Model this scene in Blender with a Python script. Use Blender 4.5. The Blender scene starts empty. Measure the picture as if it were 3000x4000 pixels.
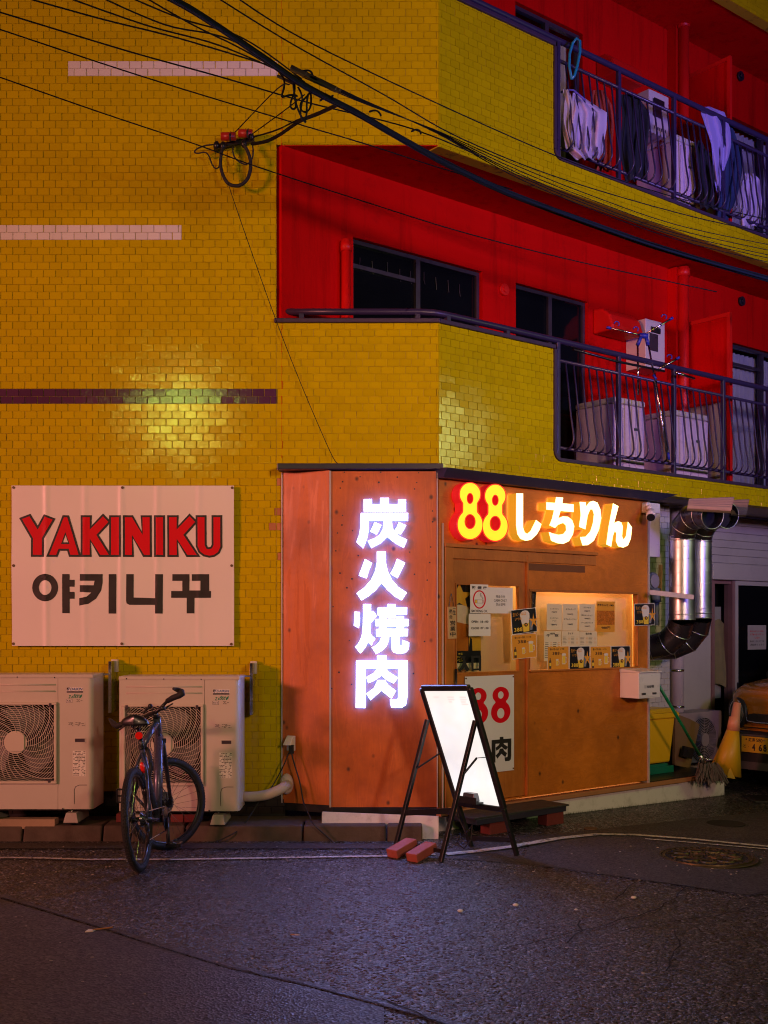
import bpy, bmesh, math, random
from mathutils import Vector, Matrix
random.seed(7)
R = math.radians
F = 4340.0; CX = 1500.0; HY = 2441.0; H = 1.65      # the lens (in photograph pixels), the horizon row and the eye height
V = Vector
sc = bpy.context.scene
col = sc.collection

# ---------------------------------------------------------------- camera, world, light
cam = bpy.data.cameras.new('camera'); camo = bpy.data.objects.new('camera', cam); col.objects.link(camo)
camo.location = (0, 0, H); camo.rotation_euler = (R(90), 0, 0)
cam.sensor_fit = 'AUTO'; cam.sensor_width = 36; cam.lens = F / 4000 * 36
cam.shift_y = (HY - 2000) / 4000; cam.clip_end = 500
sc.camera = camo
sc.view_settings.view_transform = 'Standard'; sc.view_settings.look = 'None'
sc.view_settings.exposure = 0; sc.view_settings.gamma = 1
sc.cycles.use_denoising = True; sc.cycles.filter_width = 1.1; sc.cycles.max_bounces = 6; sc.cycles.diffuse_bounces = 3; sc.cycles.glossy_bounces = 3
sc.cycles.transmission_bounces = 4; sc.cycles.transparent_max_bounces = 8
sc.cycles.sample_clamp_indirect = 4; sc.cycles.caustics_reflective = False; sc.cycles.caustics_refractive = False

w = bpy.data.worlds.new('World'); sc.world = w; w.use_nodes = True
bg = w.node_tree.nodes['Background']
bg.inputs[0].default_value = (0.30, 0.16, 0.42, 1); bg.inputs[1].default_value = 0.012      # city night sky

def lamp(name, kind, loc, power, color, target=None, size=1.0, size_y=None, spread=None, spot=None):
    l = bpy.data.lights.new(name, kind); l.energy = power; l.color = color
    if kind == 'AREA':
        l.size = size
        if size_y: l.shape = 'RECTANGLE'; l.size_y = size_y
        if spread: l.spread = R(spread)
    else:
        l.shadow_soft_size = size
    if kind == 'SPOT':
        l.spot_size = R(spot or 90); l.spot_blend = .6
    o = bpy.data.objects.new(name, l); col.objects.link(o); o.location = loc
    if target is not None:
        o.rotation_euler = (V(target) - V(loc)).to_track_quat('-Z', 'Y').to_euler()
    return o
# neon shop fronts across the street, the two street lamps of the crossing, a violet sign up the side street
lamp('neon_front_light', 'AREA', (-12.5, -2.5, 4.4), 265, (1.0, .29, .235), (-1.2, 9, 2.4), 2.6, 1.4, spread=75)
lamp('street_lamp_light', 'AREA', (-3.55, -1.0, 5.30), 46, (.74, 1.0, .12), (-1.5, 9, 2.8), .30, .22)
lamp('corner_lamp_light', 'AREA', (8.4, 7.1, 4.5), 21, (.80, 1.0, .30), (2.4, 10.2, 1.8), 1.5, 1.0, spread=110)
lamp('street_light_right', 'AREA', (5.5, -5.5, 4.6), 55, (1.0, .60, .38), (1.0, 9.6, 3.1), 1.0, 1.0, spread=44)
lamp('violet_sign_light', 'AREA', (7.2, 2.2, 4.4), 120, (.30, .20, 1.0), (3.4, 10.8, 6.3), .35, 1.2, spread=70)

# ---------------------------------------------------------------- planes and pixel helpers
class Plane:
    def __init__(s, x, y, ang):
        a = R(ang); s.o = V((x, y, 0)); s.u = V((math.cos(a), math.sin(a), 0)); s.n = V((math.sin(a), -math.cos(a), 0))
    def p(s, u, v, w=0):
        return s.o + s.u * u + s.n * w + V((0, 0, v))
    def uv(s, px, py, w=0):
        d = V(((px - CX) / F, 1, (HY - py) / F)); c = V((0, 0, H))
        t = ((s.o + s.n * w) - c).dot(s.n) / d.dot(s.n); q = c + d * t
        return (q - s.o).dot(s.u), q.z
    def box(s, x0, y0, x1, y1, w=0):           # photograph box (y read at its left edge) -> u0,u1,v0,v1
        u0, v1 = s.uv(x0, y0, w); _, v0 = s.uv(x0, y1, w); u1, _ = s.uv(x1, y0, w)
        return u0, u1, v0, v1
ANG = 38.38
PA = Plane(0, 9.0, 0)                 # tiled front
PC = Plane(0, 8.84, 0)                # wooden shop panel
PB = Plane(.444, 9.0, ANG)            # side facade
PW = Plane(.432, 8.84, ANG)           # wooden shop side
PR = Plane(-.83, 9.0, ANG)            # red wall behind the balconies
PL = Plane(-.817, 8.98, -20)          # slanting wood panel
def P(px, py, Y): return V(((px - CX) / F * Y, Y, H + (HY - py) / F * Y))
def gz(x, y=0): return -.03 * max(0, x - 1.0)
def G(px, py, dz=0):
    z = dz
    for _ in range(6):
        Y = (H - z) * F / (py - HY); x = (px - CX) / F * Y; z = gz(x, Y) + dz
    return V((x, Y, z))
PXYZ = Plane(0, 0, 0)

# ---------------------------------------------------------------- mesh builder
def font_mesh(s, offset=0, extrude=0, align='LEFT', spacing=1, shear=0, line=1):
    c = bpy.data.curves.new('t', 'FONT'); c.body = s; c.offset = offset; c.extrude = extrude; c.align_x = align
    c.space_character = spacing; c.shear = shear; c.space_line = line; c.resolution_u = 3
    o = bpy.data.objects.new('t', c); m = bpy.data.meshes.new_from_object(o)
    bpy.data.objects.remove(o); bpy.data.curves.remove(c)
    return m
def loops_mesh(loops, extrude=0):
    c = bpy.data.curves.new('t', 'CURVE'); c.dimensions = '2D'; c.fill_mode = 'BOTH'; c.extrude = extrude
    for lp in loops:
        sp = c.splines.new('POLY'); sp.points.add(len(lp) - 1)
        for i, (x, y) in enumerate(lp): sp.points[i].co = (x, y, 0, 1)
        sp.use_cyclic_u = True
    o = bpy.data.objects.new('t', c); m = bpy.data.meshes.new_from_object(o)
    bpy.data.objects.remove(o); bpy.data.curves.remove(c)
    return m
class MB:
    def __init__(s): s.v = []; s.f = []; s.m = []; s.sm = []
    def add(s, vs, fs, mi=0, sm=False):
        b = len(s.v); s.v += [V(q) for q in vs]
        for f in fs: s.f.append([b + i for i in f]); s.m.append(mi); s.sm.append(sm)
        return s
    def hexa(s, q, mi=0):                       # 8 corners: bottom ring 0-3, top ring 4-7
        return s.add(q, [(3, 2, 1, 0), (4, 5, 6, 7), (0, 1, 5, 4), (1, 2, 6, 5), (2, 3, 7, 6), (3, 0, 4, 7)], mi)
    def box(s, pl, u0, u1, v0, v1, w0, w1, mi=0):
        q = [pl.p(u0, v0, w0), pl.p(u1, v0, w0), pl.p(u1, v0, w1), pl.p(u0, v0, w1)]
        return s.hexa(q + [a + V((0, 0, v1 - v0)) for a in q], mi)
    def cube(s, x0, x1, y0, y1, z0, z1, mi=0):
        return s.hexa([V((x0, y0, z0)), V((x1, y0, z0)), V((x1, y1, z0)), V((x0, y1, z0)), V((x0, y0, z1)), V((x1, y0, z1)), V((x1, y1, z1)), V((x0, y1, z1))], mi)
    def quad(s, a, b, c, d, mi=0): return s.add([a, b, c, d], [(0, 1, 2, 3)], mi)
    def prism(s, pl, pts, w0, w1, mi=0):
        n = len(pts); q = [pl.p(u, v, w0) for u, v in pts] + [pl.p(u, v, w1) for u, v in pts]
        fs = [tuple(range(n - 1, -1, -1)), tuple(range(n, 2 * n))] + [(i, (i + 1) % n, n + (i + 1) % n, n + i) for i in range(n)]
        return s.add(q, fs, mi)
    def tube(s, pts, r, seg=8, closed=False, mi=0, caps=True, up=None, flat=1.0):
        pts = [V(q) for q in pts]; n = len(pts); rr = r if isinstance(r, (list, tuple)) else [r] * n
        T = []
        for i in range(n):
            a = pts[(i - 1) % n] if closed or i > 0 else pts[0]; b = pts[(i + 1) % n] if closed or i < n - 1 else pts[-1]
            t = (b - a); T.append(t.normalized() if t.length > 1e-9 else V((0, 0, 1)))
        x = T[0].orthogonal().normalized() if up is None else (V(up) - T[0] * V(up).dot(T[0])).normalized()
        b0 = len(s.v)
        for i in range(n):
            x = (x - T[i] * x.dot(T[i])).normalized(); y = T[i].cross(x)
            for k in range(seg):
                a = 2 * math.pi * k / seg; s.v.append(pts[i] + (x * math.cos(a) * flat + y * math.sin(a)) * rr[i])
        for i in range(n if closed else n - 1):
            j = (i + 1) % n
            for k in range(seg):
                k2 = (k + 1) % seg
                s.f.append([b0 + i * seg + k, b0 + i * seg + k2, b0 + j * seg + k2, b0 + j * seg + k]); s.m.append(mi); s.sm.append(seg > 5)
        if not closed and caps:
            s.f.append([b0 + k for k in range(seg - 1, -1, -1)]); s.m.append(mi); s.sm.append(False)
            s.f.append([b0 + (n - 1) * seg + k for k in range(seg)]); s.m.append(mi); s.sm.append(False)
        return s
    def bar(s, a, b, wx, wy, up=(0, 0, 1), mi=0):          # rectangular bar
        a, b = V(a), V(b); t = (b - a).normalized(); x = t.cross(V(up))
        x = x.normalized() if x.length > 1e-4 else t.orthogonal().normalized(); y = x.cross(t)
        x *= wx / 2; y *= wy / 2
        return s.hexa([a - x - y, a + x - y, b + x - y, b - x - y, a - x + y, a + x + y, b + x + y, b - x + y], mi)
    def ell(s, c, rx, ry, rz, nu=14, nv=8, mi=0, M=None):
        c = V(c); b = len(s.v); M = M or Matrix.Identity(3)
        for i in range(nv + 1):
            t = math.pi * i / nv
            for k in range(nu):
                a = 2 * math.pi * k / nu
                s.v.append(c + M @ V((rx * math.sin(t) * math.cos(a), ry * math.sin(t) * math.sin(a), rz * math.cos(t))))
        for i in range(nv):
            for k in range(nu):
                k2 = (k + 1) % nu
                s.f.append([b + i * nu + k, b + (i + 1) * nu + k, b + (i + 1) * nu + k2, b + i * nu + k2]); s.m.append(mi); s.sm.append(True)
        return s
    def grid(s, fn, nu, nv, mi=0, sm=True, wrap=False):
        b = len(s.v)
        for j in range(nv + 1):
            for i in range(nu + 1): s.v.append(V(fn(i / nu, j / nv)))
        for j in range(nv):
            for i in range(nu):
                a = b + j * (nu + 1) + i; s.f.append([a, a + 1, a + nu + 2, a + nu + 1]); s.m.append(mi); s.sm.append(sm)
        return s
    def mesh2d(s, m, fn, mi=0, side=None):      # take a flat mesh m, place each vertex with fn(x, y, z)
        b = len(s.v); s.v += [V(fn(*v.co)) for v in m.vertices]
        for p in m.polygons:
            s.f.append([b + i for i in p.vertices]); s.m.append(mi if side is None or abs(p.normal.z) > .7 else side); s.sm.append(False)
        bpy.data.meshes.remove(m); return s
    def text(s, st, pl, u0, u1, v0, v1, w, mi=0, offset=0, ext=0, side=None, rot=0, stretch=True, mirror=False, shear=0, spacing=1):
        m = font_mesh(st, offset, ext, spacing=spacing, shear=shear)
        xs = [v.co.x for v in m.vertices]; ys = [v.co.y for v in m.vertices]
        if not xs: return s
        x0, x1, y0, y1 = min(xs), max(xs), min(ys), max(ys)
        sx = (u1 - u0) / (x1 - x0); sy = (v1 - v0) / (y1 - y0)
        if not stretch: sx = sy = min(sx, sy)
        cu, cv = (u0 + u1) / 2, (v0 + v1) / 2; c_, s_ = math.cos(rot), math.sin(rot); mx = -1 if mirror else 1
        def fn(x, y, z):
            a = (x - (x0 + x1) / 2) * sx * mx; b_ = (y - (y0 + y1) / 2) * sy
            return pl.p(cu + a * c_ - b_ * s_, cv + a * s_ + b_ * c_, w + z)
        return s.mesh2d(m, fn, mi, side)
    def mesh(s, name, mats, origin=V((0, 0, 0))):
        me = bpy.data.meshes.new(name); me.from_pydata([q - origin for q in s.v], [], s.f)
        for mt in (mats if isinstance(mats, (list, tuple)) else [mats]): me.materials.append(mt)
        me.polygons.foreach_set('material_index', s.m); me.polygons.foreach_set('use_smooth', s.sm); me.update()
        return me
    def build(s, name, mats, parent=None, bevel=0, label=None, cat=None, group=None, kind=None, fix=True, seg=2):
        if parent is None:
            if kind == 'structure': org = V((0, 0, 0))
            else:
                xs = [q.x for q in s.v]; ys = [q.y for q in s.v]; zs = [q.z for q in s.v]
                org = V(((min(xs) + max(xs)) / 2, (min(ys) + max(ys)) / 2, min(zs)))
        else: org = ORG[parent.name]
        me = s.mesh(name, mats, org)
        if fix:
            bm = bmesh.new(); bm.from_mesh(me); bmesh.ops.recalc_face_normals(bm, faces=bm.faces); bm.to_mesh(me); bm.free()
        o = bpy.data.objects.new(name, me); col.objects.link(o)
        if parent is None: o.location = org
        else: o.parent = parent
        ORG[o.name] = org
        if bevel:
            b = o.modifiers.new('bevel', 'BEVEL'); b.width = bevel; b.segments = seg; b.limit_method = 'ANGLE'; b.angle_limit = R(40)
        tag(o, label, cat, group, kind)
        return o
ORG = {}
def tag(o, label=None, cat=None, group=None, kind=None):
    if label: o['label'] = label
    if cat: o['category'] = cat
    if group: o['group'] = group
    if kind: o['kind'] = kind
    return o
def thing(name, label, cat, loc, group=None):
    o = bpy.data.objects.new(name, None); o.empty_display_size = .1; col.objects.link(o); o.location = loc; ORG[o.name] = V(loc)
    return tag(o, label, cat, group)
def kids(o): return KIDS.get(o.name, [])
def copy_tree(o, dx, label=None, parent=None):
    c = o.copy(); col.objects.link(c)
    if parent is None: c.location = V(o.location) + V(dx); ORG[c.name] = ORG[o.name] + V(dx)
    else: c.parent = parent; ORG[c.name] = ORG[parent.name]
    if label: c['label'] = label
    for ch in [x for x in list(col.objects) if x.parent == o]: copy_tree(ch, dx, None, c)
    return c

# ---------------------------------------------------------------- materials
class NT:
    def __init__(s, name):
        s.m = bpy.data.materials.new(name); s.m.use_nodes = True; s.t = s.m.node_tree; s.b = s.t.nodes['Principled BSDF']
        s.tc = s.n('ShaderNodeTexCoord')
    def n(s, ty, **k):
        x = s.t.nodes.new(ty)
        for a, b in k.items(): setattr(x, a, b)
        return x
    def l(s, a, b): s.t.links.new(a, b)
    def noise(s, scale, detail=4, rough=.55, dist=0, vec=None, sc_=None):
        x = s.n('ShaderNodeTexNoise'); x.inputs['Scale'].default_value = scale; x.inputs['Detail'].default_value = detail
        x.inputs['Roughness'].default_value = rough; x.inputs['Distortion'].default_value = dist
        s.l(vec if vec is not None else s.map(sc_), x.inputs['Vector']); return x.outputs['Fac']
    def map(s, sc_=None):
        g = s.geo()
        if sc_ is None: return g
        m = s.n('ShaderNodeMapping'); m.inputs['Scale'].default_value = sc_; s.l(g, m.inputs['Vector']); return m.outputs[0]
    def geo(s):
        return s.tc.outputs['Object']
    def mix(s, f, a, b, bt='MIX'):
        x = s.n('ShaderNodeMix', data_type='RGBA', blend_type=bt)
        for i, q in ((0, f), (6, a), (7, b)):
            if isinstance(q, (int, float)): x.inputs[i].default_value = q
            elif isinstance(q, tuple): x.inputs[i].default_value = (*q, 1)
            else: s.l(q, x.inputs[i])
        return x.outputs[2]
    def ramp(s, f, a, b, va=0.0, vb=1.0):
        x = s.n('ShaderNodeMapRange'); x.inputs['From Min'].default_value = a; x.inputs['From Max'].default_value = b
        x.inputs['To Min'].default_value = va; x.inputs['To Max'].default_value = vb; s.l(f, x.inputs['Value']); return x.outputs[0]
    def math(s, op, a, b=None):
        x = s.n('ShaderNodeMath', operation=op)
        for i, q in ((0, a), (1, b)):
            if q is None: continue
            if isinstance(q, (int, float)): x.inputs[i].default_value = q
            else: s.l(q, x.inputs[i])
        return x.outputs[0]
    def bump(s, h, strength=.3, dist=.01):
        x = s.n('ShaderNodeBump'); x.inputs['Strength'].default_value = strength; x.inputs['Distance'].default_value = dist
        s.l(h, x.inputs['Height']); s.l(x.outputs[0], s.b.inputs['Normal']); return x
    def set(s, **k):
        for a, q in k.items():
            i = s.b.inputs[a.replace('_', ' ')]
            if isinstance(q, (int, float)): i.default_value = q
            elif isinstance(q, tuple): i.default_value = (*q, 1)
            else: s.l(q, i)
        return s
def mul(c, k): return tuple(min(1, x * k) for x in c)
def mat(name, c, rough=.5, metal=0, var=.18, vs=6, bump=.0, bs=80, coat=0, spec=.5, dirt=0, dirtc=(.03, .02, .015), ds=3):
    t = NT(name); f = t.noise(vs, 5)
    cc = t.mix(f, mul(c, 1 - var), mul(c, 1 + var))
    if dirt:
        d = t.ramp(t.noise(ds, 8, .7), .5, .72, 0, dirt); cc = t.mix(d, cc, dirtc)
    t.set(Base_Color=cc, Roughness=t.ramp(t.noise(vs * 2.3, 4), .3, .7, max(0, rough - .08), min(1, rough + .08)), Metallic=metal, Specular_IOR_Level=spec, Coat_Weight=coat)
    if bump: t.bump(t.noise(bs, 3), bump, .004)
    return t.m
def emis(name, c, k, base=(.8, .8, .8)):
    t = NT(name); t.set(Base_Color=base, Roughness=.4, Emission_Color=c, Emission_Strength=k); return t.m

def tile_mat(name, c, var=.09, dirt=.22):
    t = NT(name); g = t.n('ShaderNodeNewGeometry'); oi = t.n('ShaderNodeObjectInfo')
    r = t.math('FRACT', t.math('ADD', g.outputs['Random Per Island'], oi.outputs['Random']))
    cc = t.mix(r, mul(c, 1 - var), mul(c, 1 + var * .5))
    pos = g.outputs['Position']
    n1 = t.noise(1.1, 6, .6, vec=pos); cc = t.mix(t.ramp(n1, .35, .75, 0, .35), cc, mul(c, .72))
    mp = t.n('ShaderNodeMapping'); mp.inputs['Scale'].default_value = (9, 9, .9); t.l(pos, mp.inputs['Vector'])
    n2 = t.noise(1, 6, .7, vec=mp.outputs[0]); cc = t.mix(t.ramp(n2, .58, .8, 0, dirt), cc, (.05, .035, .01))
    n3 = t.noise(45, 3, .6, vec=pos)
    t.set(Base_Color=cc, Roughness=t.ramp(n3, .3, .75, .05, .14), Specular_IOR_Level=.5)
    t.bump(t.noise(38, 4, .6, vec=pos), .32, .0035)
    return t.m
YEL = (.58, .46, .0012)
M_tile = tile_mat('glazed_yellow_tile', YEL)
M_tilew = tile_mat('white_painted_tile', (.78, .74, .72), .06, .12)
M_tilep = tile_mat('purple_painted_tile', (.10, .035, .09), .15, .15)
M_tilek = tile_mat('black_tile', (.03, .025, .022), .3, .2)
def grout():
    t = NT('grout_painted'); g = t.n('ShaderNodeNewGeometry')
    n = t.noise(7, 5, .7, vec=g.outputs['Position'])
    t.set(Base_Color=t.mix(t.ramp(n, .56, .68), (.46, .35, .002), (.06, .04, .003)), Roughness=.7); return t.m
M_grout = grout()
def redwall():
    t = NT('red_painted_render'); pos = t.n('ShaderNodeNewGeometry').outputs['Position']
    mp = t.n('ShaderNodeMapping'); mp.inputs['Scale'].default_value = (7, 7, .55); t.l(pos, mp.inputs['Vector'])
    c = t.mix(t.noise(1.3, 5, .6, vec=pos), (.46, .0015, .0015), (.66, .003, .003))
    c = t.mix(t.ramp(t.noise(1, 6, .7, vec=mp.outputs[0]), .52, .78, 0, .6), c, (.16, .001, .001))
    c = t.mix(t.ramp(t.noise(4, 6, .7, vec=pos), .6, .75, 0, .35), c, (.22, .004, .004))
    t.set(Base_Color=c, Roughness=.65, Specular_IOR_Level=.04); t.bump(t.noise(16, 5, .65, vec=pos), .5, .006); return t.m
M_red = redwall()
M_redpipe = mat('red_painted_metal', (.60, .006, .004), .45, spec=.3, var=.1)
M_plum = mat('plum_painted_metal', (.035, .024, .065), .34, var=.2, bump=.2, bs=60, dirt=.25, dirtc=(.02, .012, .02))
M_plumtrim = mat('plum_painted_trim', (.045, .022, .05), .55, var=.35, vs=14, bump=.4, bs=40, dirt=.4)
M_navy = mat('dark_flashing_metal', (.028, .026, .05), .4, var=.3, dirt=.3)
M_black = mat('black_metal', (.012, .012, .014), .35, var=.2)
M_rubber = mat('black_rubber', (.014, .014, .016), .7, var=.3, bump=.3, bs=200)
M_glassd = mat('dark_window_glass', (.004, .005, .006), .06, var=.4, vs=2)
M_alu = mat('bronze_window_frame', (.09, .07, .09), .35, metal=.6)
M_white = mat('white_painted_metal', (.74, .70, .68), .32, var=.05, dirt=.12, dirtc=(.3, .25, .2))
M_acw = mat('ivory_unit_casing', (.60, .55, .48), .36, var=.05, vs=2, dirt=.2, dirtc=(.35, .28, .2), ds=2)
M_acgrill = mat('ivory_grille_plastic', (.62, .55, .46), .45, var=.06)
M_concrete = mat('kerb_concrete', (.085, .06, .045), .85, var=.35, vs=9, bump=.7, bs=50, dirt=.6, ds=4)
M_whiteboard = mat('dirty_white_board', (.74, .70, .74), .6, var=.08, dirt=.35, ds=9, dirtc=(.08, .07, .04))
M_cream = mat('cream_siding', (.46, .42, .38), .5, var=.1, dirt=.2)
M_whitebath = tile_mat('white_wall_tile', (.55, .53, .50), .05, .2)
M_steel = mat('galvanised_steel', (.55, .55, .56), .22, metal=1, var=.12, vs=5, dirt=.1)
M_duct = mat('galvanised_duct', (.68, .68, .70), .36, metal=1, var=.05, vs=3)
M_ductd = mat('dark_duct_elbow', (.13, .12, .14), .30, metal=.9, var=.2)
M_paper = mat('white_paper', (.80, .77, .70), .6, var=.03)
M_papery = mat('cream_paper', (.80, .66, .40), .6, var=.04)
M_ink = mat('black_ink', (.012, .010, .012), .6, var=.1)
M_inkred = mat('red_print', (.66, .004, .015), .5, var=.05, spec=.15)
M_inkor = mat('orange_print', (.85, .36, .03), .5, var=.08)
M_inkyel = mat('yellow_print', (.90, .60, .05), .5, var=.08)
M_inkblk = mat('dark_poster_print', (.016, .014, .018), .35, var=.3)
M_inkwh = mat('foam_print', (.78, .70, .60), .5, var=.05)
M_orpaper = mat('orange_paper', (.80, .34, .03), .45, var=.06)
M_rust = mat('rusty_pin', (.12, .06, .03), .6)
def wood(name, a, b, dirc=(5, 5, .5), rough=.52, knots=True, swirl=1.2):
    t = NT(name); pos = t.n('ShaderNodeNewGeometry').outputs['Position']
    mp = t.n('ShaderNodeMapping'); mp.inputs['Scale'].default_value = dirc; t.l(pos, mp.inputs['Vector'])
    n = t.noise(2.2, 7, .62, swirl, vec=mp.outputs[0]); f = t.math('FRACT', t.math('MULTIPLY', n, 5.0)); f = t.ramp(f, 0, 1, 0, .7)
    c = t.mix(t.math('ADD', t.math('MULTIPLY', f, .55), t.math('MULTIPLY', t.noise(1.4, 4, .5, vec=pos), .5)), a, b)
    c = t.mix(t.ramp(t.noise(1.9, 6, .65, vec=pos), .42, .70, 0, .75), c, mul(a, .60))
    if knots:
        m2 = t.n('ShaderNodeMapping'); m2.inputs['Scale'].default_value = (1.25, 1.25, 1); t.l(pos, m2.inputs['Vector'])
        vo = t.n('ShaderNodeTexVoronoi'); vo.inputs['Scale'].default_value = 5.0; t.l(m2.outputs[0], vo.inputs['Vector'])
        c = t.mix(t.ramp(vo.outputs['Distance'], .05, .13, .85, 0), c, (.035, .012, .006))
    t.set(Base_Color=c, Roughness=t.ramp(n, .3, .7, rough - .1, rough + .12), Coat_Weight=.03, Coat_Roughness=.3)
    t.bump(n, .15, .003)
    return t.m
M_wood = wood('orange_stained_plywood', (.46, .098, .014), (.72, .185, .024))
M_wood2 = wood('honey_stained_plywood', (.50, .135, .008), (.78, .235, .020), (1.2, 1.2, 4), swirl=2.2)
M_woodtrim = wood('stained_timber_trim', (.40, .12, .014), (.58, .20, .03), (6, 6, .5), knots=False)
M_palew = wood('pale_timber', (.50, .32, .14), (.66, .46, .24), (6, 6, .6), knots=False)
M_crate = mat('weathered_pallet_wood', (.38, .26, .17), .8, var=.3, bump=.5)

def asphalt():
    t = NT('worn_asphalt'); pos = t.n('ShaderNodeNewGeometry').outputs['Position']
    vo = t.n('ShaderNodeTexVoronoi'); vo.inputs['Scale'].default_value = 64; t.l(pos, vo.inputs['Vector'])
    v2 = t.n('ShaderNodeTexVoronoi'); v2.inputs['Scale'].default_value = 140; t.l(pos, v2.inputs['Vector'])
    sep = t.n('ShaderNodeSeparateColor'); t.l(vo.outputs['Color'], sep.inputs[0])
    big = t.noise(.7, 5, .6, vec=pos); mid = t.noise(5, 6, .65, vec=pos)
    st = t.math('POWER', sep.outputs[0], 4.0)
    c = t.mix(st, (.015, .013, .017), (.50, .47, .49))
    c = t.mix(t.ramp(vo.outputs['Distance'], .35, .65, 0, .85), c, (.008, .007, .008))
    c = t.mix(t.ramp(big, .35, .7, 0, .35), c, (.05, .042, .04))
    c = t.mix(t.ramp(mid, .52, .75, 0, .55), c, (.016, .014, .015))
    h = t.math('ADD', t.math('MULTIPLY', t.math('SUBTRACT', 1, vo.outputs['Distance']), 1.0), t.math('MULTIPLY', t.math('SUBTRACT', 1, v2.outputs['Distance']), .3))
    h = t.math('ADD', h, t.math('MULTIPLY', sep.outputs[1], 1.0))
    t.set(Base_Color=c, Roughness=t.ramp(sep.outputs[2], 0, 1, .12, .6), Specular_IOR_Level=.6)
    t.bump(h, 1.0, .011)
    return t.m
M_asph = asphalt()
def asphalt2(name, a, b, s=110, br=.5):
    t = NT(name); pos = t.n('ShaderNodeNewGeometry').outputs['Position']
    vo = t.n('ShaderNodeTexVoronoi'); vo.inputs['Scale'].default_value = s; t.l(pos, vo.inputs['Vector'])
    sep = t.n('ShaderNodeSeparateColor'); t.l(vo.outputs['Color'], sep.inputs[0])
    c = t.mix(t.math('MULTIPLY', sep.outputs[0], .8), a, b); c = t.mix(t.ramp(t.noise(3, 6, .6, vec=pos), .4, .7, 0, .5), c, a)
    t.set(Base_Color=c, Roughness=t.ramp(sep.outputs[2], 0, 1, .45, .75)); t.bump(t.math('ADD', vo.outputs['Distance'], sep.outputs[1]), br, .004)
    return t.m
M_asph2 = asphalt2('smooth_asphalt_patch', (.018, .015, .018), (.13, .115, .12), 82, .8)
M_gutter = asphalt2('gutter_strip', (.035, .028, .026), (.08, .07, .065), 60, .4)
def paint():
    t = NT('worn_road_paint'); pos = t.n('ShaderNodeNewGeometry').outputs['Position']
    n = t.noise(22, 7, .75, vec=pos); k = t.ramp(n, .52, .60)
    t.set(Base_Color=t.mix(k, (.62, .58, .52), (.07, .06, .055)), Roughness=.6); t.bump(n, .3, .003); return t.m
M_paint = paint()
def glass():
    t = NT('shop_glass'); 
    for n in list(t.t.nodes):
        if n.type == 'BSDF_PRINCIPLED': t.t.nodes.remove(n)
    tr = t.n('ShaderNodeBsdfTransparent'); gl = t.n('ShaderNodeBsdfGlossy'); gl.inputs['Roughness'].default_value = .02
    tr.inputs[0].default_value = (.93, .95, .93, 1); fr = t.n('ShaderNodeFresnel'); fr.inputs[0].default_value = 1.45; mx = t.n('ShaderNodeMixShader'); ge = t.n('ShaderNodeNewGeometry')
    t.l(t.math('MULTIPLY', fr.outputs[0], t.math('SUBTRACT', 1, ge.outputs['Backfacing'])), mx.inputs[0]); t.l(tr.outputs[0], mx.inputs[1]); t.l(gl.outputs[0], mx.inputs[2])
    t.l(mx.outputs[0], t.t.nodes['Material Output'].inputs[0]); return t.m
M_glass = glass()
# ================================================================ THE GROUND
NX, NY = 60, 44
mb = MB()
def gfn(s, t): x = -30 + 60 * s; y = -12 + 44 * t; return (x, y, gz(x, y))
mb.grid(gfn, 120, 60); mb.build('road', M_asph, kind='structure', fix=False)
def strip(name, pts, wd, mt, dz, kind='structure', jag=0, label=None, cat=None, w2=None):
    """flat strip on the road along photograph points"""
    g = [G(*q) for q in pts]; fine = []
    for a, b in zip(g, g[1:]):
        n = max(2, int((b - a).length / .09))
        fine += [a.lerp(b, i / n) for i in range(n)]
    fine.append(g[-1]); m = MB(); n = len(fine)
    for i, q in enumerate(fine):
        t = (fine[min(i + 1, n - 1)] - fine[max(i - 1, 0)]); t.z = 0; t.normalize(); s_ = V((-t.y, t.x, 0))
        ww = wd if w2 is None else wd + (w2 - wd) * i / n
        o = s_ * random.uniform(-jag, jag) if jag else V((0, 0, 0))
        for k in (-1, 1):
            e = q + s_ * k * ww * (random.uniform(.5, 1.2) if jag else random.uniform(.95, 1.05)) / 2 + o
            m.v.append(V((e.x, e.y, gz(e.x) + dz)))
    for i in range(n - 1): m.f.append([2 * i, 2 * i + 1, 2 * i + 3, 2 * i + 2]); m.m.append(0); m.sm.append(False)
    return m.build(name, mt, fix=False, kind=kind, label=label, cat=cat)
def patch(name, pts, mt, dz):
    g = [G(*q) for q in pts]; m = MB(); m.v = [V((q.x, q.y, gz(q.x) + dz)) for q in g]; m.f = [list(range(len(g)))]; m.m = [0]; m.sm = [False]
    return m.build(name, mt, fix=False, kind='structure')
# smoother newer asphalt: left foreground and the lane beside the building
patch('asphalt_patch', [(-900, 3270), (0, 3512), (420, 3640), (900, 3790), (1200, 3858), (1500, 3940), (1500, 4600), (-2400, 4600), (-2400, 3400)], M_asph2, .004)
patch('side_lane_patch', [(1650, 3350), (1900, 3275), (2200, 3255), (2900, 3180), (3700, 3150), (4600, 3300), (3600, 3440), (2930, 3500), (2600, 3452), (2150, 3390), (1900, 3365)], M_asph2, .004)
M_crack = mat('dark_crack_tar', (.008, .007, .007), .9)  # near-black colour of the road cracks and round covers
strip('road_joint', [(-900, 3262), (0, 3500), (420, 3628), (900, 3778), (1200, 3846), (1520, 3930), (1800, 4010), (2200, 4130)], .05, M_asph2, .006)
strip('road_crack', [(-900, 3268), (0, 3508), (420, 3634), (620, 3703), (900, 3784), (1200, 3852), (1520, 3940), (1800, 4020)], .0055, M_crack, .008, jag=.006)
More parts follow.
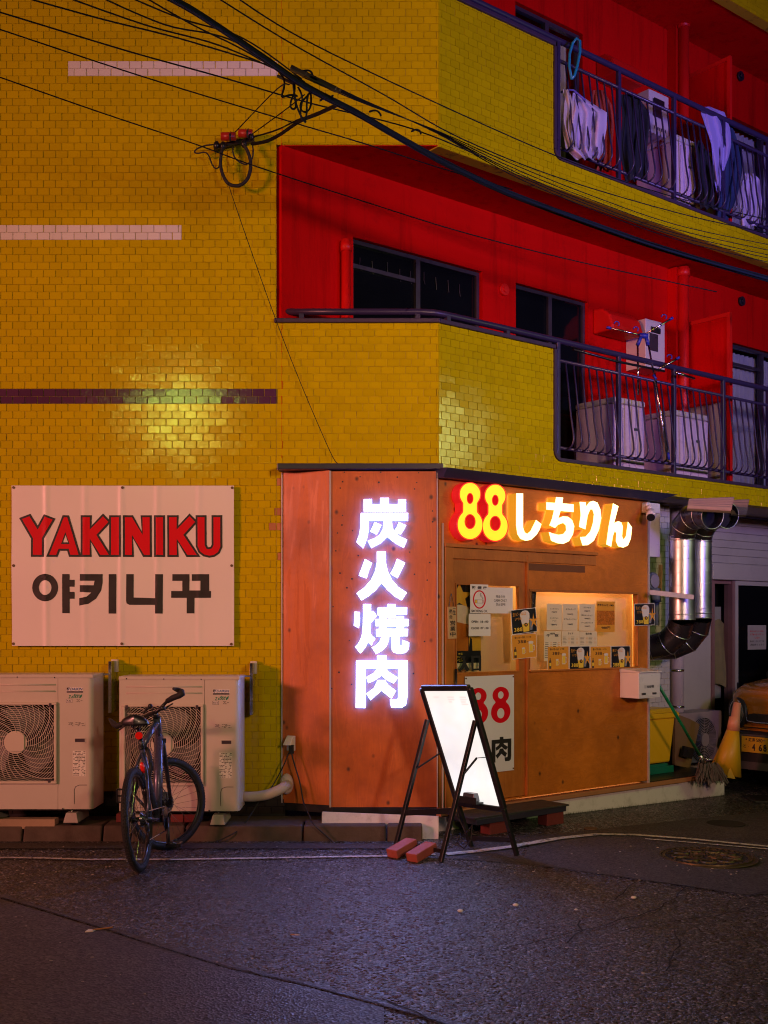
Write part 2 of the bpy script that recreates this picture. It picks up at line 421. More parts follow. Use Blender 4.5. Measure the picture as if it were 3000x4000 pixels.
strip('road_crack', [(1780, 3345), (1960, 3366), (2150, 3392), (2400, 3426), (2600, 3454), (2930, 3503), (3300, 3560)], .010, M_crack, .009, jag=.006)
strip('road_crack', [(2930, 3503), (3060, 3470), (3300, 3440)], .008, M_crack, .009, jag=.006)
for c in ([(2480, 3450), (2440, 3480), (2400, 3520)], [(2680, 3470), (2640, 3510), (2560, 3560), (2420, 3600), (2280, 3640), (2060, 3690), (1960, 3710)],
          [(2950, 3545), (2800, 3580), (2640, 3600), (2420, 3640)], [(2640, 3640), (2650, 3700), (2600, 3800)], [(1500, 3905), (1620, 3960), (1800, 4040)], [(2260, 3600), (2270, 3640), (2210, 3690)]):
    strip('road_crack', c, .010, M_crack, .008, jag=.012)
# painted edge line
strip('edge_line', [(-500, 3352), (100, 3355), (350, 3362), (700, 3362), (1100, 3355), (1500, 3348), (1700, 3342)], .042, M_paint, .010)
strip('edge_line', [(1740, 3342), (1860, 3330), (2000, 3312), (2180, 3280), (2330, 3264), (2480, 3266), (2700, 3282), (2900, 3302), (3200, 3330)], .085, M_paint, .012, w2=.05)
strip('edge_line', [(2520, 3282), (2700, 3296), (3000, 3322), (3300, 3350)], .03, M_paint, .012)
patch('gutter', [(-500, 3296), (600, 3296), (1560, 3298), (1560, 3318), (600, 3318), (-500, 3318)], M_gutter, .007)

# kerb in front of the tiled wall: each stone a thing would be too much of a wall -> one kerb, its stones parts
kerb = thing('kerb', 'dirty concrete kerb at the foot of the yellow tiled wall', 'kerb', (-1.5, 8.5, 0))
xs = [-4.6, -3.98, -3.37, -2.76, -2.15, -1.52, -.62, .02, .30]
for i, (a, b) in enumerate(zip(xs, xs[1:])):
    m = MB(); m.hexa([V((a + .006, 8.46, -.02)), V((b - .006, 8.46, -.02)), V((b - .006, 8.72, -.02)), V((a + .006, 8.72, -.02)),
                      V((a + .006, 8.50, .115)), V((b - .006, 8.50, .115)), V((b - .006, 8.72, .12)), V((a + .006, 8.72, .12))])
    m.build('kerb_stone', M_concrete, kerb, bevel=.012)
m = MB(); m.cube(-6, .43, 8.722, 8.99, -.02, .105); m.build('kerb_backing', M_concrete, kerb)

# ================================================================ THE APARTMENT BUILDING
bld = thing('apartment_building', 'yellow glazed tile apartment building with red balconies and plum railings', 'building', (.444, 9.0, 0))
TP, TW, Z0, X0T = .06035, .09945, 6.2184, -3.058
def chamf(q0, du, dv, n, uu, vv):
    """tile with sloped glaze edge; q0 lower-left on the mortar"""
    c = .0026; cv = .0014; t = .0062
    tl = [random.uniform(-.0007, .0007) for _ in range(3)]
    a = [q0, q0 + uu * du, q0 + uu * du + vv * dv, q0 + vv * dv]
    b = [q0 + uu * c + vv * cv + n * (t + tl[0]), q0 + uu * (du - c) + vv * cv + n * (t + tl[1]), q0 + uu * (du - c) + vv * (dv - cv) + n * (t + tl[1] + tl[2]), q0 + uu * c + vv * (dv - cv) + n * (t + tl[0] + tl[2])]
    return a + b
CF = [(4, 5, 6, 7), (0, 1, 5, 4), (1, 2, 6, 5), (2, 3, 7, 6), (3, 0, 4, 7)]
Zv = V((0, 0, 1))
def lay(pl, rects, over=(), x00=X0T, wbase=-.007, single=None, tilename='tile', mats=None, parent=None, field='tile_field', skip=None):
    m = MB(); singles = 0
    mats = mats or [M_tile, M_tilew, M_tilep, M_tilepink]
    for (x0, x1, z0, z1) in rects:
        ka = int(math.floor((Z0 - z1) / TP)); kb = int(math.ceil((Z0 - z0) / TP))
        for k in range(ka, kb):
            zt = min(Z0 - k * TP, z1); zb = max(Z0 - (k + 1) * TP, z0)
            if zt - zb < .014: continue
            off = x00 + (TW / 2 if k % 2 else 0)
            cuts = [c for (ka_, kb_, ca, cb, mi) in over if ka_ <= k < kb_ for c in (ca, cb)]
            j = int(math.floor((x0 - off) / TW))
            while off + j * TW < x1:
                a = max(off + j * TW, x0); b = min(off + (j + 1) * TW, x1); j += 1
                if b - a < .012: continue
                gv = random.choice((.0006, .0008, .0012, .0018, .003)); gh = .0004
                pts = sorted([a] + [c for c in cuts if a + .004 < c < b - .004] + [b])
                for i, (p, q) in enumerate(zip(pts, pts[1:])):
                    pa = p + (gv if p == a else 0); qb = q - (gv if q == b else 0)
                    mi = 0
                    for (ka_, kb_, ca, cb, mm) in over:
                        if ka_ <= k < kb_ and ca - .001 <= (p + q) / 2 <= cb + .001: mi = mm
                    if skip and skip((p + q) / 2, (zt + zb) / 2): continue
                    vs = chamf(pl.p(pa, zb + gh, wbase), qb - pa, zt - zb - 2 * gh, pl.n, pl.u, Zv)
                    if single and singles < 300 and mi == 0 and single(a, b, zb, zt):
                        singles += 1; t_ = MB(); t_.add(vs, CF); t_.build(tilename, mats[0], parent, fix=False)
                    else: m.add(vs, CF, mi)
    return m.build(field, mats, parent, fix=False, kind='stuff')
XL = (1079 - 1500) / F * 9.0
def holes_wall(m, pl, u0, u1, v0, v1, w0, w1, holes, mi=0):
    us = sorted({u0, u1, *[h[0] for h in holes], *[h[1] for h in holes]}); vs = sorted({v0, v1, *[h[2] for h in holes], *[h[3] for h in holes]})
    us = [a for a in us if u0 <= a <= u1]; vs = [a for a in vs if v0 <= a <= v1]
    for a, b in zip(us, us[1:]):
        for c, d in zip(vs, vs[1:]):
            if any(h[0] <= (a + b) / 2 <= h[1] and h[2] <= (c + d) / 2 <= h[3] for h in holes): continue
            m.box(pl, a, b, c, d, w0, w1, mi)
CAPZ = 4.095; OB1, OB2 = 3.105, 5.785; SB1, SB2 = 2.912, 5.525; LV = 2.684
uo, _ = PB.uv(2163, 1400)
# front wall (mortar behind the tiles) and its tiles
m = MB()
holes_wall(m, PA, -14, .444 - .02, -.02, 12, -.25, -.007, [(XL, 2, CAPZ, SB2 + .015), (XL + .02, 2, -1, SB1)])
fw = m.build('front_wall', M_grout, bld); M_tilepink = tile_mat('pink_smeared_tile', (.60, .26, .12), .25, .3)
over = [(0, 2, (265 - 1500) / F * 9, (1085 - 1500) / F * 9, 1), (22, 24, -9, (709 - 1500) / F * 9, 1), (44, 46, -9, (1083 - 1500) / F * 9, 2)] + [(a_, b_, (x_ - 1500) / F * 9, -.80, 3) for a_, b_, x_ in ((56, 57, 1080), (60, 61, 1072), (62, 63, 1050), (66, 67, 1084))]
lay(PA, [(-4.4, XL, .30, 7.4), (XL, .444, SB2 + .015, 7.4), (XL, .444, SB1 + .02, CAPZ), (XL, -.80, .30, SB1 + .02)], over, parent=fw,
    single=lambda a, b, c, d: a > XL + .01 and c > SB1 + .03 and d < CAPZ - .01)
# black tiled base behind the units
m = MB(); m.cube(-6, -.80, 8.985, 9.2, .0, .30); m.build('wall_base', M_black, bld)
lay(PA, [(-4.4, -.80, .12, .295)], x00=-3.0, wbase=.016, mats=[M_tilek], parent=fw, field='base_tile_field')
# side facade
m = MB()
holes_wall(m, PB, 0, 9, SB1, 12, -.12, -.007, [(uo, 9, OB1, 4.62 + .9), (-.1, 9, CAPZ, SB2), (uo, 9, OB2, 8.11), (-.1, 9, CAPZ + LV, 8.11), (-.1, 9, 4.6, SB2)])
sw = m.build('side_wall', M_grout, bld)
CR = .085
def corner_skip(base):
    return None
def sk(u, z): return False
lay(PB, [(0, uo, SB1, CAPZ), (uo, 6.6, SB1, OB1), (0, uo, SB2, CAPZ + LV), (uo, 6.6, SB2, OB2), (0, 6.6, 8.11, 8.5)], x00=-.02, parent=sw)
for ob in (OB1, OB2):       # rounded lower corner of the opening
    pts = [(uo, ob + CR), (uo, ob), (uo + CR, ob)] + [(uo + CR - CR * math.sin(a), ob + CR - CR * math.cos(a)) for a in [R(15 * i) for i in range(1, 6)]]
    m = MB(); m.prism(PB, pts, -.11, -.001); m.build('tile_corner_fillet', M_tile, bld)
# red inner faces of the parapets, floor slabs with red soffits
for z0, z1 in ((SB1, CAPZ), (SB2, CAPZ + LV)):
    m = MB(); m.box(PB, -.02, uo - .02, z0 + .1, z1 - .01, -.135, -.122); m.box(PA, XL, .40, z0 + .1, z1 - .01, -.27, -.252); m.build('parapet_lining', M_red, bld)
def slab(z0, z1, name, mt):
    b = PB.p(8.9, 0, -.125); r = PR.p(9.2, 0, 0); m = MB()
    pts = [V((XL + .005, 9.012, 0)), V((.43, 9.012, 0)), V((b.x, b.y, 0)), V((r.x, r.y, 0)), V((PR.p(.0, 0, 0).x, 9.012, 0))]
    n = len(pts); vs = [V((q.x, q.y, z0)) for q in pts] + [V((q.x, q.y, z1)) for q in pts]
    m.add(vs, [tuple(range(n - 1, -1, -1)), tuple(range(n, 2 * n))] + [(i, (i + 1) % n, n + (i + 1) % n, n + i) for i in range(n)])
    return m.build(name, mt, bld)
M_soffit = mat('painted_soffit', (.34, .28, .26), .7, var=.15, dirt=.4)
slab(SB1 + .008, 2.975, 'shop_soffit', M_soffit)
slab(2.978, 3.05, 'balcony_floor', M_red)
slab(SB2 + .010, 5.70, 'balcony_soffit', M_red)
slab(8.13, 8.3, 'upper_soffit', M_red)
# caps and opening trims
def trims(dz, ob, first):
    m = MB(); c = CAPZ + dz
    m.cube(XL - .015, .452, 8.975, 9.13, c, c + .036); m.box(PB, .0, uo + .012, c, c + .036, -.13, .020)
    m.build('parapet_cap', M_plumtrim, bld, bevel=.006)
    m = MB(); path = [(uo + .014, c)] + [(uo + .014, ob + CR)] + [(uo + CR - CR * math.cos(a) + .014, ob + CR - CR * math.sin(a) + .014) for a in [R(18 * i) for i in range(1, 5)]] + [(uo + CR, ob + .014), (8.8, ob + .014)]
    for (a, b), (d, e) in zip(path, path[1:]):
        q = [PB.p(a, b, -.12), PB.p(d, e, -.12), PB.p(d, e, .012), PB.p(a, b, .012)]
        n = V((0, 0, 1)) if abs(b - e) < 1e-4 else (PB.u if abs(a - d) < 1e-4 else (PB.u + Zv).normalized())
        m.hexa([x - n * .014 for x in q] + [x + n * .016 for x in q])
    m.build('opening_trim', M_plumtrim, bld)
trims(0, OB1, True); trims(LV, OB2, False)
# railings
def railing(dz):
    zt, zs, zb = 4.19 + dz, 4.015 + dz, 3.235 + dz; wr = -.04
    m = MB(); pts = [V((-.80, 9.05, zt + .01)), V((-.2, 9.05, zt + .01)), V((.30, 9.05, zt + .008)), V((.40, 9.06, zt + .006)), V((.50, 9.10, zt)), PB.p(.25, zt, wr)] + [PB.p(u, zt, wr) for u in (1, 3, 6, 8.8)]
    m.tube(pts, .027, 12); rl = m.build('top_rail', M_plum, bld)
    us = [PB.uv(x, 1400, wr)[0] for x in (2178, 2416, 2632, 2824)]; d = us[-1] - us[-2]
    us += [us[-1] + d * k for k in (1, 2, 3, 4)]
    m = MB(); m.tube([PB.p(us[0], zs, wr), PB.p(8.8, zs, wr)], .016, 8); m.build('middle_rail', M_plum, rl)
    m = MB(); m.tube([PB.p(us[0], zb, wr), PB.p(8.8, zb, wr)], .016, 8); m.build('bottom_rail', M_plum, rl)
    for u in us:
        m = MB(); m.box(PB, u - .02, u + .02, (OB1 + .02 if dz == 0 else OB2 + .02), zt, wr - .02, wr + .02); m.build('rail_post', M_plum, rl, bevel=.006)
    for x in (1178, 1632):
        X = (x - 1500) / F * 9.05; m = MB(); m.cube(X - .02, X + .02, 9.03, 9.07, CAPZ + dz + .03, zt); m.build('rail_post', M_plum, rl)
    for x in (1748, 1980):
        u = PB.uv(x, 1400, wr)[0]; m = MB(); m.box(PB, u - .02, u + .02, CAPZ + dz + .03, zt, wr - .02, wr + .02); m.build('rail_post', M_plum, rl)
    for i, (a, b) in enumerate(zip(us, us[1:])):
        if i > 5: break
        for k in range(7):
            u = a + (b - a) * (k + 1) / 8; m = MB()
            path = [(zs, 0), (zs - .25, .035), (zs - .5, .065), (zb + .12, .095), (zb + .06, .098), (zb + .02, .080), (zb - .002, .045), (zb - .004, .0)]
            m.tube([PB.p(u, v, wr + q) for v, q in path], .0085, 6); m.build('baluster', M_plum, rl)
railing(0); railing(LV)

# the red wall behind the balconies with its windows
def ub(x0, x1, y0, x=None, v0=None, y1=None):
    u0, v1 = PR.uv(x0, y0); u1, _ = PR.uv(x1, y0)
    if v0 is None: v0 = PR.uv(x0, y1)[1]
    return (u0, u1, v0, v1)
wins = [('sliding_window', ub(1380, 1885, 925, v0=3.62), 'a'), ('sliding_door', ub(2015, 2298, 1104, v0=3.12), 'b'), ('sliding_window', ub(2862, 3110, 1338, v0=3.12), 'c'),
        ('sliding_window', ub(1380, 1885, 925 - 1200, v0=3.62 + LV), 'a'), ('sliding_door', ub(2013, 2276, 4, v0=3.12 + LV), 'd'), ('sliding_window', ub(2860, 3110, 455, v0=3.12 + LV), 'c')]
wins[3] = (wins[3][0], (wins[0][1][0], wins[0][1][1], 3.62 + LV, wins[0][1][3] + LV), 'a')
m = MB(); holes_wall(m, PR, 0.0, 9, 3.0, 8.3, -.25, 0, [w_[1] for w_ in wins]); m.build('balcony_wall', M_red, bld)
M_curt = mat('pale_curtain', (.42, .38, .42), .8, var=.1); M_curtb = mat('beige_curtain', (.5, .42, .26), .8, var=.1)
M_room = mat('dark_backing', (.01, .01, .012), .8)  # near-black colour stands in for the unlit depth behind openings
for nm, (u0, u1, v0, v1), kd in wins:
    m = MB(); d0, d1 = -.09, -.045; f = .035
    m.box(PR, u0, u1, v1 - f, v1 - .001, d0, d1); m.box(PR, u0, u1, v0, v0 + f, d0, d1); m.box(PR, u0 + .001, u0 + f, v0 + f, v1 - f, d0, d1); m.box(PR, u1 - f, u1 - .001, v0 + f, v1 - f, d0, d1)
    um = (u0 + u1) / 2; m.box(PR, um - .025, um + .025, v0 + f, v1 - f, d0 - .01, d1 + .006)
    wn = m.build(nm, M_alu, bld)
    if kd in 'ac':
        m = MB(); m.box(PR, u0 + f, um - .025, v1 - .24, v1 - .205, d0 + .01, d1 - .004); m.build('transom_bar', M_alu, wn)
    for a, b in ((u0 + f, um - .025), (um + .025, u1 - f)):
        m = MB(); m.box(PR, a, b, v0 + f, v1 - f, -.078, -.072); m.build('pane', M_glassd if kd in 'ab' else M_glass, wn, fix=True)
    m = MB(); m.box(PR, u0, u1, v0, v1, -.24, -.23); m.build('dark_backing', M_room, wn)
    if kd in 'cd':
        m = MB(); n = 14 if kd == 'c' else 6; ua, ue = (u0 + f, u1 - f) if kd == 'c' else (um + .05, u1 - .08)
        m.grid(lambda s, t: PR.p(ua + (ue - ua) * s, v0 + .04 + (v1 - v0 - .1) * t, -.15 + .022 * math.sin(s * n * 6.283)), n * 8, 2)
        m.build('curtain', M_curt if kd == 'c' else M_curtb, wn, fix=False)
    if kd == 'a':
        m = MB()
        for i in range(9):
            x = u0 + .12 + i * (u1 - u0 - .2) / 9 + random.uniform(-.02, .02); z = v1 - .10 - random.uniform(0, .05)
            m.tube([PR.p(x, z, -.062), PR.p(x + random.uniform(-.01, .01), z - random.uniform(.05, .10), -.06), PR.p(x + .012, z - .11, -.062)], .0035, 5)
        m.build('curtain_hooks', M_alu, wn, fix=False, kind='stuff')
# pipes, pilaster, hoods and partitions on the red wall, both floors
def rpipe(px, y0, r, zb, dz=0, wv=None):
    wv = wv or r + .02; u, v1 = PR.uv(px, y0, wv); m = MB(); m.tube([PR.p(u, zb + dz, wv), PR.p(u, v1 + dz, wv)], r, 14)
    m.tube([PR.p(u, v1 - .10 + dz, wv), PR.p(u, v1 - .02 + dz, wv)], r * 1.2, 14); return m.build('drainpipe', M_redpipe, bld)
for dz in (0, LV):
    rpipe(1352, 937, .040, 3.05, dz); rpipe(2670, 1045, .058, 3.05, dz, .16)
    a, z1 = PR.uv(2606, 1050); b, _ = PR.uv(2650, 1050)
    m = MB(); m.box(PR, a, b, 3.05 + dz, 5.52 + dz, .002, .12); m.build('pilaster', M_red, bld)
    q = PR.uv(2640, 1205)[0]; m = MB()      # partition between two flats, square to the wall
    fz0, fz1 = 3.06 + dz, 4.93 + dz
    def pq(w0, w1, z0, z1, th, mi=0): m.box(PR, q - th, q + th, z0, z1, w0, w1, mi)
    pq(.13, .16, fz0, fz1, .02); pq(.66, .70, fz0, fz1, .02); pq(.16, .66, fz1 - .04, fz1, .018); pq(.16, .66, 4.0 + dz, 4.04 + dz, .018); pq(.16, .66, fz0, fz0 + .04, .018)
    pt = m.build('balcony_partition', M_redpipe, bld)
    m = MB(); m.box(PR, q - .006, q + .006, 4.04 + dz, fz1 - .04, .16, .66); m.build('partition_panel', M_red, pt)
    m = MB(); m.box(PR, q - .005, q + .005, fz0 + .04, 4.0 + dz, .16, .66); m.build('partition_panel', M_curtb, pt)
for (x0, x1, y0, y1) in ((2374, 2494, 1190, 1290), (2386, 2500, 188, 290)):
    u0, u1, v0, v1 = PR.box(x0, y0, x1, y1, .2); m = MB()
    prof = [(0, v0), (.26, v0), (.26, v0 + .05), (.22, v0 + .16), (.12, v1 - .02), (0, v1)]
    a = [PR.p(u0, v, w_ + .002) for w_, v in prof]; b = [PR.p(u1, v, w_ + .002) for w_, v in prof]; n = len(prof)
    m.add(a + b, [tuple(range(n)), tuple(range(2 * n - 1, n - 1, -1))] + [(i, (i + 1) % n, n + (i + 1) % n, n + i) for i in range(n)])
    m.build('vent_hood', M_redpipe, bld, bevel=.02)
for (x, y) in ((1965, 1133), (2893, 1178), (2888, 300)):
    u, v = PR.uv(x, y); m = MB(); m.tube([PR.p(u, v, .001), PR.p(u, v, .03)], .055, 18); m.tube([PR.p(u, v, .03), PR.p(u, v, .045)], .03, 14); m.build('vent_cap', M_redpipe if x < 2000 else M_black, bld)

# ground floor rear wall of the alley corner (cream siding, shutter box, sliding doors)
sh = thing('rear_house_wall', 'cream shopfront under the building with shutter box and sliding doors', 'shopfront', tuple(PR.p(3.4, 0, 0)))
dl = PR.uv(2776, 2262)[0]; dm = PR.uv(2862, 2262)[0]; dr = dm + 1.1; dt = 2.16
lx = PR.uv(2545, 2200)[0]
m = MB(); holes_wall(m, PR, lx - 1.0, 9, -.3, 2.90, -.25, 0, [(dl, dr, -.3, dt)]); m.build('wall', M_cream, sh)
for k in range(6):
    m = MB(); z = 2.36 + k * .088; m.box(PR, dl - .25, 9, z, z + .084, .002, .014); m.build('siding_board', M_cream, sh, bevel=.004)
m = MB(); m.box(PR, dl - .05, 9, dt + .003, 2.345, .003, .07); m.build('shutter_box', M_cream, sh, bevel=.01)
M_dframe = mat('door_frame_bronze', (.30, .16, .15), .4, metal=.2); M_kraft = mat('kraft_paper', (.32, .24, .12), .8, var=.2, bump=.4, bs=6)
m = MB(); m.box(PR, dl, dl + .05, -.2, dt, -.08, .02); m.box(PR, dm - .05, dm, -.2, dt, -.08, .03); m.box(PR, dl + .05, dm - .05, dt - .04, dt, -.08, .01)
dd = m.build('sliding_door', M_dframe, sh)
m = MB(); m.box(PR, dl + .05, dm - .05, -.2, dt - .04, -.035, -.03); m.build('pane', M_glass, dd)
m = MB(); m.box(PR, dl + .05, dm - .04, .80, 1.86, -.135, -.13); m.build('white_screen', M_cream, dd)
m = MB(); m.grid(lambda s, t: PR.p(dl + .03 + .42 * s, .85 + .75 * t + .12 * math.sin(s * 3.1), -.07 + .02 * math.sin(s * 9 + t * 4)), 14, 14); m.build('paper_cover', M_kraft, dd, fix=False)
m = MB(); m.box(PR, dl, dr, -.2, dt, -.24, -.23); m.build('dark_backing', M_room, dd)
m = MB(); m.box(PR, dm, dm + .06, -.2, dt, -.06, .035); m.box(PR, dm + .06, dr, dt - .05, dt, -.06, .035); m.box(PR, dr - .06, dr, -.2, dt - .05, -.06, .035)
dd2 = m.build('sliding_door', M_cream, sh)
m = MB(); m.box(PR, dm + .06, dr - .06, -.2, dt - .05, -.02, -.01); m.build('pane', M_glassd, dd2)
m = MB(); q0 = PR.box(2920, 2442, 2992, 2538, .0); m.box(PR, *q0, .001, .003); nt = m.build('notice', M_cream, dd2); m = MB()
for i_, (s_, cc) in enumerate((('い御日コバタは内車', 0), ('いさ下でいない者客お', 0), ('すまい', 0), ('ますでえまのこるあ様', 1), ('りなとさ路道私', 1))):
    h_ = (q0[3] - q0[2]); z_ = q0[3] - h_ * (.28 + i_ * .14); k_ = .12 if i_ != 2 else .36; w_ = q0[1] - q0[0]; m.text(s_, PR, q0[0] + w_ * k_, q0[1] - w_ * k_, z_, z_ + h_ * .08, .0042, mi=cc, mirror=True, offset=.01)
m.build('lettering', [M_inkred, M_ink], nt, fix=False)
m = MB(); u, v = PR.uv(2882, 2700, .04); m.box(PR, u - .012, u + .012, v - .12, v + .10, .036, .05); m.build('handle', M_black, dd2)
# white tiled return wall beside the shop, pipe and box
a = PR.uv(2535, 2200, .3)[0]; b = PR.uv(2622, 2200, .3)[0]
m = MB(); m.box(PR, a - .5, b - .02, -.1, 2.90, .01, .29); rw = m.build('return_wall', M_grout, sh)
lay(PR, [(a - .5, b - .02, .0, 2.88)], x00=.03, wbase=.292, mats=[M_whitebath], parent=rw, field='white_tile_field')
M_pinkpipe = mat('grey_pvc_pipe', (.50, .42, .44), .35, var=.06)
u, v1 = PR.uv(2643, 2470, .2)
m = MB(); m.tube([PR.p(u, .05, .2), PR.p(u, 2.9, .2)], .075, 20); dp = m.build('downpipe', M_pinkpipe, sh)
for y in (2618, 2760):
    z = PR.uv(2643, y, .2)[1]; m = MB(); m.tube([PR.p(u, z - .012, .2), PR.p(u, z + .012, .2)], .081, 20); m.build('pipe_clip', M_steel, dp)
M_edge = mat('dull_white_trim', (.46, .42, .40), .5, var=.1, dirt=.35)
# ================================================================ THE WOODEN YAKINIKU SHOP
shop = thing('yakiniku_shop', 'orange plywood grill restaurant built under the corner of the tiled building', 'shop', (.432, 8.84, .12))
def c1(x, y): return 1650 + .5726 * x, 1800 + .5726 * y
def wu(px, w=0): return PW.uv(px, 2441, w)[0]
def wz(px, py, w=0): return PW.uv(px, py, w)[1]
UE = wu(2529)
gl = (wu(1786), wu(2028), wz(1786, 2628), wz(1786, 2283)); wn_ = (wu(2066), wu(2494), wz(2060, 2626), wz(2060, 2300))
do = (wu(1765), wu(2056), .195, wz(1765, 2182))
ZT = 2.812
# front panel with the big characters, slanting panel, side wall
m = MB(); x0, x1 = (1290 - 1500) / F * 8.84, .430
m.cube(x0 + .002, x1, 8.84, 8.88, .200, 2.872); m.build('wall_panel', M_wood, shop)
m = MB(); m.box(PL, 0, .408, .215, 2.88, -.03, 0); m.build('wall_panel', M_wood, shop)
m = MB(); holes_wall(m, PW, .006, UE, .185, ZT, -.05, 0, [do, wn_]); m.build('side_wall_panel', M_wood2, shop)
# white aluminium edge strips
for (a, b, pl, w1) in ((x0 - .007, x0 + .007, PA, None),):
    m = MB(); m.cube(a, b, 8.828, 8.838, .20, 2.875); m.build('edge_strip', M_edge, shop)
m = MB(); m.box(PL, -.010, .000, .215, 2.88, -.05, .012); m.build('edge_strip', M_edge, shop)
m = MB(); m.cube(.419, .428, 8.826, 8.838, .20, 2.86); m.build('edge_strip', M_edge, shop)
m = MB(); m.box(PW, .034, .042, .185, ZT - .35, .001, .018); m.build('edge_strip', M_edge, shop)
m = MB(); m.box(PW, UE, UE + .022, .14, ZT, -.08, .012); m.build('edge_strip', M_edge, shop)
# pinned dark screw heads on the front panel
m = MB()
for (cx, cy) in ((694, 190), (818, 226), (980, 190), (1110, 229), (1278, 195), (680, 265), (965, 270), (1263, 272), (662, 315), (1246, 322), (680, 530), (675, 605), (758, 650), (640, 668), (1386, 495), (1388, 580), (1372, 778), (660, 983), (754, 1028), (1345, 1038), (1245, 992), (714, 1098), (606, 1247), (1345, 1310), (733, 1512), (652, 1762), (1237, 1772), (596, 1890), (751, 1857), (1324, 1520), (803, 845), (627, 808), (1207, 818), (1365, 900)):
    q = P(1000 + cx * .4972, 1750 + cy * .4972, 8.838); m.tube([q, q - V((0, .003, 0))], random.uniform(.005, .008), 8)
m.build('screw_heads', M_black, shop, kind='stuff')
# flashing over the wood
m = MB(); m.cube((1087 - 1500) / F * 8.9, .47, 8.80, 8.978, 2.885, 2.93); m.build('flashing', M_navy, shop, bevel=.004)
m = MB(); a = [PW.p(-.01, 2.905, .10), PW.p(UE + .05, 2.905, .10), PW.p(UE + .05, 2.935, -.10), PW.p(-.01, 2.935, -.10)]
m.hexa([PW.p(-.015, 2.816, .075), PW.p(UE + .04, 2.816, .075), PW.p(UE + .04, 2.816, -.05), PW.p(-.015, 2.816, -.05), PW.p(-.015, 2.888, .125), PW.p(UE + .30, 2.888, .125), PW.p(UE + .30, 2.905, -.05), PW.p(-.015, 2.905, -.05)])
m.build('flashing', M_navy, shop)
# door frame and door
m = MB(); hz = wz(1724, 2121)
m.box(PW, .058, do[0] - .002, .19, hz - .03, .001, .022); m.box(PW, .048, wu(2325), hz - .03, hz, .001, .035)
m.box(PW, do[0] - .002, wu(2325), do[3] + .002, hz - .03, .001, .012)
m.build('door_frame', M_woodtrim, shop, bevel=.003)
m = MB(); holes_wall(m, PW, do[0] + .003, do[1] - .003, .20, do[3] - .003, -.042, -.012, [gl]); dr_ = m.build('door', M_woodtrim, shop)
m = MB(); m.box(PW, gl[0] - .001, gl[1] + .001, gl[2] - .001, gl[3] + .001, -.030, -.026); m.build('pane', M_glass, dr_)
m = MB(); m.box(PW, gl[0] - .012, gl[0], gl[2] - .012, gl[3] + .012, -.011, -.004); m.box(PW, gl[1], gl[1] + .012, gl[2] - .012, gl[3] + .012, -.011, -.004)
m.box(PW, gl[0], gl[1], gl[3], gl[3] + .012, -.011, -.004); m.box(PW, gl[0], gl[1], gl[2] - .012, gl[2], -.011, -.004); m.build('glazing_bead', M_woodtrim, dr_)
u, v = PW.uv(1776, 2690, 0); m = MB(); m.tube([PW.p(do[0] + .028, v - .14, .02), PW.p(do[0] + .028, v + .16, .02)], .010, 10); m.box(PW, do[0] + .012, do[0] + .045, v - .01, v + .012, -.012, .02); m.build('door_handle', M_black, dr_)
m = MB(); m.box(PW, do[1] - .003, do[1] + .012, .20, do[3] + .06, .001, .016); m.build('door_stop', M_woodtrim, shop)
# slot over the window
a, b = wu(2058), wu(2284); z1 = wz(2058, 2200); m = MB(); m.box(PW, a, b, z1 - .06, z1, .001, .004); m.build('track_slot', mat('shadowed_slot_wood', (.16, .05, .01), .6), shop)
# window
m = MB(); f = .022
m.box(PW, wn_[0], wn_[1], wn_[3] - f, wn_[3] - .001, -.05, .010); m.box(PW, wn_[0], wn_[1], wn_[2] + .001, wn_[2] + f * .7, -.05, .022)
m.box(PW, wn_[0] + .001, wn_[0] + f * .5, wn_[2] + f, wn_[3] - f, -.05, .008); m.box(PW, wn_[1] - f, wn_[1] - .001, wn_[2] + f, wn_[3] - f, -.05, .010)
wd = m.build('window', M_woodtrim, shop, bevel=.002)
m = MB(); m.box(PW, wn_[0] + .008, wn_[1] - f, wn_[2] + f * .7, wn_[3] - f, -.034, -.030); m.build('pane', M_glass, wd)
# the room behind
M_inwall = mat('beige_interior_wall', (.70, .46, .22), .7, var=.05, vs=2); M_inwood = M_woodtrim
m = MB(); m.box(PW, .05, UE - .02, .19, 2.6, -.18, -.14); m.build('interior_wall', M_inwall, shop)
m = MB(); m.box(PW, .02, .05, .19, 2.6, -.18, -.052); m.build('interior_side', M_palew, shop)
m = MB(); m.box(PW, UE - .05, UE - .02, .19, 2.6, -.14, -.052); m.build('interior_side', M_palew, shop)
m = MB(); m.box(PW, do[1] - .05, do[1] - .03, .19, 2.6, -.14, -.052); m.build('interior_side', M_palew, shop)
m = MB(); m.box(PW, .02, UE - .02, 2.56, 2.60, -.14, -.052); m.build('interior_ceiling', M_inwall, shop)
m = MB(); m.tube([PW.p(wu(2100), 1.50, -.095), PW.p(wu(2128), 2.5, -.095)], .034, 16); m.build('smoke_pipe', M_steel, shop)
for k, (ua, pw) in enumerate(((.48, 24), (1.7, 82))):
    q = PW.p(ua, 2.50, -.095); l = lamp('shop_ceiling_light', 'AREA', tuple(q), pw, (1.0, .62, .26), (q.x, q.y, 0), 1.0 if ua > 1 else .4, .07)
    l.rotation_euler = (0, 0, R(ANG))
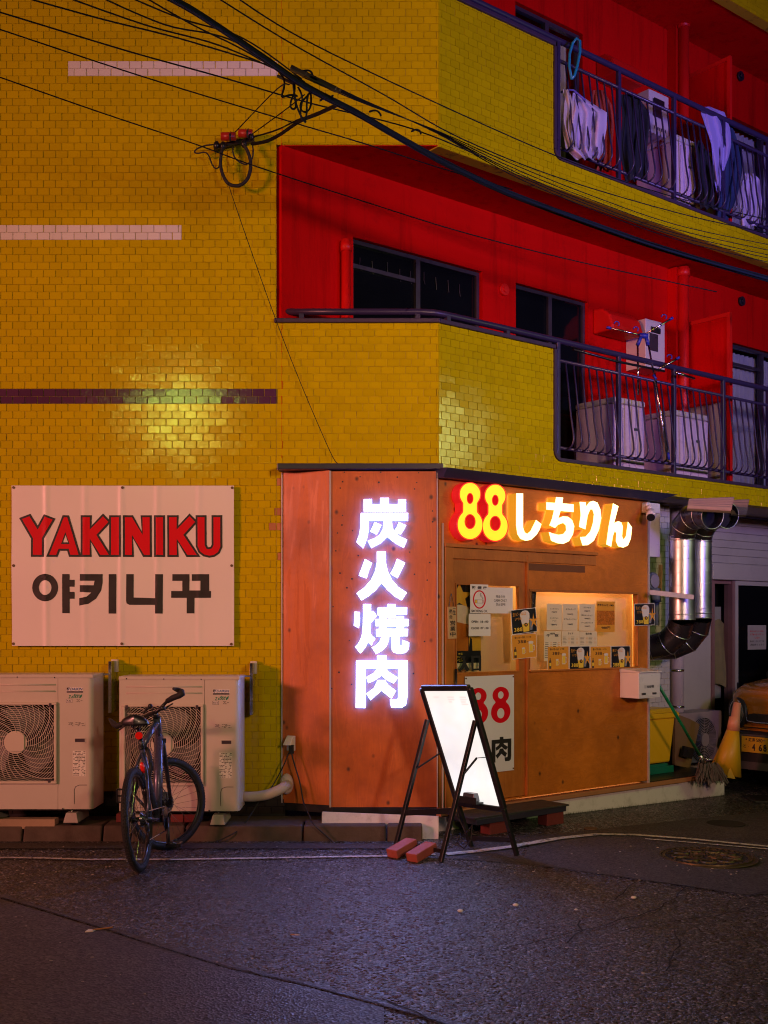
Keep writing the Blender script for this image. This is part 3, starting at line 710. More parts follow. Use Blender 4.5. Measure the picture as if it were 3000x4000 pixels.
# base: dark joint, sill board, plinth
M_sill = mat('orange_sill_board', (.42, .18, .08), .55, var=.25, dirt=.3)
m = MB(); m.box(PW, .0, wu(2836), .125, .165, -.25, .030); m.build('sill_board', M_sill, shop, bevel=.004)
m = MB(); m.box(PW, UE + .03, wu(2836) - .02, .165, .172, -.75, .0); m.build('deck', M_black, shop)
m = MB(); n = 24
m.hexa([PW.p(.02, .0, -.02), PW.p(wu(2836), -.09, -.02), PW.p(wu(2836), -.09, -.75), PW.p(.02, .0, -.75)] + [PW.p(u, .124, w_) for u, w_ in ((.02, -.02), (wu(2836), -.02), (wu(2836), -.75), (.02, -.75))])
m.build('plinth', M_whiteboard, shop)
m = MB(); m.cube(-.43, .42, 8.86, 8.98, .105, .20); m.box(PL, .0, .42, .150, .214, -.06, -.02); m.build('black_base_board', M_black, shop)  # black strip along the foot of the front panels
# small stones and mould along the plinth foot
wb = MB(); wb.hexa([P(1255, 3262, 8.56), P(1713, 3285, 8.56), P(1713, 3285, 8.80), P(1255, 3262, 8.80), P(1258, 3170, 8.62), P(1714, 3188, 8.62), P(1714, 3188, 8.80), P(1258, 3170, 8.80)])
wb.build('leaning_board', M_whiteboard, None, bevel=.003, label='grimy white board lying along the foot of the orange front panel', cat='board')
# electric socket with cover, and the hanging black cord
so = thing('power_socket', 'outdoor power socket with hinged white cover on the slanting panel', 'socket', tuple(P(1140, 2960, 8.93)))
PS = Plane(P(1140, 2900, 8.95).x, 8.93, -20); z = P(1140, 2900, 8.93).z
m = MB(); m.box(PS, -.035, .035, z - .065, z + .055, .0, .02); m.build('back_plate', M_white, so, bevel=.004)
m = MB(); m.hexa([PS.p(-.04, z - .015, .021), PS.p(.03, z - .015, .021), PS.p(.03, z - .015, .085), PS.p(-.04, z - .015, .085), PS.p(-.03, z + .05, .021), PS.p(.025, z + .05, .021), PS.p(.025, z + .05, .035), PS.p(-.03, z + .05, .035)]); m.build('hinged_cover', M_white, so, bevel=.004)
m = MB(); m.cube(*[*(P(1138, 2935, 8.88).x + a for a in (-.02, .02))], 8.86, 8.90, z - .085, z - .016); m.build('plug', M_black, so, bevel=.004)
def cord(name, pts, r, label, group=None, mt=None, cat='cable', seg=6, sub=6):
    q = [V(p) for p in pts]; fine = []
    for i in range(len(q) - 1):
        p0, p1, p2, p3 = q[max(i - 1, 0)], q[i], q[i + 1], q[min(i + 2, len(q) - 1)]
        for k in range(sub):
            t = k / sub; fine.append(.5 * ((2 * p1) + (p2 - p0) * t + (2 * p0 - 5 * p1 + 4 * p2 - p3) * t * t + (3 * p1 - p0 - 3 * p2 + p3) * t ** 3))
    fine.append(q[-1]); m = MB(); m.tube(fine, r, seg); return m.build(name, mt or M_rubber, None, fix=False, label=label, cat=cat, group=group)
cord('power_cable', [P(1138, 2940, 8.86), P(1150, 2985, 8.84), P(1172, 3060, 8.82), P(1186, 3135, 8.79), P(1205, 3180, 8.6), P(1225, 3220, 8.45), P(1290, 3280, 8.43), P(1310, 3300, 8.4), P(1345, 3290, 8.4), P(1320, 3288, 8.42), P(1310, 3303, 8.38), P(1400, 3308, 8.36), P(1500, 3311, 8.33), P(1640, 3300, 8.2)], .006, 'black power cord falling from the socket and running to the light board')
cord('drain_cord', [P(1128, 2940, 8.88), P(1110, 2985, 8.86), P(1082, 3040, 8.86), P(1050, 3090, 8.8), P(1020, 3120, 8.75), P(960, 3210, 8.6), P(900, 3262, 8.45), P(760, 3298, 8.42), P(300, 3296, 8.42), P(-100, 3288, 8.43)], .005, 'thin black cord hanging by the socket and running along the kerb behind the bicycle')

# ---------------------------------------------------------------- lit letter signs
M_kface = emis('white_lit_acrylic', (.26, .37, 1.0), 40.0); M_kside = emis('violet_lit_edge', (.45, .38, 1.0), 1.1); M_khalo = emis('violet_halo_rim', (.55, .46, 1.0), .85); M_kback = emis('added_back_glow', (.012, .09, 1.0), 42.0)  # violet rim and blue back layer are added to imitate the halo
M_yface = emis('warm_lit_acrylic', (1.0, .74, .22), 3.4); M_yside = emis('amber_lit_edge', (1.0, .46, .02), .55, (.6, .3, .05))
M_8face = emis('yellow_lit_acrylic', (1.0, .62, .012), 1.25, (.7, .4, .05)); M_8rim = emis('red_lit_acrylic', (1.0, .02, .01), 1.1, (.6, .02, .02)); M_8side = emis('red_lit_edge', (1.0, .012, .02), .32, (.6, .02, .03))
def letter(m, pl, loops, tf, w0, w1, face=0, side=1):
    q = [[pl.uv(*tf(*p), w1) for p in lp] for lp in loops]
    me = loops_mesh(q, (w1 - w0) / 2)
    return m.mesh2d(me, lambda x, y, z: pl.p(x, y, (w0 + w1) / 2 + z), face, side)
def kc(x, y): return 1000 + x * .4972, 1750 + y * .4972
def yc(x, y): return 1370 + x * .1507, 2340 + y * .1507
K1 = [[(845, 400), (912, 400), (912, 440), (975, 440), (975, 390), (1045, 390), (1045, 440), (1115, 440), (1115, 402), (1180, 402), (1180, 500), (845, 500)],
      [(822, 508), (1197, 508), (1196, 573), (888, 573), (886, 650), (873, 715), (843, 792), (788, 740), (806, 690), (818, 630)],
      [(930, 580), (988, 602), (968, 645), (948, 682), (895, 655), (915, 618)], [(1120, 580), (1182, 605), (1165, 640), (1137, 682), (1083, 655), (1106, 618)],
      [(1000, 577), (1070, 577), (1073, 620), (1090, 655), (1130, 692), (1190, 720), (1162, 786), (1095, 752), (1032, 700), (980, 750), (905, 788), (875, 728), (930, 708), (970, 680), (995, 635)]]
K2 = [[(948, 812), (1022, 812), (1022, 900), (1036, 965), (1070, 1035), (1120, 1092), (1187, 1135), (1145, 1200), (1085, 1165), (1030, 1115), (986, 1062), (940, 1120), (885, 1165), (828, 1200), (788, 1140), (850, 1095), (903, 1035), (935, 965), (948, 900)],
      [(855, 870), (915, 903), (890, 960), (870, 1027), (805, 1003), (830, 940)], [(1107, 868), (1173, 900), (1150, 950), (1112, 1025), (1053, 988), (1083, 935)]]
K3 = [[(312, 125), (532, 125), (532, 330), (576, 296), (640, 370), (685, 440), (620, 520), (528, 620), (525, 760), (510, 890), (560, 950), (648, 1028), (590, 1110), (545, 1220), (450, 1130), (400, 1230), (330, 1330), (247, 1420), (180, 1330), (105, 1240), (185, 1160), (250, 1040), (290, 900), (308, 700), (315, 400)],
      [(92, 320), (240, 332), (240, 560), (217, 765), (72, 690), (88, 560)],
      [(945, 125), (1167, 125), (1167, 212), (1467, 212), (1465, 412), (1165, 415), (1165, 500), (955, 500), (955, 425), (695, 428), (695, 212), (820, 222), (945, 218)],
      [(738, 440), (930, 440), (930, 512), (1178, 512), (1178, 437), (1382, 437), (1382, 512), (1506, 512), (1504, 708), (1385, 708), (1385, 768), (1492, 768), (1485, 968), (1270, 968), (1268, 1205), (1328, 1205), (1335, 1048), (1430, 1090), (1520, 1118), (1518, 1230), (1490, 1330), (1430, 1395), (1340, 1415), (1200, 1415), (1110, 1390), (1060, 1320), (1055, 968), (1005, 968), (990, 1090), (930, 1230), (820, 1340), (655, 1438), (605, 1350), (533, 1255), (650, 1200), (740, 1110), (790, 968), (652, 972), (652, 772), (738, 768), (738, 708), (642, 708), (642, 512), (738, 512)],
      ]
K4 = [[(785, 1668), (950, 1668), (950, 1628), (1027, 1628), (1027, 1668), (1192, 1668), (1190, 1960), (1180, 2020), (1145, 2042), (1060, 2040), (1050, 1975), (1105, 1975), (1115, 1960), (1115, 1735), (1028, 1735), (1040, 1755), (1120, 1805), (1082, 1852), (1030, 1828), (988, 1790), (930, 1830), (880, 1850), (865, 1800), (925, 1765), (950, 1735), (862, 1735), (862, 2045), (782, 2043)],
      [(955, 1822), (1015, 1822), (1040, 1862), (1102, 1908), (1065, 1972), (985, 1908), (900, 1985), (865, 1930), (925, 1885)]]
ks = thing('lit_character_sign', 'column of four glowing white characters mounted on the orange front panel', 'sign', (P(1500, 2300, 8.78).x, 8.78, P(1500, 2700, 8.78).z))
def grown(lp, g):
    n = len(lp); out = []; area = sum(lp[k][0] * lp[(k + 1) % n][1] - lp[(k + 1) % n][0] * lp[k][1] for k in range(n)); sg = 1 if area > 0 else -1
    for k in range(n):
        a, b, c = V(lp[k - 1]).to_2d(), V(lp[k]).to_2d(), V(lp[(k + 1) % n]).to_2d(); e1 = (b - a).normalized(); e2 = (c - b).normalized()
        bi = V((e1.y, -e1.x)) * sg + V((e2.y, -e2.x)) * sg; out.append(tuple(b + bi / max(.5, bi.length_squared / 2) * g))
    return out
for kk, tf in ((K1, kc), (K2, kc), (K4, kc)):
    m = MB()
    for i, lp in enumerate(kk): letter(m, PC, [grown(lp, -7)], tf, .018 - i * .0004, .024 + i * .0004, 3, 3)  # unseen back layer added to throw a blue glow on the wood
    for i, lp in enumerate(kk): letter(m, PC, [lp], tf, .032 - i * .0004, .050 + i * .0009, 2, 1); letter(m, PC, [grown(lp, -4)], tf, .045 - i * .0004, .056 + i * .0009)
    m.build('lit_character', [M_kface, M_kside, M_khalo, M_kback], ks, fix=False)
m = MB(); hole = [(930, 712), (1180, 712), (1180, 768), (930, 768)]
for i, lp in enumerate(K3): letter(m, PC, [grown(lp, -22), hole] if i == 3 else [grown(lp, -22)], yc, .018 - i * .0004, .024 + i * .0004, 3, 3)
for i, lp in enumerate(K3):
    letter(m, PC, [lp, hole] if i == 3 else [lp], yc, .032 - i * .0004, .050 + i * .0009, 2, 1)
    letter(m, PC, [grown(lp, -13), grown(hole, 12)] if i == 3 else [grown(lp, -13)], yc, .045 - i * .0004, .056 + i * .0009)
m.build('lit_character', [M_kface, M_kside, M_khalo, M_kback], ks, fix=False)
# 88 and the four kana
ys = thing('lit_fascia_sign', 'glowing yellow 88 with red rim and four white kana over the shop window', 'sign', tuple(PW.p(.9, 2.15, .05)))
def ellp(cx, cy, rx, ry, n=28, a0=0): return [(cx + rx * math.cos(a0 + 2 * math.pi * k / n), cy + ry * math.sin(a0 + 2 * math.pi * k / n)) for k in range(n)]
def eight(cx, t, b, rt, rb, grow=0, waist=46):
    """outline of an 8 from two stacked ellipses"""
    top = (cx, t[0], rt[0] + grow, rt[1] + grow); bot = (cx, b[0], rb[0] + grow, rb[1] + grow); R_ = []; n = 44
    ya, yb = top[1] - top[3], bot[1] + bot[3]
    for k in range(n + 1):
        y = ya + (yb - ya) * (1 - math.cos(math.pi * k / n)) / 2; wd = 0
        for (x, cy, rx, ry) in (top, bot):
            q = 1 - ((y - cy) / ry) ** 2
            if q > 0: wd = max(wd, rx * math.sqrt(q))
        if top[1] < y < bot[1]: wd = max(wd, waist + grow + (y - (top[1] + bot[1]) / 2 - 0) ** 2 * .0)
        R_.append((wd, y))
    return [(cx + a, y) for a, y in R_] + [(cx - a, y) for a, y in reversed(R_[1:-1])]
for (cx, dy) in ((325, 0), (497, 12)):
    o = eight(cx, (228 + dy,), (435 + dy,), (69, 76), (84, 98)); h1 = ellp(cx, 257 + dy, 23, 38); h2 = ellp(cx, 415 + dy, 38, 52)
    g = 7; og = eight(cx, (228 + dy,), (435 + dy,), (69, 76), (84, 98), g); h1g = ellp(cx, 257 + dy, 23 - 4, 38 - 5); h2g = ellp(cx, 415 + dy, 38 - 5, 52 - 6)
    m = MB(); letter(m, PW, [og, h1g, h2g], c1, .012, .100 + (.001 if cx > 400 else 0), 1, 2); letter(m, PW, [o, h1, h2], c1, .090, .104 + (.001 if cx > 400 else 0), 0, 1)
    m.build('lit_digit', [M_8face, M_8rim, M_8side], ys, fix=False)
KS = [[(640, 222), (687, 222), (687, 455), (698, 488), (715, 498), (737, 480), (775, 403), (812, 432), (800, 470), (778, 505), (742, 538), (705, 546), (668, 532), (648, 500), (639, 440)],
      [(912, 247), (960, 251), (955, 290), (1032, 297), (1032, 350), (942, 342), (928, 392), (960, 378), (995, 382), (1022, 405), (1036, 445), (1028, 500), (1000, 548), (960, 567), (920, 562), (878, 545), (862, 485), (890, 496), (930, 505), (962, 498), (980, 475), (978, 440), (960, 424), (925, 436), (905, 458), (866, 440), (884, 395), (898, 337), (845, 333), (845, 283), (905, 287)],
      [(1072, 280), (1115, 283), (1116, 312), (1138, 282), (1165, 273), (1195, 286), (1214, 330), (1220, 390), (1205, 470), (1170, 545), (1130, 575), (1092, 577), (1075, 520), (1112, 518), (1145, 482), (1163, 425), (1170, 365), (1160, 332), (1145, 332), (1128, 372), (1112, 468), (1068, 450), (1080, 370)],
      [(1300, 290), (1338, 310), (1308, 425), (1335, 412), (1357, 420), (1368, 450), (1362, 515), (1372, 537), (1388, 515), (1402, 415), (1430, 455), (1422, 530), (1402, 578), (1370, 592), (1335, 583), (1320, 550), (1322, 492), (1312, 480), (1300, 512), (1288, 586), (1254, 570), (1270, 450)]]
for lp in KS:
    m = MB(); letter(m, PW, [lp], c1, .012, .105); m.build('lit_character', [M_yface, M_yside], ys, fix=False)

# ---------------------------------------------------------------- the banner
bn = thing('vinyl_banner', 'pinkish white vinyl banner with red latin and black hangul lettering on the tiled wall', 'banner', (-1.85, 8.96, 1.5))
M_ban = mat('white_vinyl', (.80, .74, .74), .38, var=.03, vs=1.5)
Bw = .045
u0, u1 = PA.uv(46, 2000, Bw)[0], PA.uv(914, 2000, Bw)[0]; v1, v0 = PA.uv(46, 1897, Bw)[1], PA.uv(46, 2523, Bw)[1]
folds = [(251, 9), (459, 6), (655, 10), (850, 8), (1076, 7)]
def ripple(u, v):
    d = 0
    for fx, a in folds:
        fu = PA.uv(fx * .723, 2000, Bw)[0]; d += a * .0006 * math.exp(-((u - fu) / .02) ** 2)
    d += .006 * math.sin(u * 3.1 + v * 1.7) + .004 * math.sin(v * 7 + u * 2.3)
    return d
m = MB(); m.grid(lambda s, t: PA.p(u0 + (u1 - u0) * s, v0 + (v1 - v0) * t, Bw + ripple(u0 + (u1 - u0) * s, v0 + (v1 - v0) * t)), 150, 60); m.build('sheet', M_ban, bn, fix=False)
def onban(m, me, u0_, u1_, v0_, v1_, lift, mi=0):
    xs = [v.co.x for v in me.vertices]; ys_ = [v.co.y for v in me.vertices]; a, b, c, d = min(xs), max(xs), min(ys_), max(ys_)
    def fn(x, y, z):
        u = u0_ + (x - a) / (b - a) * (u1_ - u0_); v = v0_ + (y - c) / (d - c) * (v1_ - v0_); return PA.p(u, v, Bw + ripple(u, v) + lift)
    return m.mesh2d(me, fn, mi)
def bc(x, y): return x * .7233, 1800 + y * .7233
def poly_b(m, loops, lift, grow=0, mi=0):
    lift += .0015; q = [[PA.uv(*bc(*p), Bw) for p in lp] for lp in loops]; me = loops_mesh(q)
    bm = bmesh.new(); bm.from_mesh(me); bmesh.ops.triangulate(bm, faces=bm.faces)
    for _ in range(4):
        es = [e for e in bm.edges if e.calc_length() > .035]
        if not es: break
        bmesh.ops.subdivide_edges(bm, edges=es, cuts=1); bmesh.ops.triangulate(bm, faces=bm.faces)
    bm.to_mesh(me); bm.free()
    return m.mesh2d(me, lambda x, y, z: PA.p(x, y, Bw + ripple(x, y) + lift), mi)
# YAKINIKU: black outline shapes then the red faces
LET = [[(120, 315), (160, 300), (205, 372), (243, 302), (285, 318), (228, 418), (228, 508), (180, 508), (180, 418)],
       [(346, 305), (364, 305), (425, 508), (382, 508), (372, 475), (318, 475), (305, 508), (268, 508)],
       [(447, 305), (485, 305), (485, 372), (556, 300), (585, 330), (520, 400), (588, 508), (542, 508), (485, 420), (485, 508), (447, 508)],
       [(600, 305), (642, 305), (642, 508), (600, 508)],
       [(675, 305), (712, 305), (770, 400), (770, 305), (808, 305), (808, 508), (778, 508), (712, 400), (712, 508), (675, 508)],
       [(842, 305), (880, 305), (880, 508), (842, 508)],
       [(914, 305), (954, 305), (954, 372), (1024, 300), (1054, 330), (990, 400), (1062, 508), (1012, 508), (954, 420), (954, 508), (914, 508)],
       [(1068, 305), (1105, 305), (1105, 455), (1115, 475), (1130, 478), (1145, 473), (1154, 455), (1154, 305), (1190, 305), (1190, 465), (1178, 492), (1155, 508), (1130, 512), (1103, 506), (1080, 488), (1068, 460)]]
AH = [(354, 400), (340, 440), (368, 440)]
m = MB()
for i, lp in enumerate(LET):
    cx = sum(p[0] for p in lp) / len(lp); n = len(lp); g = 11; out = []
    area = sum(lp[k][0] * lp[(k + 1) % n][1] - lp[(k + 1) % n][0] * lp[k][1] for k in range(n)); sg = 1 if area > 0 else -1
    for k in range(n):
        a, b, c = V(lp[k - 1]).to_2d(), V(lp[k]).to_2d(), V(lp[(k + 1) % n]).to_2d()
        e1 = (b - a).normalized(); e2 = (c - b).normalized(); n1 = V((e1.y, -e1.x)) * sg; n2 = V((e2.y, -e2.x)) * sg
        bi = (n1 + n2); bi = bi / max(.35, bi.length_squared / 2) if bi.length > .01 else n1
        out.append(tuple(b + bi * g))
    poly_b(m, [out] + ([AH] if i == 1 else []), .0012 + i * .0001)
m.build('outline_print', M_ink, bn, fix=False)
for i, lp in enumerate(LET):
    m = MB(); poly_b(m, [lp] + ([[(354, 385), (331, 450), (377, 450)]] if i == 1 else []), .0030); m.build('red_letter', M_inkred, bn, fix=False)
HG = [[ellp(246, 685, 70, 74), ellp(246, 685, 34, 40)], [[(338, 612), (378, 612), (378, 643), (405, 643), (405, 680), (378, 680), (378, 708), (405, 708), (405, 745), (378, 745), (378, 823), (338, 823)]],
      [[(433, 612), (555, 612), (555, 660), (548, 700), (520, 745), (480, 772), (430, 782), (430, 742), (470, 734), (495, 712), (433, 708), (433, 672), (508, 672), (512, 648), (433, 648)]],
      [[(588, 612), (629, 612), (629, 825), (588, 825)]],
      [[(682, 612), (722, 612), (722, 738), (838, 742), (838, 778), (700, 778), (685, 770), (682, 755)]], [[(838, 612), (879, 612), (879, 825), (838, 825)]],
      [[(930, 612), (1022, 612), (1022, 700), (1082, 700), (1082, 648), (1035, 648), (1035, 612), (1129, 612), (1129, 703), (1139, 703), (1139, 740), (1050, 740), (1050, 824), (1008, 824), (1008, 740), (924, 740), (924, 703), (984, 703), (984, 648), (930, 648)]]]
for lps in HG:
    m = MB(); poly_b(m, lps, .0012); m.build('hangul_letter', M_ink, bn, fix=False)
for (x, y) in ((75, 145), (662, 145), (1254, 146), (75, 566), (1251, 566), (71, 988), (659, 988), (1249, 990)):
    u, v = PA.uv(*bc(x, y), Bw); m = MB(); m.tube([PA.p(u, v, Bw + ripple(u, v) - .002), PA.p(u, v, Bw + ripple(u, v) + .005)], .011, 14); m.build('eyelet', M_rust, bn)

# ---------------------------------------------------------------- papers and posters on the shop
class Sheet:
    """a small sheet hung on a plane: x,y in 0..1 from its lower left corner"""
    def __init__(s, pl, x0, y0, x1, y1, w, rot=0):
        s.pl = pl; s.w = w; s.u0, s.u1, s.v0, s.v1 = pl.box(x0, y0, x1, y1, w); s.rot = R(rot)
        s.cu, s.cv = (s.u0 + s.u1) / 2, (s.v0 + s.v1) / 2; s.W = s.u1 - s.u0; s.Hh = s.v1 - s.v0
    def q(s, x, y, k=0):
        a = (x - .5) * s.W; b = (y - .5) * s.Hh; c, d = math.cos(s.rot), math.sin(s.rot)
        return s.pl.p(s.cu + a * c - b * d, s.cv + a * d + b * c, s.w + k * .0009)
    def poly(s, m, pts, k, mi=0): b = len(m.v); m.add([s.q(x, y, k) for x, y in pts], [tuple(range(len(pts)))], mi)
    def paper(s, m, mi=0):
        a = [s.q(0, 0, -1.2), s.q(1, 0, -1.2), s.q(1, 1, -1.2), s.q(0, 1, -1.2)]; b = [s.q(0, 0), s.q(1, 0), s.q(1, 1), s.q(0, 1)]; m.hexa([a[0], a[1], b[1], b[0], a[3], a[2], b[2], b[3]], mi)
    def txt(s, m, st, x0, x1, y0, y1, k=2, mi=0, off=.008, **kw):
        c = s.pl; me = font_mesh(st, off, spacing=kw.get('spacing', 1)); xs = [v.co.x for v in me.vertices]; ys_ = [v.co.y for v in me.vertices]
        if not xs: return
        a, b, e, f = min(xs), max(xs), min(ys_), max(ys_); mir = kw.get('mirror')
        m.mesh2d(me, lambda x, y, z: s.q(x0 + ((b - x) if mir else (x - a)) / (b - a) * (x1 - x0), y0 + (y - e) / max(1e-6, f - e) * (y1 - y0), k), mi)
def star(cx, cy, r, ry, r2=.42, n=5): return [(cx + (r if k % 2 == 0 else r * r2) * math.sin(math.pi * k / n), cy + (ry if k % 2 == 0 else ry * r2) * math.cos(math.pi * k / n)) for k in range(2 * n)]
def poster(name, label, cat, sh, base, group=None):
    t = thing(name, label, cat, tuple(sh.q(.5, 0)), group); m = MB(); sh.paper(m); m.build('paper', base, t); return t
def beer(x0, y0, x1, y1, w, rot, label):
    s = Sheet(PW, x0, y0, x1, y1, w, rot); t = poster('beer_poster', label, 'poster', s, M_paper, 'dark beer posters'); m = MB()
    s.poly(m, [(.02, .02), (.98, .02), (.98, .98), (.02, .98)], 1, 0)
    s.poly(m, [(.45, .06), (.68, .06), (.70, .52), (.38, .52)], 2, 1)
    s.poly(m, [(.40, .40), (.44, .36), (.52, .42), (.60, .36), (.68, .42), (.72, .62), (.72, .80), (.66, .90), (.56, .94), (.46, .92), (.38, .86), (.34, .76), (.36, .60)], 3, 2)
    s.poly(m, ellp(.56, .34, .07, .08, 14), 4, 0); s.poly(m, star(.56, .345, .05, .06), 5, 3)
    s.poly(m, [(.70, .10), (.80, .10), (.84, .30), (.80, .55), (.76, .62), (.72, .50)], 2, 4)
    s.poly(m, star(.87, .46, .20, .34, .30), 3, 3); m.build('picture', [M_inkblk, M_inkyel, M_inkwh, M_inkor, M_steelp], t, fix=False)
    m = MB(); s.txt(m, '生ビールは', .05, .58, .74, .88, 6); s.txt(m, 'いつも', .13, .40, .55, .68, 6); m.build('lettering', M_inkor, t, fix=False)
    m = MB(); s.txt(m, '388', .08, .40, .10, .26, 6, off=.02, spacing=1.15); m.build('price', M_inkyel, t, fix=False)
    m = MB(); s.txt(m, '円', .42, .46, .16, .24, 6); m.build('yen_mark', M_inkor, t, fix=False)
    return t
M_steelp = mat('silver_print', (.22, .24, .27), .5, var=.5, vs=40)
M_glassp = mat('mug_print', (.82, .66, .42), .5, var=.12, vs=30)
def mug(s, m, x, y, wd, h, k=2):
    s.poly(m, [(x, y), (x + wd, y), (x + wd, y + h), (x, y + h)], k, 0); s.poly(m, [(x + wd * .12, y + h * .12), (x + wd * .88, y + h * .12), (x + wd * .88, y + h * .84), (x + wd * .12, y + h * .84)], k + 1, 1)
    s.poly(m, [(x - .1 * wd, y + h * .9), (x + 1.1 * wd, y + h * .9), (x + wd * 1.05, y + h * 1.08), (x + wd * .5, y + h * 1.14), (x - wd * .05, y + h * 1.08)], k + 1, 2)
    for (a, b, c, d) in ((1.0, 1.32, .62, .70), (1.0, 1.32, .18, .26), (1.24, 1.34, .2, .68)): s.poly(m, [(x + wd * a, y + h * c), (x + wd * b, y + h * c), (x + wd * b, y + h * d), (x + wd * a, y + h * d)], k + 2, 2)
def highball(x0, y0, x1, y1, w, rot, label):
    s = Sheet(PW, x0, y0, x1, y1, w, rot); t = poster('highball_poster', label, 'poster', s, M_paper, 'orange highball posters'); m = MB()
    s.poly(m, [(.015, .015), (.985, .015), (.985, .985), (.015, .985)], 1, 3)
    mug(s, m, .68, .22, .17, .42); mug(s, m, .40, .18, .11, .24)
    s.poly(m, [(.08, .05), (.18, .05), (.18, .38), (.15, .42), (.15, .50), (.11, .50), (.11, .42), (.08, .38)], 2, 4); s.poly(m, [(.09, .16), (.17, .16), (.17, .30), (.09, .30)], 3, 1)
    m.build('picture', [M_glassp, M_inkyel, M_inkwh, M_orpaper, M_rust], t, fix=False)
    m = MB(); s.txt(m, '角ハイボールは', .12, .52, .82, .92, 3); s.txt(m, 'いつも', .60, .78, .83, .91, 3); s.txt(m, '388', .24, .56, .63, .76, 3, off=.02, spacing=1.2); s.txt(m, '円', .60, .66, .64, .70, 3)
    m.build('lettering', M_ink, t, fix=False); return t
def c2(x, y): return 1750 + .211 * x, 2250 + .211 * y
def c3(x, y): return 2040 + .3255 * x, 2300 + .3255 * y
def pb(f, a, b, c, d): return (*f(a, b), *f(c, d))
beer(*pb(c2, 1172, 605, 1640, 1060), .030, 5, 'dark beer poster tilted across the door edge above an orange poster')
beer(*pb(c3, 1345, 175, 1590, 440), .020, 1.5, 'dark beer poster pinned at the far right edge of the shop wall')
beer(*pb(c3, 566, 690, 810, 968), .003, 0, 'dark beer poster in the window between two orange highball posters')
beer(*pb(c3, 1065, 688, 1295, 962), .003, 0, 'dark beer poster at the right end of the bottom row in the window')
highball(*pb(c2, 1180, 1075, 1640, 1530), .027, 3, 'orange highball poster tilted across the door edge below a dark beer poster')
highball(*pb(c3, 300, 690, 556, 975), .003, 0, 'orange highball poster at the left end of the bottom row in the window')
highball(*pb(c3, 815, 690, 1062, 972), .003, 0, 'orange highball poster in the window between two dark beer posters')
def menu(x0, y0, x1, y1, w, rot, lines, label, base=None, title=None):
    s = Sheet(PW, *pb(c3, x0, y0, x1, y1), w, rot); t = poster('menu_sheet', label, 'menu', s, base or M_papery, 'paper menus in the window'); m = MB()
    for (st, a, b, c, d) in lines: s.txt(m, st, a, b, c, d, 2, off=.012)
    m.build('lettering', M_ink, t, fix=False); return s, t
menu(295, 180, 475, 497, .003, -1, [('ユッケジャン', .2, .78, .78, .84), ('788円', .3, .66, .66, .72), ('ユッケジャン', .2, .76, .43, .49), ('クッパ', .36, .62, .33, .39), ('988円', .3, .66, .18, .24)], 'cream menu sheet, leftmost of three, listing two dishes with 788 and 988 yen')
menu(483, 182, 664, 503, .003, -1, [('おでんスープ', .2, .85, .78, .84), ('588円', .32, .68, .59, .65), ('おでんチャプチェ', .08, .92, .40, .46), ('788円', .32, .68, .21, .27)], 'cream menu sheet, middle of three, listing two dishes with 588 and 788 yen')
menu(683, 182, 870, 504, .003, -1, [('スンドゥブ', .26, .74, .84, .90), ('788円', .32, .68, .71, .77), ('激辛スンドゥブ', .14, .84, .55, .61), ('888円', .34, .7, .43, .49), ('チーズスンドゥブ', .14, .88, .27, .33), ('988円', .34, .7, .14, .20)], 'cream menu sheet, rightmost of three, listing three dishes up to 988 yen')
s, t = menu(892, 150, 1110, 522, .003, 0, [('激辛ホルモンMIX', .03, .97, .84, .92), ('988円', .26, .74, .10, .19)], 'orange menu sheet with a photo of spicy grilled offal', M_orpaper)
M_food = mat('food_photo_print', (.62, .16, .02), .3, var=.9, vs=42); m = MB(); s.poly(m, [(.02, .24), (.98, .24), (.98, .70), (.02, .70)], 1); m.build('picture', M_food, t, fix=False)
def listing(x0, y0, x1, y1, titles, label, rows=7, cols=2, w=.0018, k=None):
    s = Sheet(PW, *pb(c3, x0, y0, x1, y1), w, 0); t = poster('menu_list', label, 'menu', s, M_papery, 'price lists in the window'); m = MB(); m2 = MB()
    for (st, a, b, c, d) in titles: s.txt(m, st, a, b, c, d, 2, off=.014)
    r_ = random.Random(x0)
    for c in range(cols):
        for i in range(rows):
            y = .60 - i * .55 / rows * 1.0; x = .05 + c * .92 / cols; l = .92 / cols
            s.poly(m, [(x, y), (x + l * r_.uniform(.3, .5), y), (x + l * .45, y + .016), (x, y + .016)], 2); s.poly(m2, [(x + l * .66, y), (x + l * .9, y), (x + l * .9, y + .014), (x + l * .66, y + .014)], 2)
    m.build('lettering', M_ink, t, fix=False); m2.build('prices', M_inkor, t, fix=False, kind='stuff'); return t
listing(262, 508, 466, 868, [('焼き物', .36, .62, .88, .95), ('牛', .14, .34, .80, .90), ('豚', .62, .84, .80, .90)], 'grilled beef and pork price list, longest sheet half hidden at the lower left', 9)
listing(474, 508, 684, 690, [('サイド', .34, .64, .76, .92)], 'price list of side dishes between two other lists', 6)
listing(686, 512, 898, 690, [('飲み物', .34, .68, .76, .92)], 'price list of drinks, rightmost of the three lists', 6)
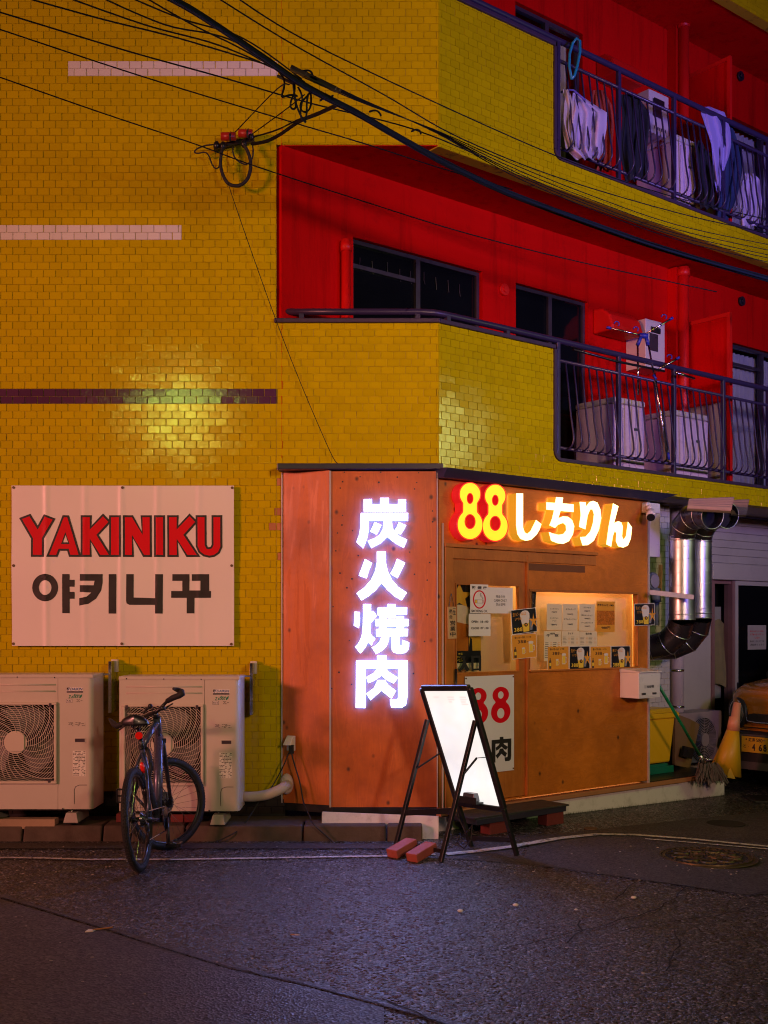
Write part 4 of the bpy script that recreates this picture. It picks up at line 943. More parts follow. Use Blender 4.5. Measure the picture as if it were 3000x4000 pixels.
# notices on the door glass
s = Sheet(PW, *c2(412, 150), *c2(745, 690), .006, 0); t = poster('smoking_notice', 'white notice with a red ring round a cigarette and smoking ok below', 'notice', s, M_paper)
m = MB(); s.txt(m, '喫 煙 席', .1, .92, .83, .94, 2, off=.02); s.txt(m, 'SMOKING OK', .05, .95, .035, .125, 2, off=.01); m.build('lettering', M_ink, t, fix=False)
m = MB(); q = [(s.pl)]; 
def ring(s, m, cx, cy, rx, ry, tx, ty, k, mi=0, n=36):
    for i in range(n):
        a, b = 2 * math.pi * i / n, 2 * math.pi * (i + 1) / n
        s.poly(m, [(cx + rx * math.cos(a), cy + ry * math.sin(a)), (cx + rx * math.cos(b), cy + ry * math.sin(b)), (cx + (rx - tx) * math.cos(b), cy + (ry - ty) * math.sin(b)), (cx + (rx - tx) * math.cos(a), cy + (ry - ty) * math.sin(a))], k, mi)
ring(s, m, .5, .48, .36, .32, .07, .045, 2); m.build('red_ring', M_inkred, t, fix=False)
m = MB(); s.poly(m, [(.25, .35), (.72, .35), (.72, .47), (.25, .47)], 2, 0); s.poly(m, [(.265, .36), (.37, .36), (.37, .46), (.265, .46)], 3, 1); s.poly(m, [(.38, .36), (.67, .36), (.67, .46), (.38, .46)], 3, 2); s.poly(m, [(.68, .36), (.71, .36), (.71, .46), (.68, .46)], 3, 3)
for sm in ([(.70, .49), (.69, .56), (.60, .60), (.57, .66), (.60, .70)], [(.66, .49), (.65, .54), (.56, .59), (.53, .66), (.58, .70)]):
    for (a, b), (c, d) in zip(sm, sm[1:]): s.poly(m, [(a - .008, b), (a + .008, b), (c + .008, d), (c - .008, d)], 2, 0)
m.build('cigarette_picture', [M_ink, M_inkyel, M_paper, M_inkred], t, fix=False)
s = Sheet(PW, *c2(745, 208), *c2(1198, 690), .004, 0); t = poster('cash_notice', 'white notice saying cash only in three languages on the door glass', 'notice', s, M_paper)
m = MB(); s.txt(m, '現金のみ', .30, .68, .60, .71, 2, off=0); s.txt(m, 'CASH ONLY', .22, .75, .45, .55, 2, off=0); s.txt(m, '현금결제', .30, .68, .29, .41, 2, off=0); m.build('lettering', M_ink, t, fix=False)
s = Sheet(PW, *c2(385, 700), *c2(788, 1115), .0075, 0); t = poster('hours_notice', 'square white notice with opening hours below the smoking sign', 'notice', s, M_paper)
m = MB(); s.txt(m, 'OPEN', .11, .42, .60, .70, 2, off=.025); s.txt(m, '18 : 00', .53, .89, .60, .70, 2, off=.025); s.txt(m, 'CLOSE', .10, .46, .31, .41, 2, off=.025); s.txt(m, '07 : 00', .53, .90, .31, .41, 2, off=.025); m.build('lettering', M_ink, t, fix=False)
# big beer poster behind the door glass and the black entrance characters
s = Sheet(PW, *c2(165, 160), *c2(608, 1735), -.050, 0); t = poster('large_beer_poster', 'large beer glass poster behind the left side of the door glass', 'poster', s, M_inkblk)
m = MB(); M_beer = mat('amber_print', (.55, .15, .01), .4, var=.6, vs=5); M_beer2 = mat('gold_print', (.80, .42, .03), .4, var=.3, vs=8)
s.poly(m, star(.10, .86, .55, .16, .45), 1, 1); s.poly(m, [(0, .22), (.46, .22), (.50, .60), (.53, .74), (.0, .76)], 2, 0); s.poly(m, [(0, .56), (.51, .53), (.54, .70), (.40, .745), (.2, .762), (0, .765)], 3, 2)
s.poly(m, [(.5, .22), (1, .22), (1, .40), (.5, .40)], 1, 1); s.poly(m, [(.48, .22), (.64, .22), (.62, .36), (.55, .38)], 2, 3); s.poly(m, [(0, .0), (1, .0), (1, .075), (0, .075)], 1, 4)
m.build('picture', [M_beer, M_beer2, M_glassp, M_inkblk, M_papery], t, fix=False)
m = MB(); s.txt(m, '★生', .04, .24, .175, .20, 2); s.txt(m, '生ビ', .0, .14, .137, .158, 2); s.txt(m, 'ベル', .0, .24, .09, .13, 2); m.build('lettering', M_inkyel, t, fix=False)
s = Sheet(PW, *c2(185, 1485), *c2(615, 1770), .0065, 0); m = MB(); [s.poly(m, q_, 0) for q_ in ([(.10, 1), (.30, 1), (.31, .72), (.36, .48), (.44, .24), (.51, .13), (.40, 0), (.32, .10), (.26, .30), (.18, .10), (.08, 0), (0, .10), (.09, .24), (.18, .46), (.21, .66), (.21, .86), (.10, .86)],)]
for q_ in ([(.57, 1), (.67, 1), (.67, 0), (.57, 0)], [(.90, 1), (1, 1), (1, 0), (.90, 0)], [(.67, 1), (.90, 1), (.90, .86), (.67, .86)], [(.67, .16), (.90, .16), (.90, .04), (.67, .04)]): s.poly(m, q_, 0)
m.build('entrance_lettering', M_ink, None, fix=False, kind='stuff', label='two heavy black entrance characters stuck low on the door glass', cat='lettering')
# wooden plaque on its chain
s = Sheet(PW, *c2(5, 568), *c2(155, 1160), .040, 1); t = thing('wooden_plaque', 'pale wooden plaque with brushed black characters hanging on a chain by the door', 'plaque', tuple(s.q(.5, 0)))
m = MB(); a = [s.q(0, 0, -12), s.q(1, 0, -12), s.q(1, 1, -12), s.q(0, 1, -12)]; b = [s.q(0, 0), s.q(1, 0), s.q(1, 1), s.q(0, 1)]; m.hexa([a[0], a[1], b[1], b[0], a[3], a[2], b[2], b[3]]); m.build('board', M_palew, t)
m = MB()
for i, ch in enumerate('一生'): s.txt(m, ch, .56, .92, [.93, .74][i], [.945, .90][i], 2, off=.02)
for i, ch in enumerate('懸命'): s.txt(m, ch, .12, .52, .78 - i * .17, .92 - i * .17, 2, off=.015)
for i, ch in enumerate('営業中'): s.txt(m, ch, .20, .86, .41 - i * .175, .565 - i * .175, 2, off=.02)
m.build('lettering', M_ink, t, fix=False)
m = MB(); tp = s.q(.42, 1.42); m.tube([s.q(.12, 1.0), tp], .003, 5); m.tube([s.q(.72, 1.0), tp], .003, 5); m.build('chain', M_steel, t)
# the white 88 poster on the door
s = Sheet(PW, 1816, 2643, 2008, 3030, .004, 0); t = poster('restaurant_poster', 'tall white poster with red 88 and black characters on the lower door', 'poster', s, mat('poster_white', (.72, .72, .76), .4, var=.03))
m = MB(); q = lambda lp: lp
for cx in (.26, .72):
    o = eight(cx, (.205,), (.38,), (.17, .085), (.20, .115), 0, .11); me = loops_mesh([o, ellp(cx, .205, .058, .038), ellp(cx, .395, .075, .053)]); m.mesh2d(me, lambda x, y, z: s.q(x, 1 - y, 2))
m.build('red_digits', M_inkred, t, fix=False)
m = MB()
def sloops(s, m, loops, bx, x0, x1, y0, y1, k=2):
    me = loops_mesh([[(x0 + (p - bx[0]) / (bx[1] - bx[0]) * (x1 - x0), y1 - (q_ - bx[2]) / (bx[3] - bx[2]) * (y1 - y0)) for p, q_ in lp] for lp in loops]); m.mesh2d(me, lambda x, y, z: s.q(x, y, k))
for i, lp in enumerate(K3): sloops(s, m, [lp, hole] if i == 3 else [lp], (72, 1520, 125, 1438), .05, .47, .10, .36, 2 + i * .2)
m.build('lettering', M_ink, t, fix=False); m = MB()
for i, lp in enumerate(K4): sloops(s, m, [lp], (782, 1192, 1628, 2045), .53, .94, .10, .36, 2 + i * .2)
m.build('lettering', M_ink, t, fix=False)
for (x, y) in ((.02, .98), (.98, .98), (.98, .02)): m = MB(); m.tube([s.q(x, y, 0), s.q(x, y, 6)], .007, 8); m.build('pin', M_rust, t)
# ================================================================ OUTDOOR UNITS
def unit():
    X0 = (466 - 1500) / F * 8.5; W_ = (935 - 466) / F * 8.5; zb = .225; zt = H - (2642 - HY) / F * 8.5
    t = thing('outdoor_unit', 'ivory outdoor air conditioning unit standing behind the bicycle', 'outdoor unit', (X0 + W_ / 2, 8.66, .12), 'outdoor units along the tiled wall')
    PX = Plane(0, 8.5, 0)
    def q(cx, cy, w=0): return PX.uv(200 + .4581 * cx, 2600 + .4581 * cy, w)
    gx0, gz1 = q(612, 328); gx1, gz0 = q(1300, 1022); sx = q(1306, 0)[0]; fc = q(955, 668); fr = .302
    # casing: front plates with the square fan opening, sides, top
    m = MB(); op = (gx0 + .018, gx1 - .018, gz0 + .018, gz1 - .018)
    holes_wall(m, PX, X0, sx - .0015, zb, zt - .012, -.012, 0, [op]); m.box(PX, sx + .0015, X0 + W_ - .04, zb, zt - .012, -.012, 0)
    m.build('front_panel', M_acw, t)
    m = MB(); n = 6; R0 = .045; xe = X0 + W_
    prof = [(xe - .04, 8.5)] + [(xe - .04 + .04 * math.sin(a), 8.54 - .04 * math.cos(a)) for a in [R(15 * k) for k in range(1, 7)]] + [(xe, 8.82), (X0, 8.82), (X0, 8.515), (X0 + .012, 8.515), (X0 + .012, 8.808), (xe - .012, 8.808), (xe - .012, 8.55), (xe - .04, 8.512)]
    k = len(prof); m.add([V((a, b, zb)) for a, b in prof] + [V((a, b, zt - .012)) for a, b in prof], [(i, (i + 1) % k, k + (i + 1) % k, k + i) for i in range(k)] , 0)
    m.build('casing', M_acw, t)
    m = MB(); m.cube(X0 - .004, xe + .004, 8.492, 8.83, zt - .028, zt); m.build('top_cover', M_acw, t, bevel=.006)
    m = MB(); m.cube(X0 + .02, xe - .02, 8.52, 8.80, zb - .012, zb); m.build('base_pan', M_black, t)
    for yy in (180, 236):
        z = q(0, yy)[1]; m = MB(); a, b = q(640, 0)[0], q(1285, 0)[0]; m.tube([PX.p(a, z, .0), PX.p(b, z, .0)], .006, 8); m.build('pressed_rib', M_acw, t)
    # fan cavity, fan, grille
    m = MB(); m.box(PX, op[0], op[1], op[2], op[3], -.20, -.19); m.build('fan_cavity', M_room, t)
    fan = MB()
    for kx in range(3):
        a0 = 2 * math.pi * kx / 3 + .5
        fan.grid(lambda s, r_: PX.p(fc[0] + (.07 + .2 * r_) * math.cos(a0 + s * 1.3 + r_ * .35), fc[1] + (.07 + .2 * r_) * math.sin(a0 + s * 1.3 + r_ * .35), -.14 + .06 * s), 8, 4)
    fan.build('fan', mat('fan_plastic', (.16, .15, .15), .5) if 'fan_plastic' not in bpy.data.materials else bpy.data.materials['fan_plastic'], t, fix=False)
    m = MB()
    for (a, b, c, d) in ((gx0, gx1, gz1 - .02, gz1), (gx0, gx1, gz0, gz0 + .02), (gx0, gx0 + .02, gz0 + .02, gz1 - .02), (gx1 - .02, gx1, gz0 + .02, gz1 - .02)): m.box(PX, a, b, c, d, .001, .024)
    m.build('grille_frame', M_acgrill, t, bevel=.005)
    g = MB()
    def clip(u, v): return gx0 + .015 < u < gx1 - .015 and gz0 + .015 < v < gz1 - .015
    def run(pts, r=.0021):
        seg = []
        for u, v, w_ in pts + [(1e9, 0, 0)]:
            if u < 1e8 and clip(u, v): seg.append(PX.p(u, v, w_))
            else:
                if len(seg) > 1: g.tube(seg, r, 4, caps=False)
                seg = []
    for kx in range(23):
        rr = .085 + kx * .0152
        if rr > .43: break
        wv = .030 - .02 * (rr / .33) ** 2 if rr < .32 else .012
        run([(fc[0] + rr * math.cos(a), fc[1] + rr * math.sin(a), wv) for a in [2 * math.pi * i / 72 for i in range(73)]])
    for kx in range(34):
        a0 = 2 * math.pi * kx / 34; pts = []
        s0 = 0 if kx % 2 == 0 else 5
        for i in range(s0, 18):
            rr = .075 + i * .0215; a = a0 + (rr - .075) * 3.4; pts.append((fc[0] + rr * math.cos(a), fc[1] + rr * math.sin(a), .032 - .02 * (min(rr, .32) / .33) ** 2))
        run(pts, .0024)
    g.build('fan_grille', M_acgrill, t, fix=False, kind='stuff')
    m = MB(); s_ = .068; pts = ellp(fc[0], fc[1], .085, .085, 28); m.prism(PX, [(fc[0] + max(-s_, min(s_, a - fc[0])), fc[1] + max(-s_, min(s_, b - fc[1]))) for a, b in pts], .03, .040); m.prism(PX, ellp(fc[0], fc[1], .088, .088, 28), .022, .030)
    m.build('grille_hub', M_acgrill, t)
    for (a, b) in ((650, 352), (1248, 352), (1240, 995)):
        u, v = q(a, b); m = MB(); m.box(PX, u - .010, u + .010, v - .015, v + .015, .0242, .026); m.build('screw_pocket', M_alu, t, bevel=.004)
    # badges and stickers
    a, z1 = q(1378, 200); b, z0 = q(1522, 250); m = MB(); m.box(PX, a, b, z0, z1, .0005, .0012); bd = m.build('brand_badge', M_white, t)
    hh = z1 - z0; m = MB(); m.box(PX, a + .002, b - .002, z0 + .002, z0 + hh * .30, .0014, .0018, 1); m.add([PX.p(a + .003, z1 - .003, .0016), PX.p(a + .003, z0 + hh * .4, .0016), PX.p(a + .022, z1 - .003, .0016)], [(0, 1, 2)], 0)
    m.add([PX.p(a + .008, z0 + hh * .38, .0017), PX.p(a + .014, z0 + hh * .38, .0017), PX.p(a + .030, z1 - .003, .0017), PX.p(a + .024, z1 - .003, .0017)], [(0, 1, 2, 3)], 2); m.build('badge_print', [M_ink, M_alu, M_blue], bd, fix=False, kind='stuff')
    m = MB(); m.text('DAIKIN', PX, a + (b - a) * .22, b - .004, z0 + hh * .44, z1 - .005, .0018, offset=.02, shear=.25); m.build('lettering', M_blue, bd, fix=False)
    m = MB(); u0, v1 = q(1440, 258); u1, v0 = q(1492, 276); m.text('Eco', PX, u0, u1, v0, v1, .0015, offset=.03, shear=.3)
    u0, v1 = q(1395, 268); u1, v0 = q(1485, 296); m.text('Z', PX, u0, u0 + (u1 - u0) * .26, v0, v1, .0015, offset=.03, shear=.3); m.text('EAS', PX, u0 + (u1 - u0) * .27, u1, v0 + .002, v1 - .005, .0015, offset=.03, shear=.3)
    c_ = q(1500, 282); m.prism(PX, [(c_[0] - .010, c_[1] - .012), (c_[0] - .002, c_[1] - .010), (c_[0] + .010, c_[1] + .004), (c_[0] + .012, c_[1] + .020), (c_[0] - .002, c_[1] + .012), (c_[0] - .010, c_[1] + .0)], .001, .0016); m.build('green_lettering', M_green, t, fix=False)
    u0, v1 = q(1376, 302); u1, v0 = q(1428, 333); m = MB(); m.box(PX, u0, u1, v0, v1, .0005, .0012); lb = m.build('refrigerant_label', M_ink, t); m = MB(); m.box(PX, u0 + .002, u1 - .002, v0 + .002, v1 - .002, .0014, .0016); m.build('label_face', M_white, lb)
    m = MB(); m.text('R32', PX, u0 + .006, u1 - .006, v0 + .008, v1 - .008, .0020, offset=.02); m.build('lettering', M_ink, lb, fix=False)
    rr = random.Random(3)
    def fine(bx, rows, nm, base=None, dens=.7):
        u0, v1 = q(bx[0], bx[1]); u1, v0 = q(bx[2], bx[3]); m = MB(); m.box(PX, u0, u1, v0, v1, .0005, .0011); lb = m.build(nm, base or M_acw, t); m = MB()
        for i in range(rows):
            z = v1 - (i + .7) * (v1 - v0) / (rows + .5); x = u0 + .003
            while x < u1 - .008:
                l = rr.uniform(.004, .016)
                if rr.random() < dens: m.box(PX, x, min(x + l, u1 - .003), z - (v1 - v0) / rows * .22, z + (v1 - v0) / rows * .22, .0013, .0014)
                x += l + .003
        m.build('fine_print', M_ink, lb, fix=False, kind='stuff')
    fine((1393, 498, 1440, 536), 4, 'caution_print'); fine((1452, 498, 1540, 536), 4, 'caution_print'); fine((1462, 302, 1522, 332), 3, 'caution_print'); fine((1432, 742, 1543, 960), 17, 'rating_sticker', M_paper, .6)
    u0, v1 = q(1446, 632); u1, v0 = q(1543, 675); m = MB()
    for (a, b, c, d) in ((u0, u1, v1 - .006, v1), (u0, u1, v0, v0 + .006), (u0, u0 + .006, v0 + .006, v1 - .006), (u1 - .006, u1, v0 + .006, v1 - .006)): m.box(PX, a, b, c, d, .0005, .004)
    m.box(PX, u0 + .006, u1 - .006, v0 + .006, v1 - .006, .0005, .001, 1); m.build('finger_grip', [M_acw, M_alu], t)
    u0, v1 = q(1445, 1035); m = MB(); pth = [PX.p(u0, zb + .04, .001), PX.p(u0, v1 - .04, .001), PX.p(u0 + .010, v1 - .012, .001), PX.p(u0 + .04, v1, .001), PX.p(xe - .045, v1, .001)]; m.tube(pth, .0022, 6); m.build('cover_seam', M_alu, t)
    for (a, b) in ((645, 112), (962, 114), (1280, 117), (1348, 1235), (610, 1232)):
        u, v = q(a, b); m = MB(); m.tube([PX.p(u, v, .0), PX.p(u, v, .009)], .005, 8); m.build('screw', M_steel, t)
    # foot block and bolt, both ends
    for fx in (X0 + .12, q(1420, 0)[0]):
        m = MB(); m.hexa([V((fx - .055, 8.47, .125)), V((fx + .06, 8.47, .125)), V((fx + .06, 8.80, .125)), V((fx - .055, 8.80, .125)), V((fx - .035, 8.48, .200)), V((fx + .045, 8.48, .200)), V((fx + .045, 8.80, .200)), V((fx - .035, 8.80, .200))])
        ft = m.build('foot_block', M_cream, t, bevel=.004)
        m = MB(); m.cube(fx - .058, fx + .064, 8.468, 8.80, .119, .1245); m.build('rubber_pad', M_black, ft)
        m = MB(); m.tube([V((fx, 8.53, .195)), V((fx, 8.53, .235))], .006, 8); m.tube([V((fx, 8.53, .202)), V((fx, 8.53, .210))], .013, 6); m.build('bolt', M_steel, ft)
    m = MB(); xb = xe + .055; m.cube(xb - .012, xb + .012, 8.80, 8.985, zt - .32, zt + .09); m.cube(xe + .005, xb, 8.79, 8.83, zt - .02, zt - .005); m.build('wall_bracket', M_steel, t, bevel=.002)
    m = MB(); m.cube(xb - .025, xb + .025, 8.95, 8.99, zt + .0, zt + .10); m.build('bracket_plate', M_white, t)
    return t
M_blue = mat('blue_print', (.02, .10, .35), .5); M_green = mat('green_print', (.01, .22, .13), .5)
un = unit()
copy_tree(un, ((363 - 935) / F * 8.5, 0, .015), 'ivory outdoor air conditioning unit at the left edge, cut off by the frame')
# lagged pipe at the right end of the unit
cord('lagged_pipe', [P(935, 3110, 8.78), P(985, 3112, 8.74), P(1040, 3105, 8.72), P(1085, 3088, 8.74), P(1112, 3072, 8.80), P(1125, 3066, 8.93)], .040, 'beige lagged pipe running low from the unit into the orange panel', mt=mat('lagging_tape', (.55, .46, .38), .7, bump=.4, bs=40), cat='pipe', seg=14)
m = MB(); m.ell(P(1120, 3062, 8.93), .055, .045, .085, mi=0); m.build('pipe_putty', mat('pink_putty', (.6, .5, .48), .8, bump=.5, bs=20), None, label='lumpy pale putty sealing the pipe where it enters the orange panel', cat='putty')
m = MB(); m.bar(P(-60, 3215, 8.55), P(222, 3215, 8.55), .10, .075); m.build('wooden_sleeper', M_crate, None, bevel=.004, label='weathered timber sleeper lying on the kerb under the left unit', cat='timber')
for (a, b, nm, lb) in ((456, 590, 'red_brick', 'dull red brick under the bicycle rear wheel on the kerb'), (668, 720, 'red_brick', 'red brick seen through the front wheel, left of its twin'), (722, 776, 'red_brick', 'red brick seen through the front wheel, right of its twin')):
    m = MB(); p0 = P(a, 3218, 8.62); p1 = P(b, 3218, 8.62); m.cube(p0.x, p1.x - .004, 8.60, 8.70, .121, .185); m.build(nm, M_brick if 'M_brick' in globals() else (globals().__setitem__('M_brick', mat('red_brick_clay', (.16, .022, .02), .8, var=.3, bump=.6, bs=90, dirt=.3)) or M_brick), None, bevel=.004, label=lb, cat='brick')

# ================================================================ THE BICYCLE
def B(cx, cy, Y): return P(400 + .3617 * cx, 2650 + .3617 * cy, Y)
bike = thing('bicycle', 'dark grey mountain bicycle leaning on its stand with front wheel turned right', 'bicycle', (-1.66, 8.0, 0), None)
M_bike = mat('slate_blue_frame_paint', (.085, .095, .15), .28, metal=.3, var=.08, coat=.4); M_bikeb = mat('black_bike_parts', (.014, .014, .018), .3, var=.2, coat=.2)
M_tyre = mat('tyre_rubber', (.016, .016, .018), .75, var=.2, bump=.5, bs=160)
M_reflr = NT('red_reflector'); M_reflr.set(Base_Color=(.75, .015, .01), Roughness=.2, Coat_Weight=.6, Emission_Color=(1, .03, .01), Emission_Strength=.0); M_reflr = M_reflr.m
def wheel(c, ax, r, name):
    ax = V(ax).normalized(); x = ax.cross(Zv).normalized(); y = x.cross(ax)
    def at(a, rr, o=0): return c + (x * math.cos(a) + y * math.sin(a)) * rr + ax * o
    N = 64; m = MB(); m.tube([at(2 * math.pi * i / N, r - .024) for i in range(N)], .0245, 12, closed=True, up=ax)
    ty = m.build('wheel', M_tyre, bike); m = MB()
    for i in range(96):
        a = 2 * math.pi * i / 96
        for o in (-.014, -.005, .005, .014):
            aa = a + (.03 if abs(o) < .01 else 0); d = r - (.0005 if abs(o) < .01 else .005)
            e = at(aa, d, o); tn = (-x * math.sin(aa) + y * math.cos(aa)); rd = (e - c - ax * o).normalized(); w_ = .0065; h_ = .004
            m.add([e - tn * w_ - ax * .004, e + tn * w_ - ax * .004, e + tn * w_ + ax * .004, e - tn * w_ + ax * .004, e - tn * w_ * .7 - ax * .003 + rd * h_, e + tn * w_ * .7 - ax * .003 + rd * h_, e + tn * w_ * .7 + ax * .003 + rd * h_, e - tn * w_ * .7 + ax * .003 + rd * h_], CF)
    m.build('tyre_tread', M_tyre, ty, fix=False, kind='stuff')
    m = MB(); m.tube([at(2 * math.pi * i / N, r - .048) for i in range(N)], .0125, 8, closed=True, up=ax, flat=1.0); m.build('rim', M_bikeb, ty)
    m = MB(); m.tube([c - ax * .05, c + ax * .05], .016, 12); m.tube([c - ax * .034, c - ax * .030], .030, 16); m.tube([c + ax * .030, c + ax * .034], .030, 16); m.build('hub', M_bikeb, ty)
    m = MB()
    for i in range(28):
        a = 2 * math.pi * i / 28; s_ = 1 if i % 2 else -1; b_ = a + (.9 if (i // 2) % 2 else -.9)
        m.tube([c + (x * math.cos(b_) + y * math.sin(b_)) * .026 + ax * .032 * s_, at(a, r - .055)], .0013, 4, caps=False)
    m.build('spokes', M_steel, ty, fix=False, kind='stuff')
    m = MB(); m.tube([c + ax * .036 * -1, c + ax * -.040], .085, 28); m.build('brake_disc', M_steel, ty)
    return ty
rh = V((-1.655, 7.45, .345)); wl = V((.99, -.02, .09))     # rear hub, lean
w1_ = wheel(rh, wl, .345, 'rear')
fh = V((-1.595, 8.16, .338)); st = R(-45); fax = V((math.cos(st), math.sin(st), .05))
w2_ = wheel(fh, fax, .335, 'front')
HT = B(588, 430, 7.91); HB = B(612, 640, 8.04); STp = B(425, 745, 7.72); BB = V((-1.600, 7.84, .285)); SC = B(415, 660, 7.70)
rxR = rh + wl.normalized() * .065; rxL = rh - wl.normalized() * .065
fr = MB(); fr.tube([STp + (HT - STp) * .02, HT + (HB - HT) * .15], [.021, .024], 14); fr.tube([HB + (HT - HB) * .12, HB.lerp(BB, .5), BB], [.034, .034, .030], 16); fr.tube([HT + (HT - HB) * .04, HB - (HT - HB) * .1], .027, 14); fr.tube([BB, STp], .019, 12)
fr.tube([BB - V((.035, 0, 0)), BB + V((.04, 0, 0))], .026, 16)
for a, sg in ((rxR, 1), (rxL, -1)):
    fr.tube([STp + V((0, -.01, -.04)), STp.lerp(a, .35) + V((sg * .022, 0, 0)), STp.lerp(a, .75) + V((sg * .022, 0, 0)), a], [.010, .010, .009, .009], 8)
    fr.tube([BB + V((sg * .025, -.02, 0)), BB.lerp(a, .5) + V((sg * .02, 0, -.005)), a], .010, 8)
fr.build('frame', M_bike, bike)
m = MB(); m.tube([SC, STp, STp.lerp(BB, .1)], .0155, 12); sp = m.build('seat_post', M_bikeb, bike); m = MB(); m.tube([STp + (SC - STp) * -.12, STp + (SC - STp) * .10], .023, 12); m.build('seat_clamp', M_bikeb, sp)
sdc = B(370, 462, 7.67)
m = MB()
def sadf(s, t):       # t along from tail to nose, s round
    a = 2 * math.pi * s; w_ = .088 * (1 - t) ** .8 + .02 if t > .0 else .06; w_ *= min(1, (t * 9) ** .5) if t < .12 else 1; h_ = .034 + .010 * (1 - t)
    w_ *= (1 if t < .97 else .5)
    return sdc + V((w_ * math.cos(a), -.10 + .27 * t, h_ * math.sin(a) * (1 if math.sin(a) > 0 else .8) + .012 * (1 - t) ** 2 - .02 * (abs(math.cos(a)) ** 2)))
m.grid(sadf, 20, 16); m.build('saddle', M_bikeb, bike, fix=True)
m = MB(); m.tube([sdc + V((-.025, -.05, -.02)), sdc + V((-.022, 0, -.055)), sdc + V((-.02, .10, -.02))], .0035, 6); m.tube([sdc + V((.025, -.05, -.02)), sdc + V((.022, 0, -.055)), sdc + V((.02, .10, -.02))], .0035, 6); m.tube([SC, sdc + V((0, .0, -.05))], .016, 10); m.build('saddle_rails', M_bikeb, bike)
rc = B(397, 617, 7.66); m = MB(); m.tube([rc, rc - V((0, .012, 0))], .026, 24); m.build('round_reflector', M_reflr, bike)
m = MB(); q0 = B(435, 965, 7.64); m.ell(q0, .018, .012, .040, M=Matrix.Rotation(R(-12), 3, 'Y')); m.build('rear_light', M_reflr, bike)
# fork
stt = HB; lat = V((math.cos(st), math.sin(st), 0)).normalized()
m = MB()
for sg in (-1, 1): m.tube([stt - V((0, -.01, .03)) + lat * .045 * sg, (fh + lat * .055 * sg).lerp(stt + lat * .045 * sg, .5), fh + lat * .055 * sg], [.017, .016, .012], 10)
m.bar(stt - V((0, -.01, .02)) - lat * .06, stt - V((0, -.01, .02)) + lat * .06, .04, .035); m.build('fork', M_bikeb, bike, bevel=.004)
# stem, handlebar, grips with bar ends, levers
hc = B(568, 372, 7.89); Rg = B(705, 235, 7.90); Rt = B(862, 178, 7.82); Lg = B(240, 478, 8.17); Lt = B(150, 520, 8.20)
m = MB(); m.tube([HT, HT.lerp(hc, .6), hc], .019, 10); m.build('stem', M_bikeb, bike)
m = MB(); m.tube([B(160, 515, 8.19), B(250, 478, 8.15), B(400, 430, 8.07), B(520, 385, 7.91), hc, B(620, 330, 7.84), B(700, 245, 7.89), B(800, 195, 7.84)], [.011, .011, .013, .016, .016, .014, .011, .011], 10); m.build('handlebar', M_bikeb, bike)
m = MB(); m.tube([B(700, 246, 7.89), B(760, 210, 7.86), B(830, 185, 7.83), B(862, 165, 7.82), B(855, 145, 7.84), B(815, 125, 7.90), B(768, 112, 7.82)], [.018, .021, .022, .023, .022, .018, .010], 12); m.build('grip', M_rubber, bike)
m = MB(); m.tube([B(250, 480, 8.15), B(200, 498, 8.17), B(160, 515, 8.19), B(125, 495, 8.21), B(100, 465, 8.27), B(76, 438, 8.31)], [.018, .021, .022, .021, .017, .009], 12); m.build('grip', M_rubber, bike)
m = MB(); m.tube([B(660, 330, 7.79), B(690, 315, 7.90), B(745, 280, 7.87), B(765, 272, 7.87)], [.010, .008, .006, .004], 8); m.ell(B(650, 320, 7.79), .022, .022, .018); m.build('brake_lever', M_bikeb, bike)
m = MB(); m.tube([B(300, 480, 8.11), B(240, 510, 8.13), B(190, 550, 8.13), B(165, 568, 8.14)], [.010, .008, .006, .004], 8); m.ell(B(300, 465, 8.11), .02, .02, .016); m.build('brake_lever', M_bikeb, bike)
m = MB(); m.tube([B(450, 365, 8.02), B(480, 330, 7.91), B(520, 300, 7.89)], .012, 8); m.ell(B(517, 300, 7.89), .018, .018, .018); m.build('front_light', M_bikeb, bike)
for nm, pts in (('brake_cable', [(640, 340, 7.79), (600, 300, 7.81), (540, 330, 7.85), (560, 420, 7.89), (600, 560, 8.01)]), ('brake_cable', [(300, 470, 8.07), (380, 400, 8.07), (480, 390, 8.02), (560, 430, 7.89), (620, 620, 8.00)]), ('shift_cable', [(640, 1170, 7.89), (690, 1240, 8.07), (700, 1330, 8.17), (690, 1400, 8.23)])):
    m = MB(); m.tube([B(*p_) for p_ in pts], .0035, 5); m.build(nm, M_rubber, bike)
# cable lock hanging by the seat tube
m = MB(); m.tube([B(455, 740, 7.76), B(490, 770, 7.74), B(515, 850, 7.72), B(525, 950, 7.72), B(505, 1050, 7.71), B(480, 1130, 7.71), B(470, 1180, 7.71)], .014, 8); m.build('cable_lock', M_rubber, bike)
m = MB(); m.tube([B(480, 1170, 7.70), B(455, 1255, 7.70)], .019, 12); m.build('lock_barrel', M_bikeb, bike)
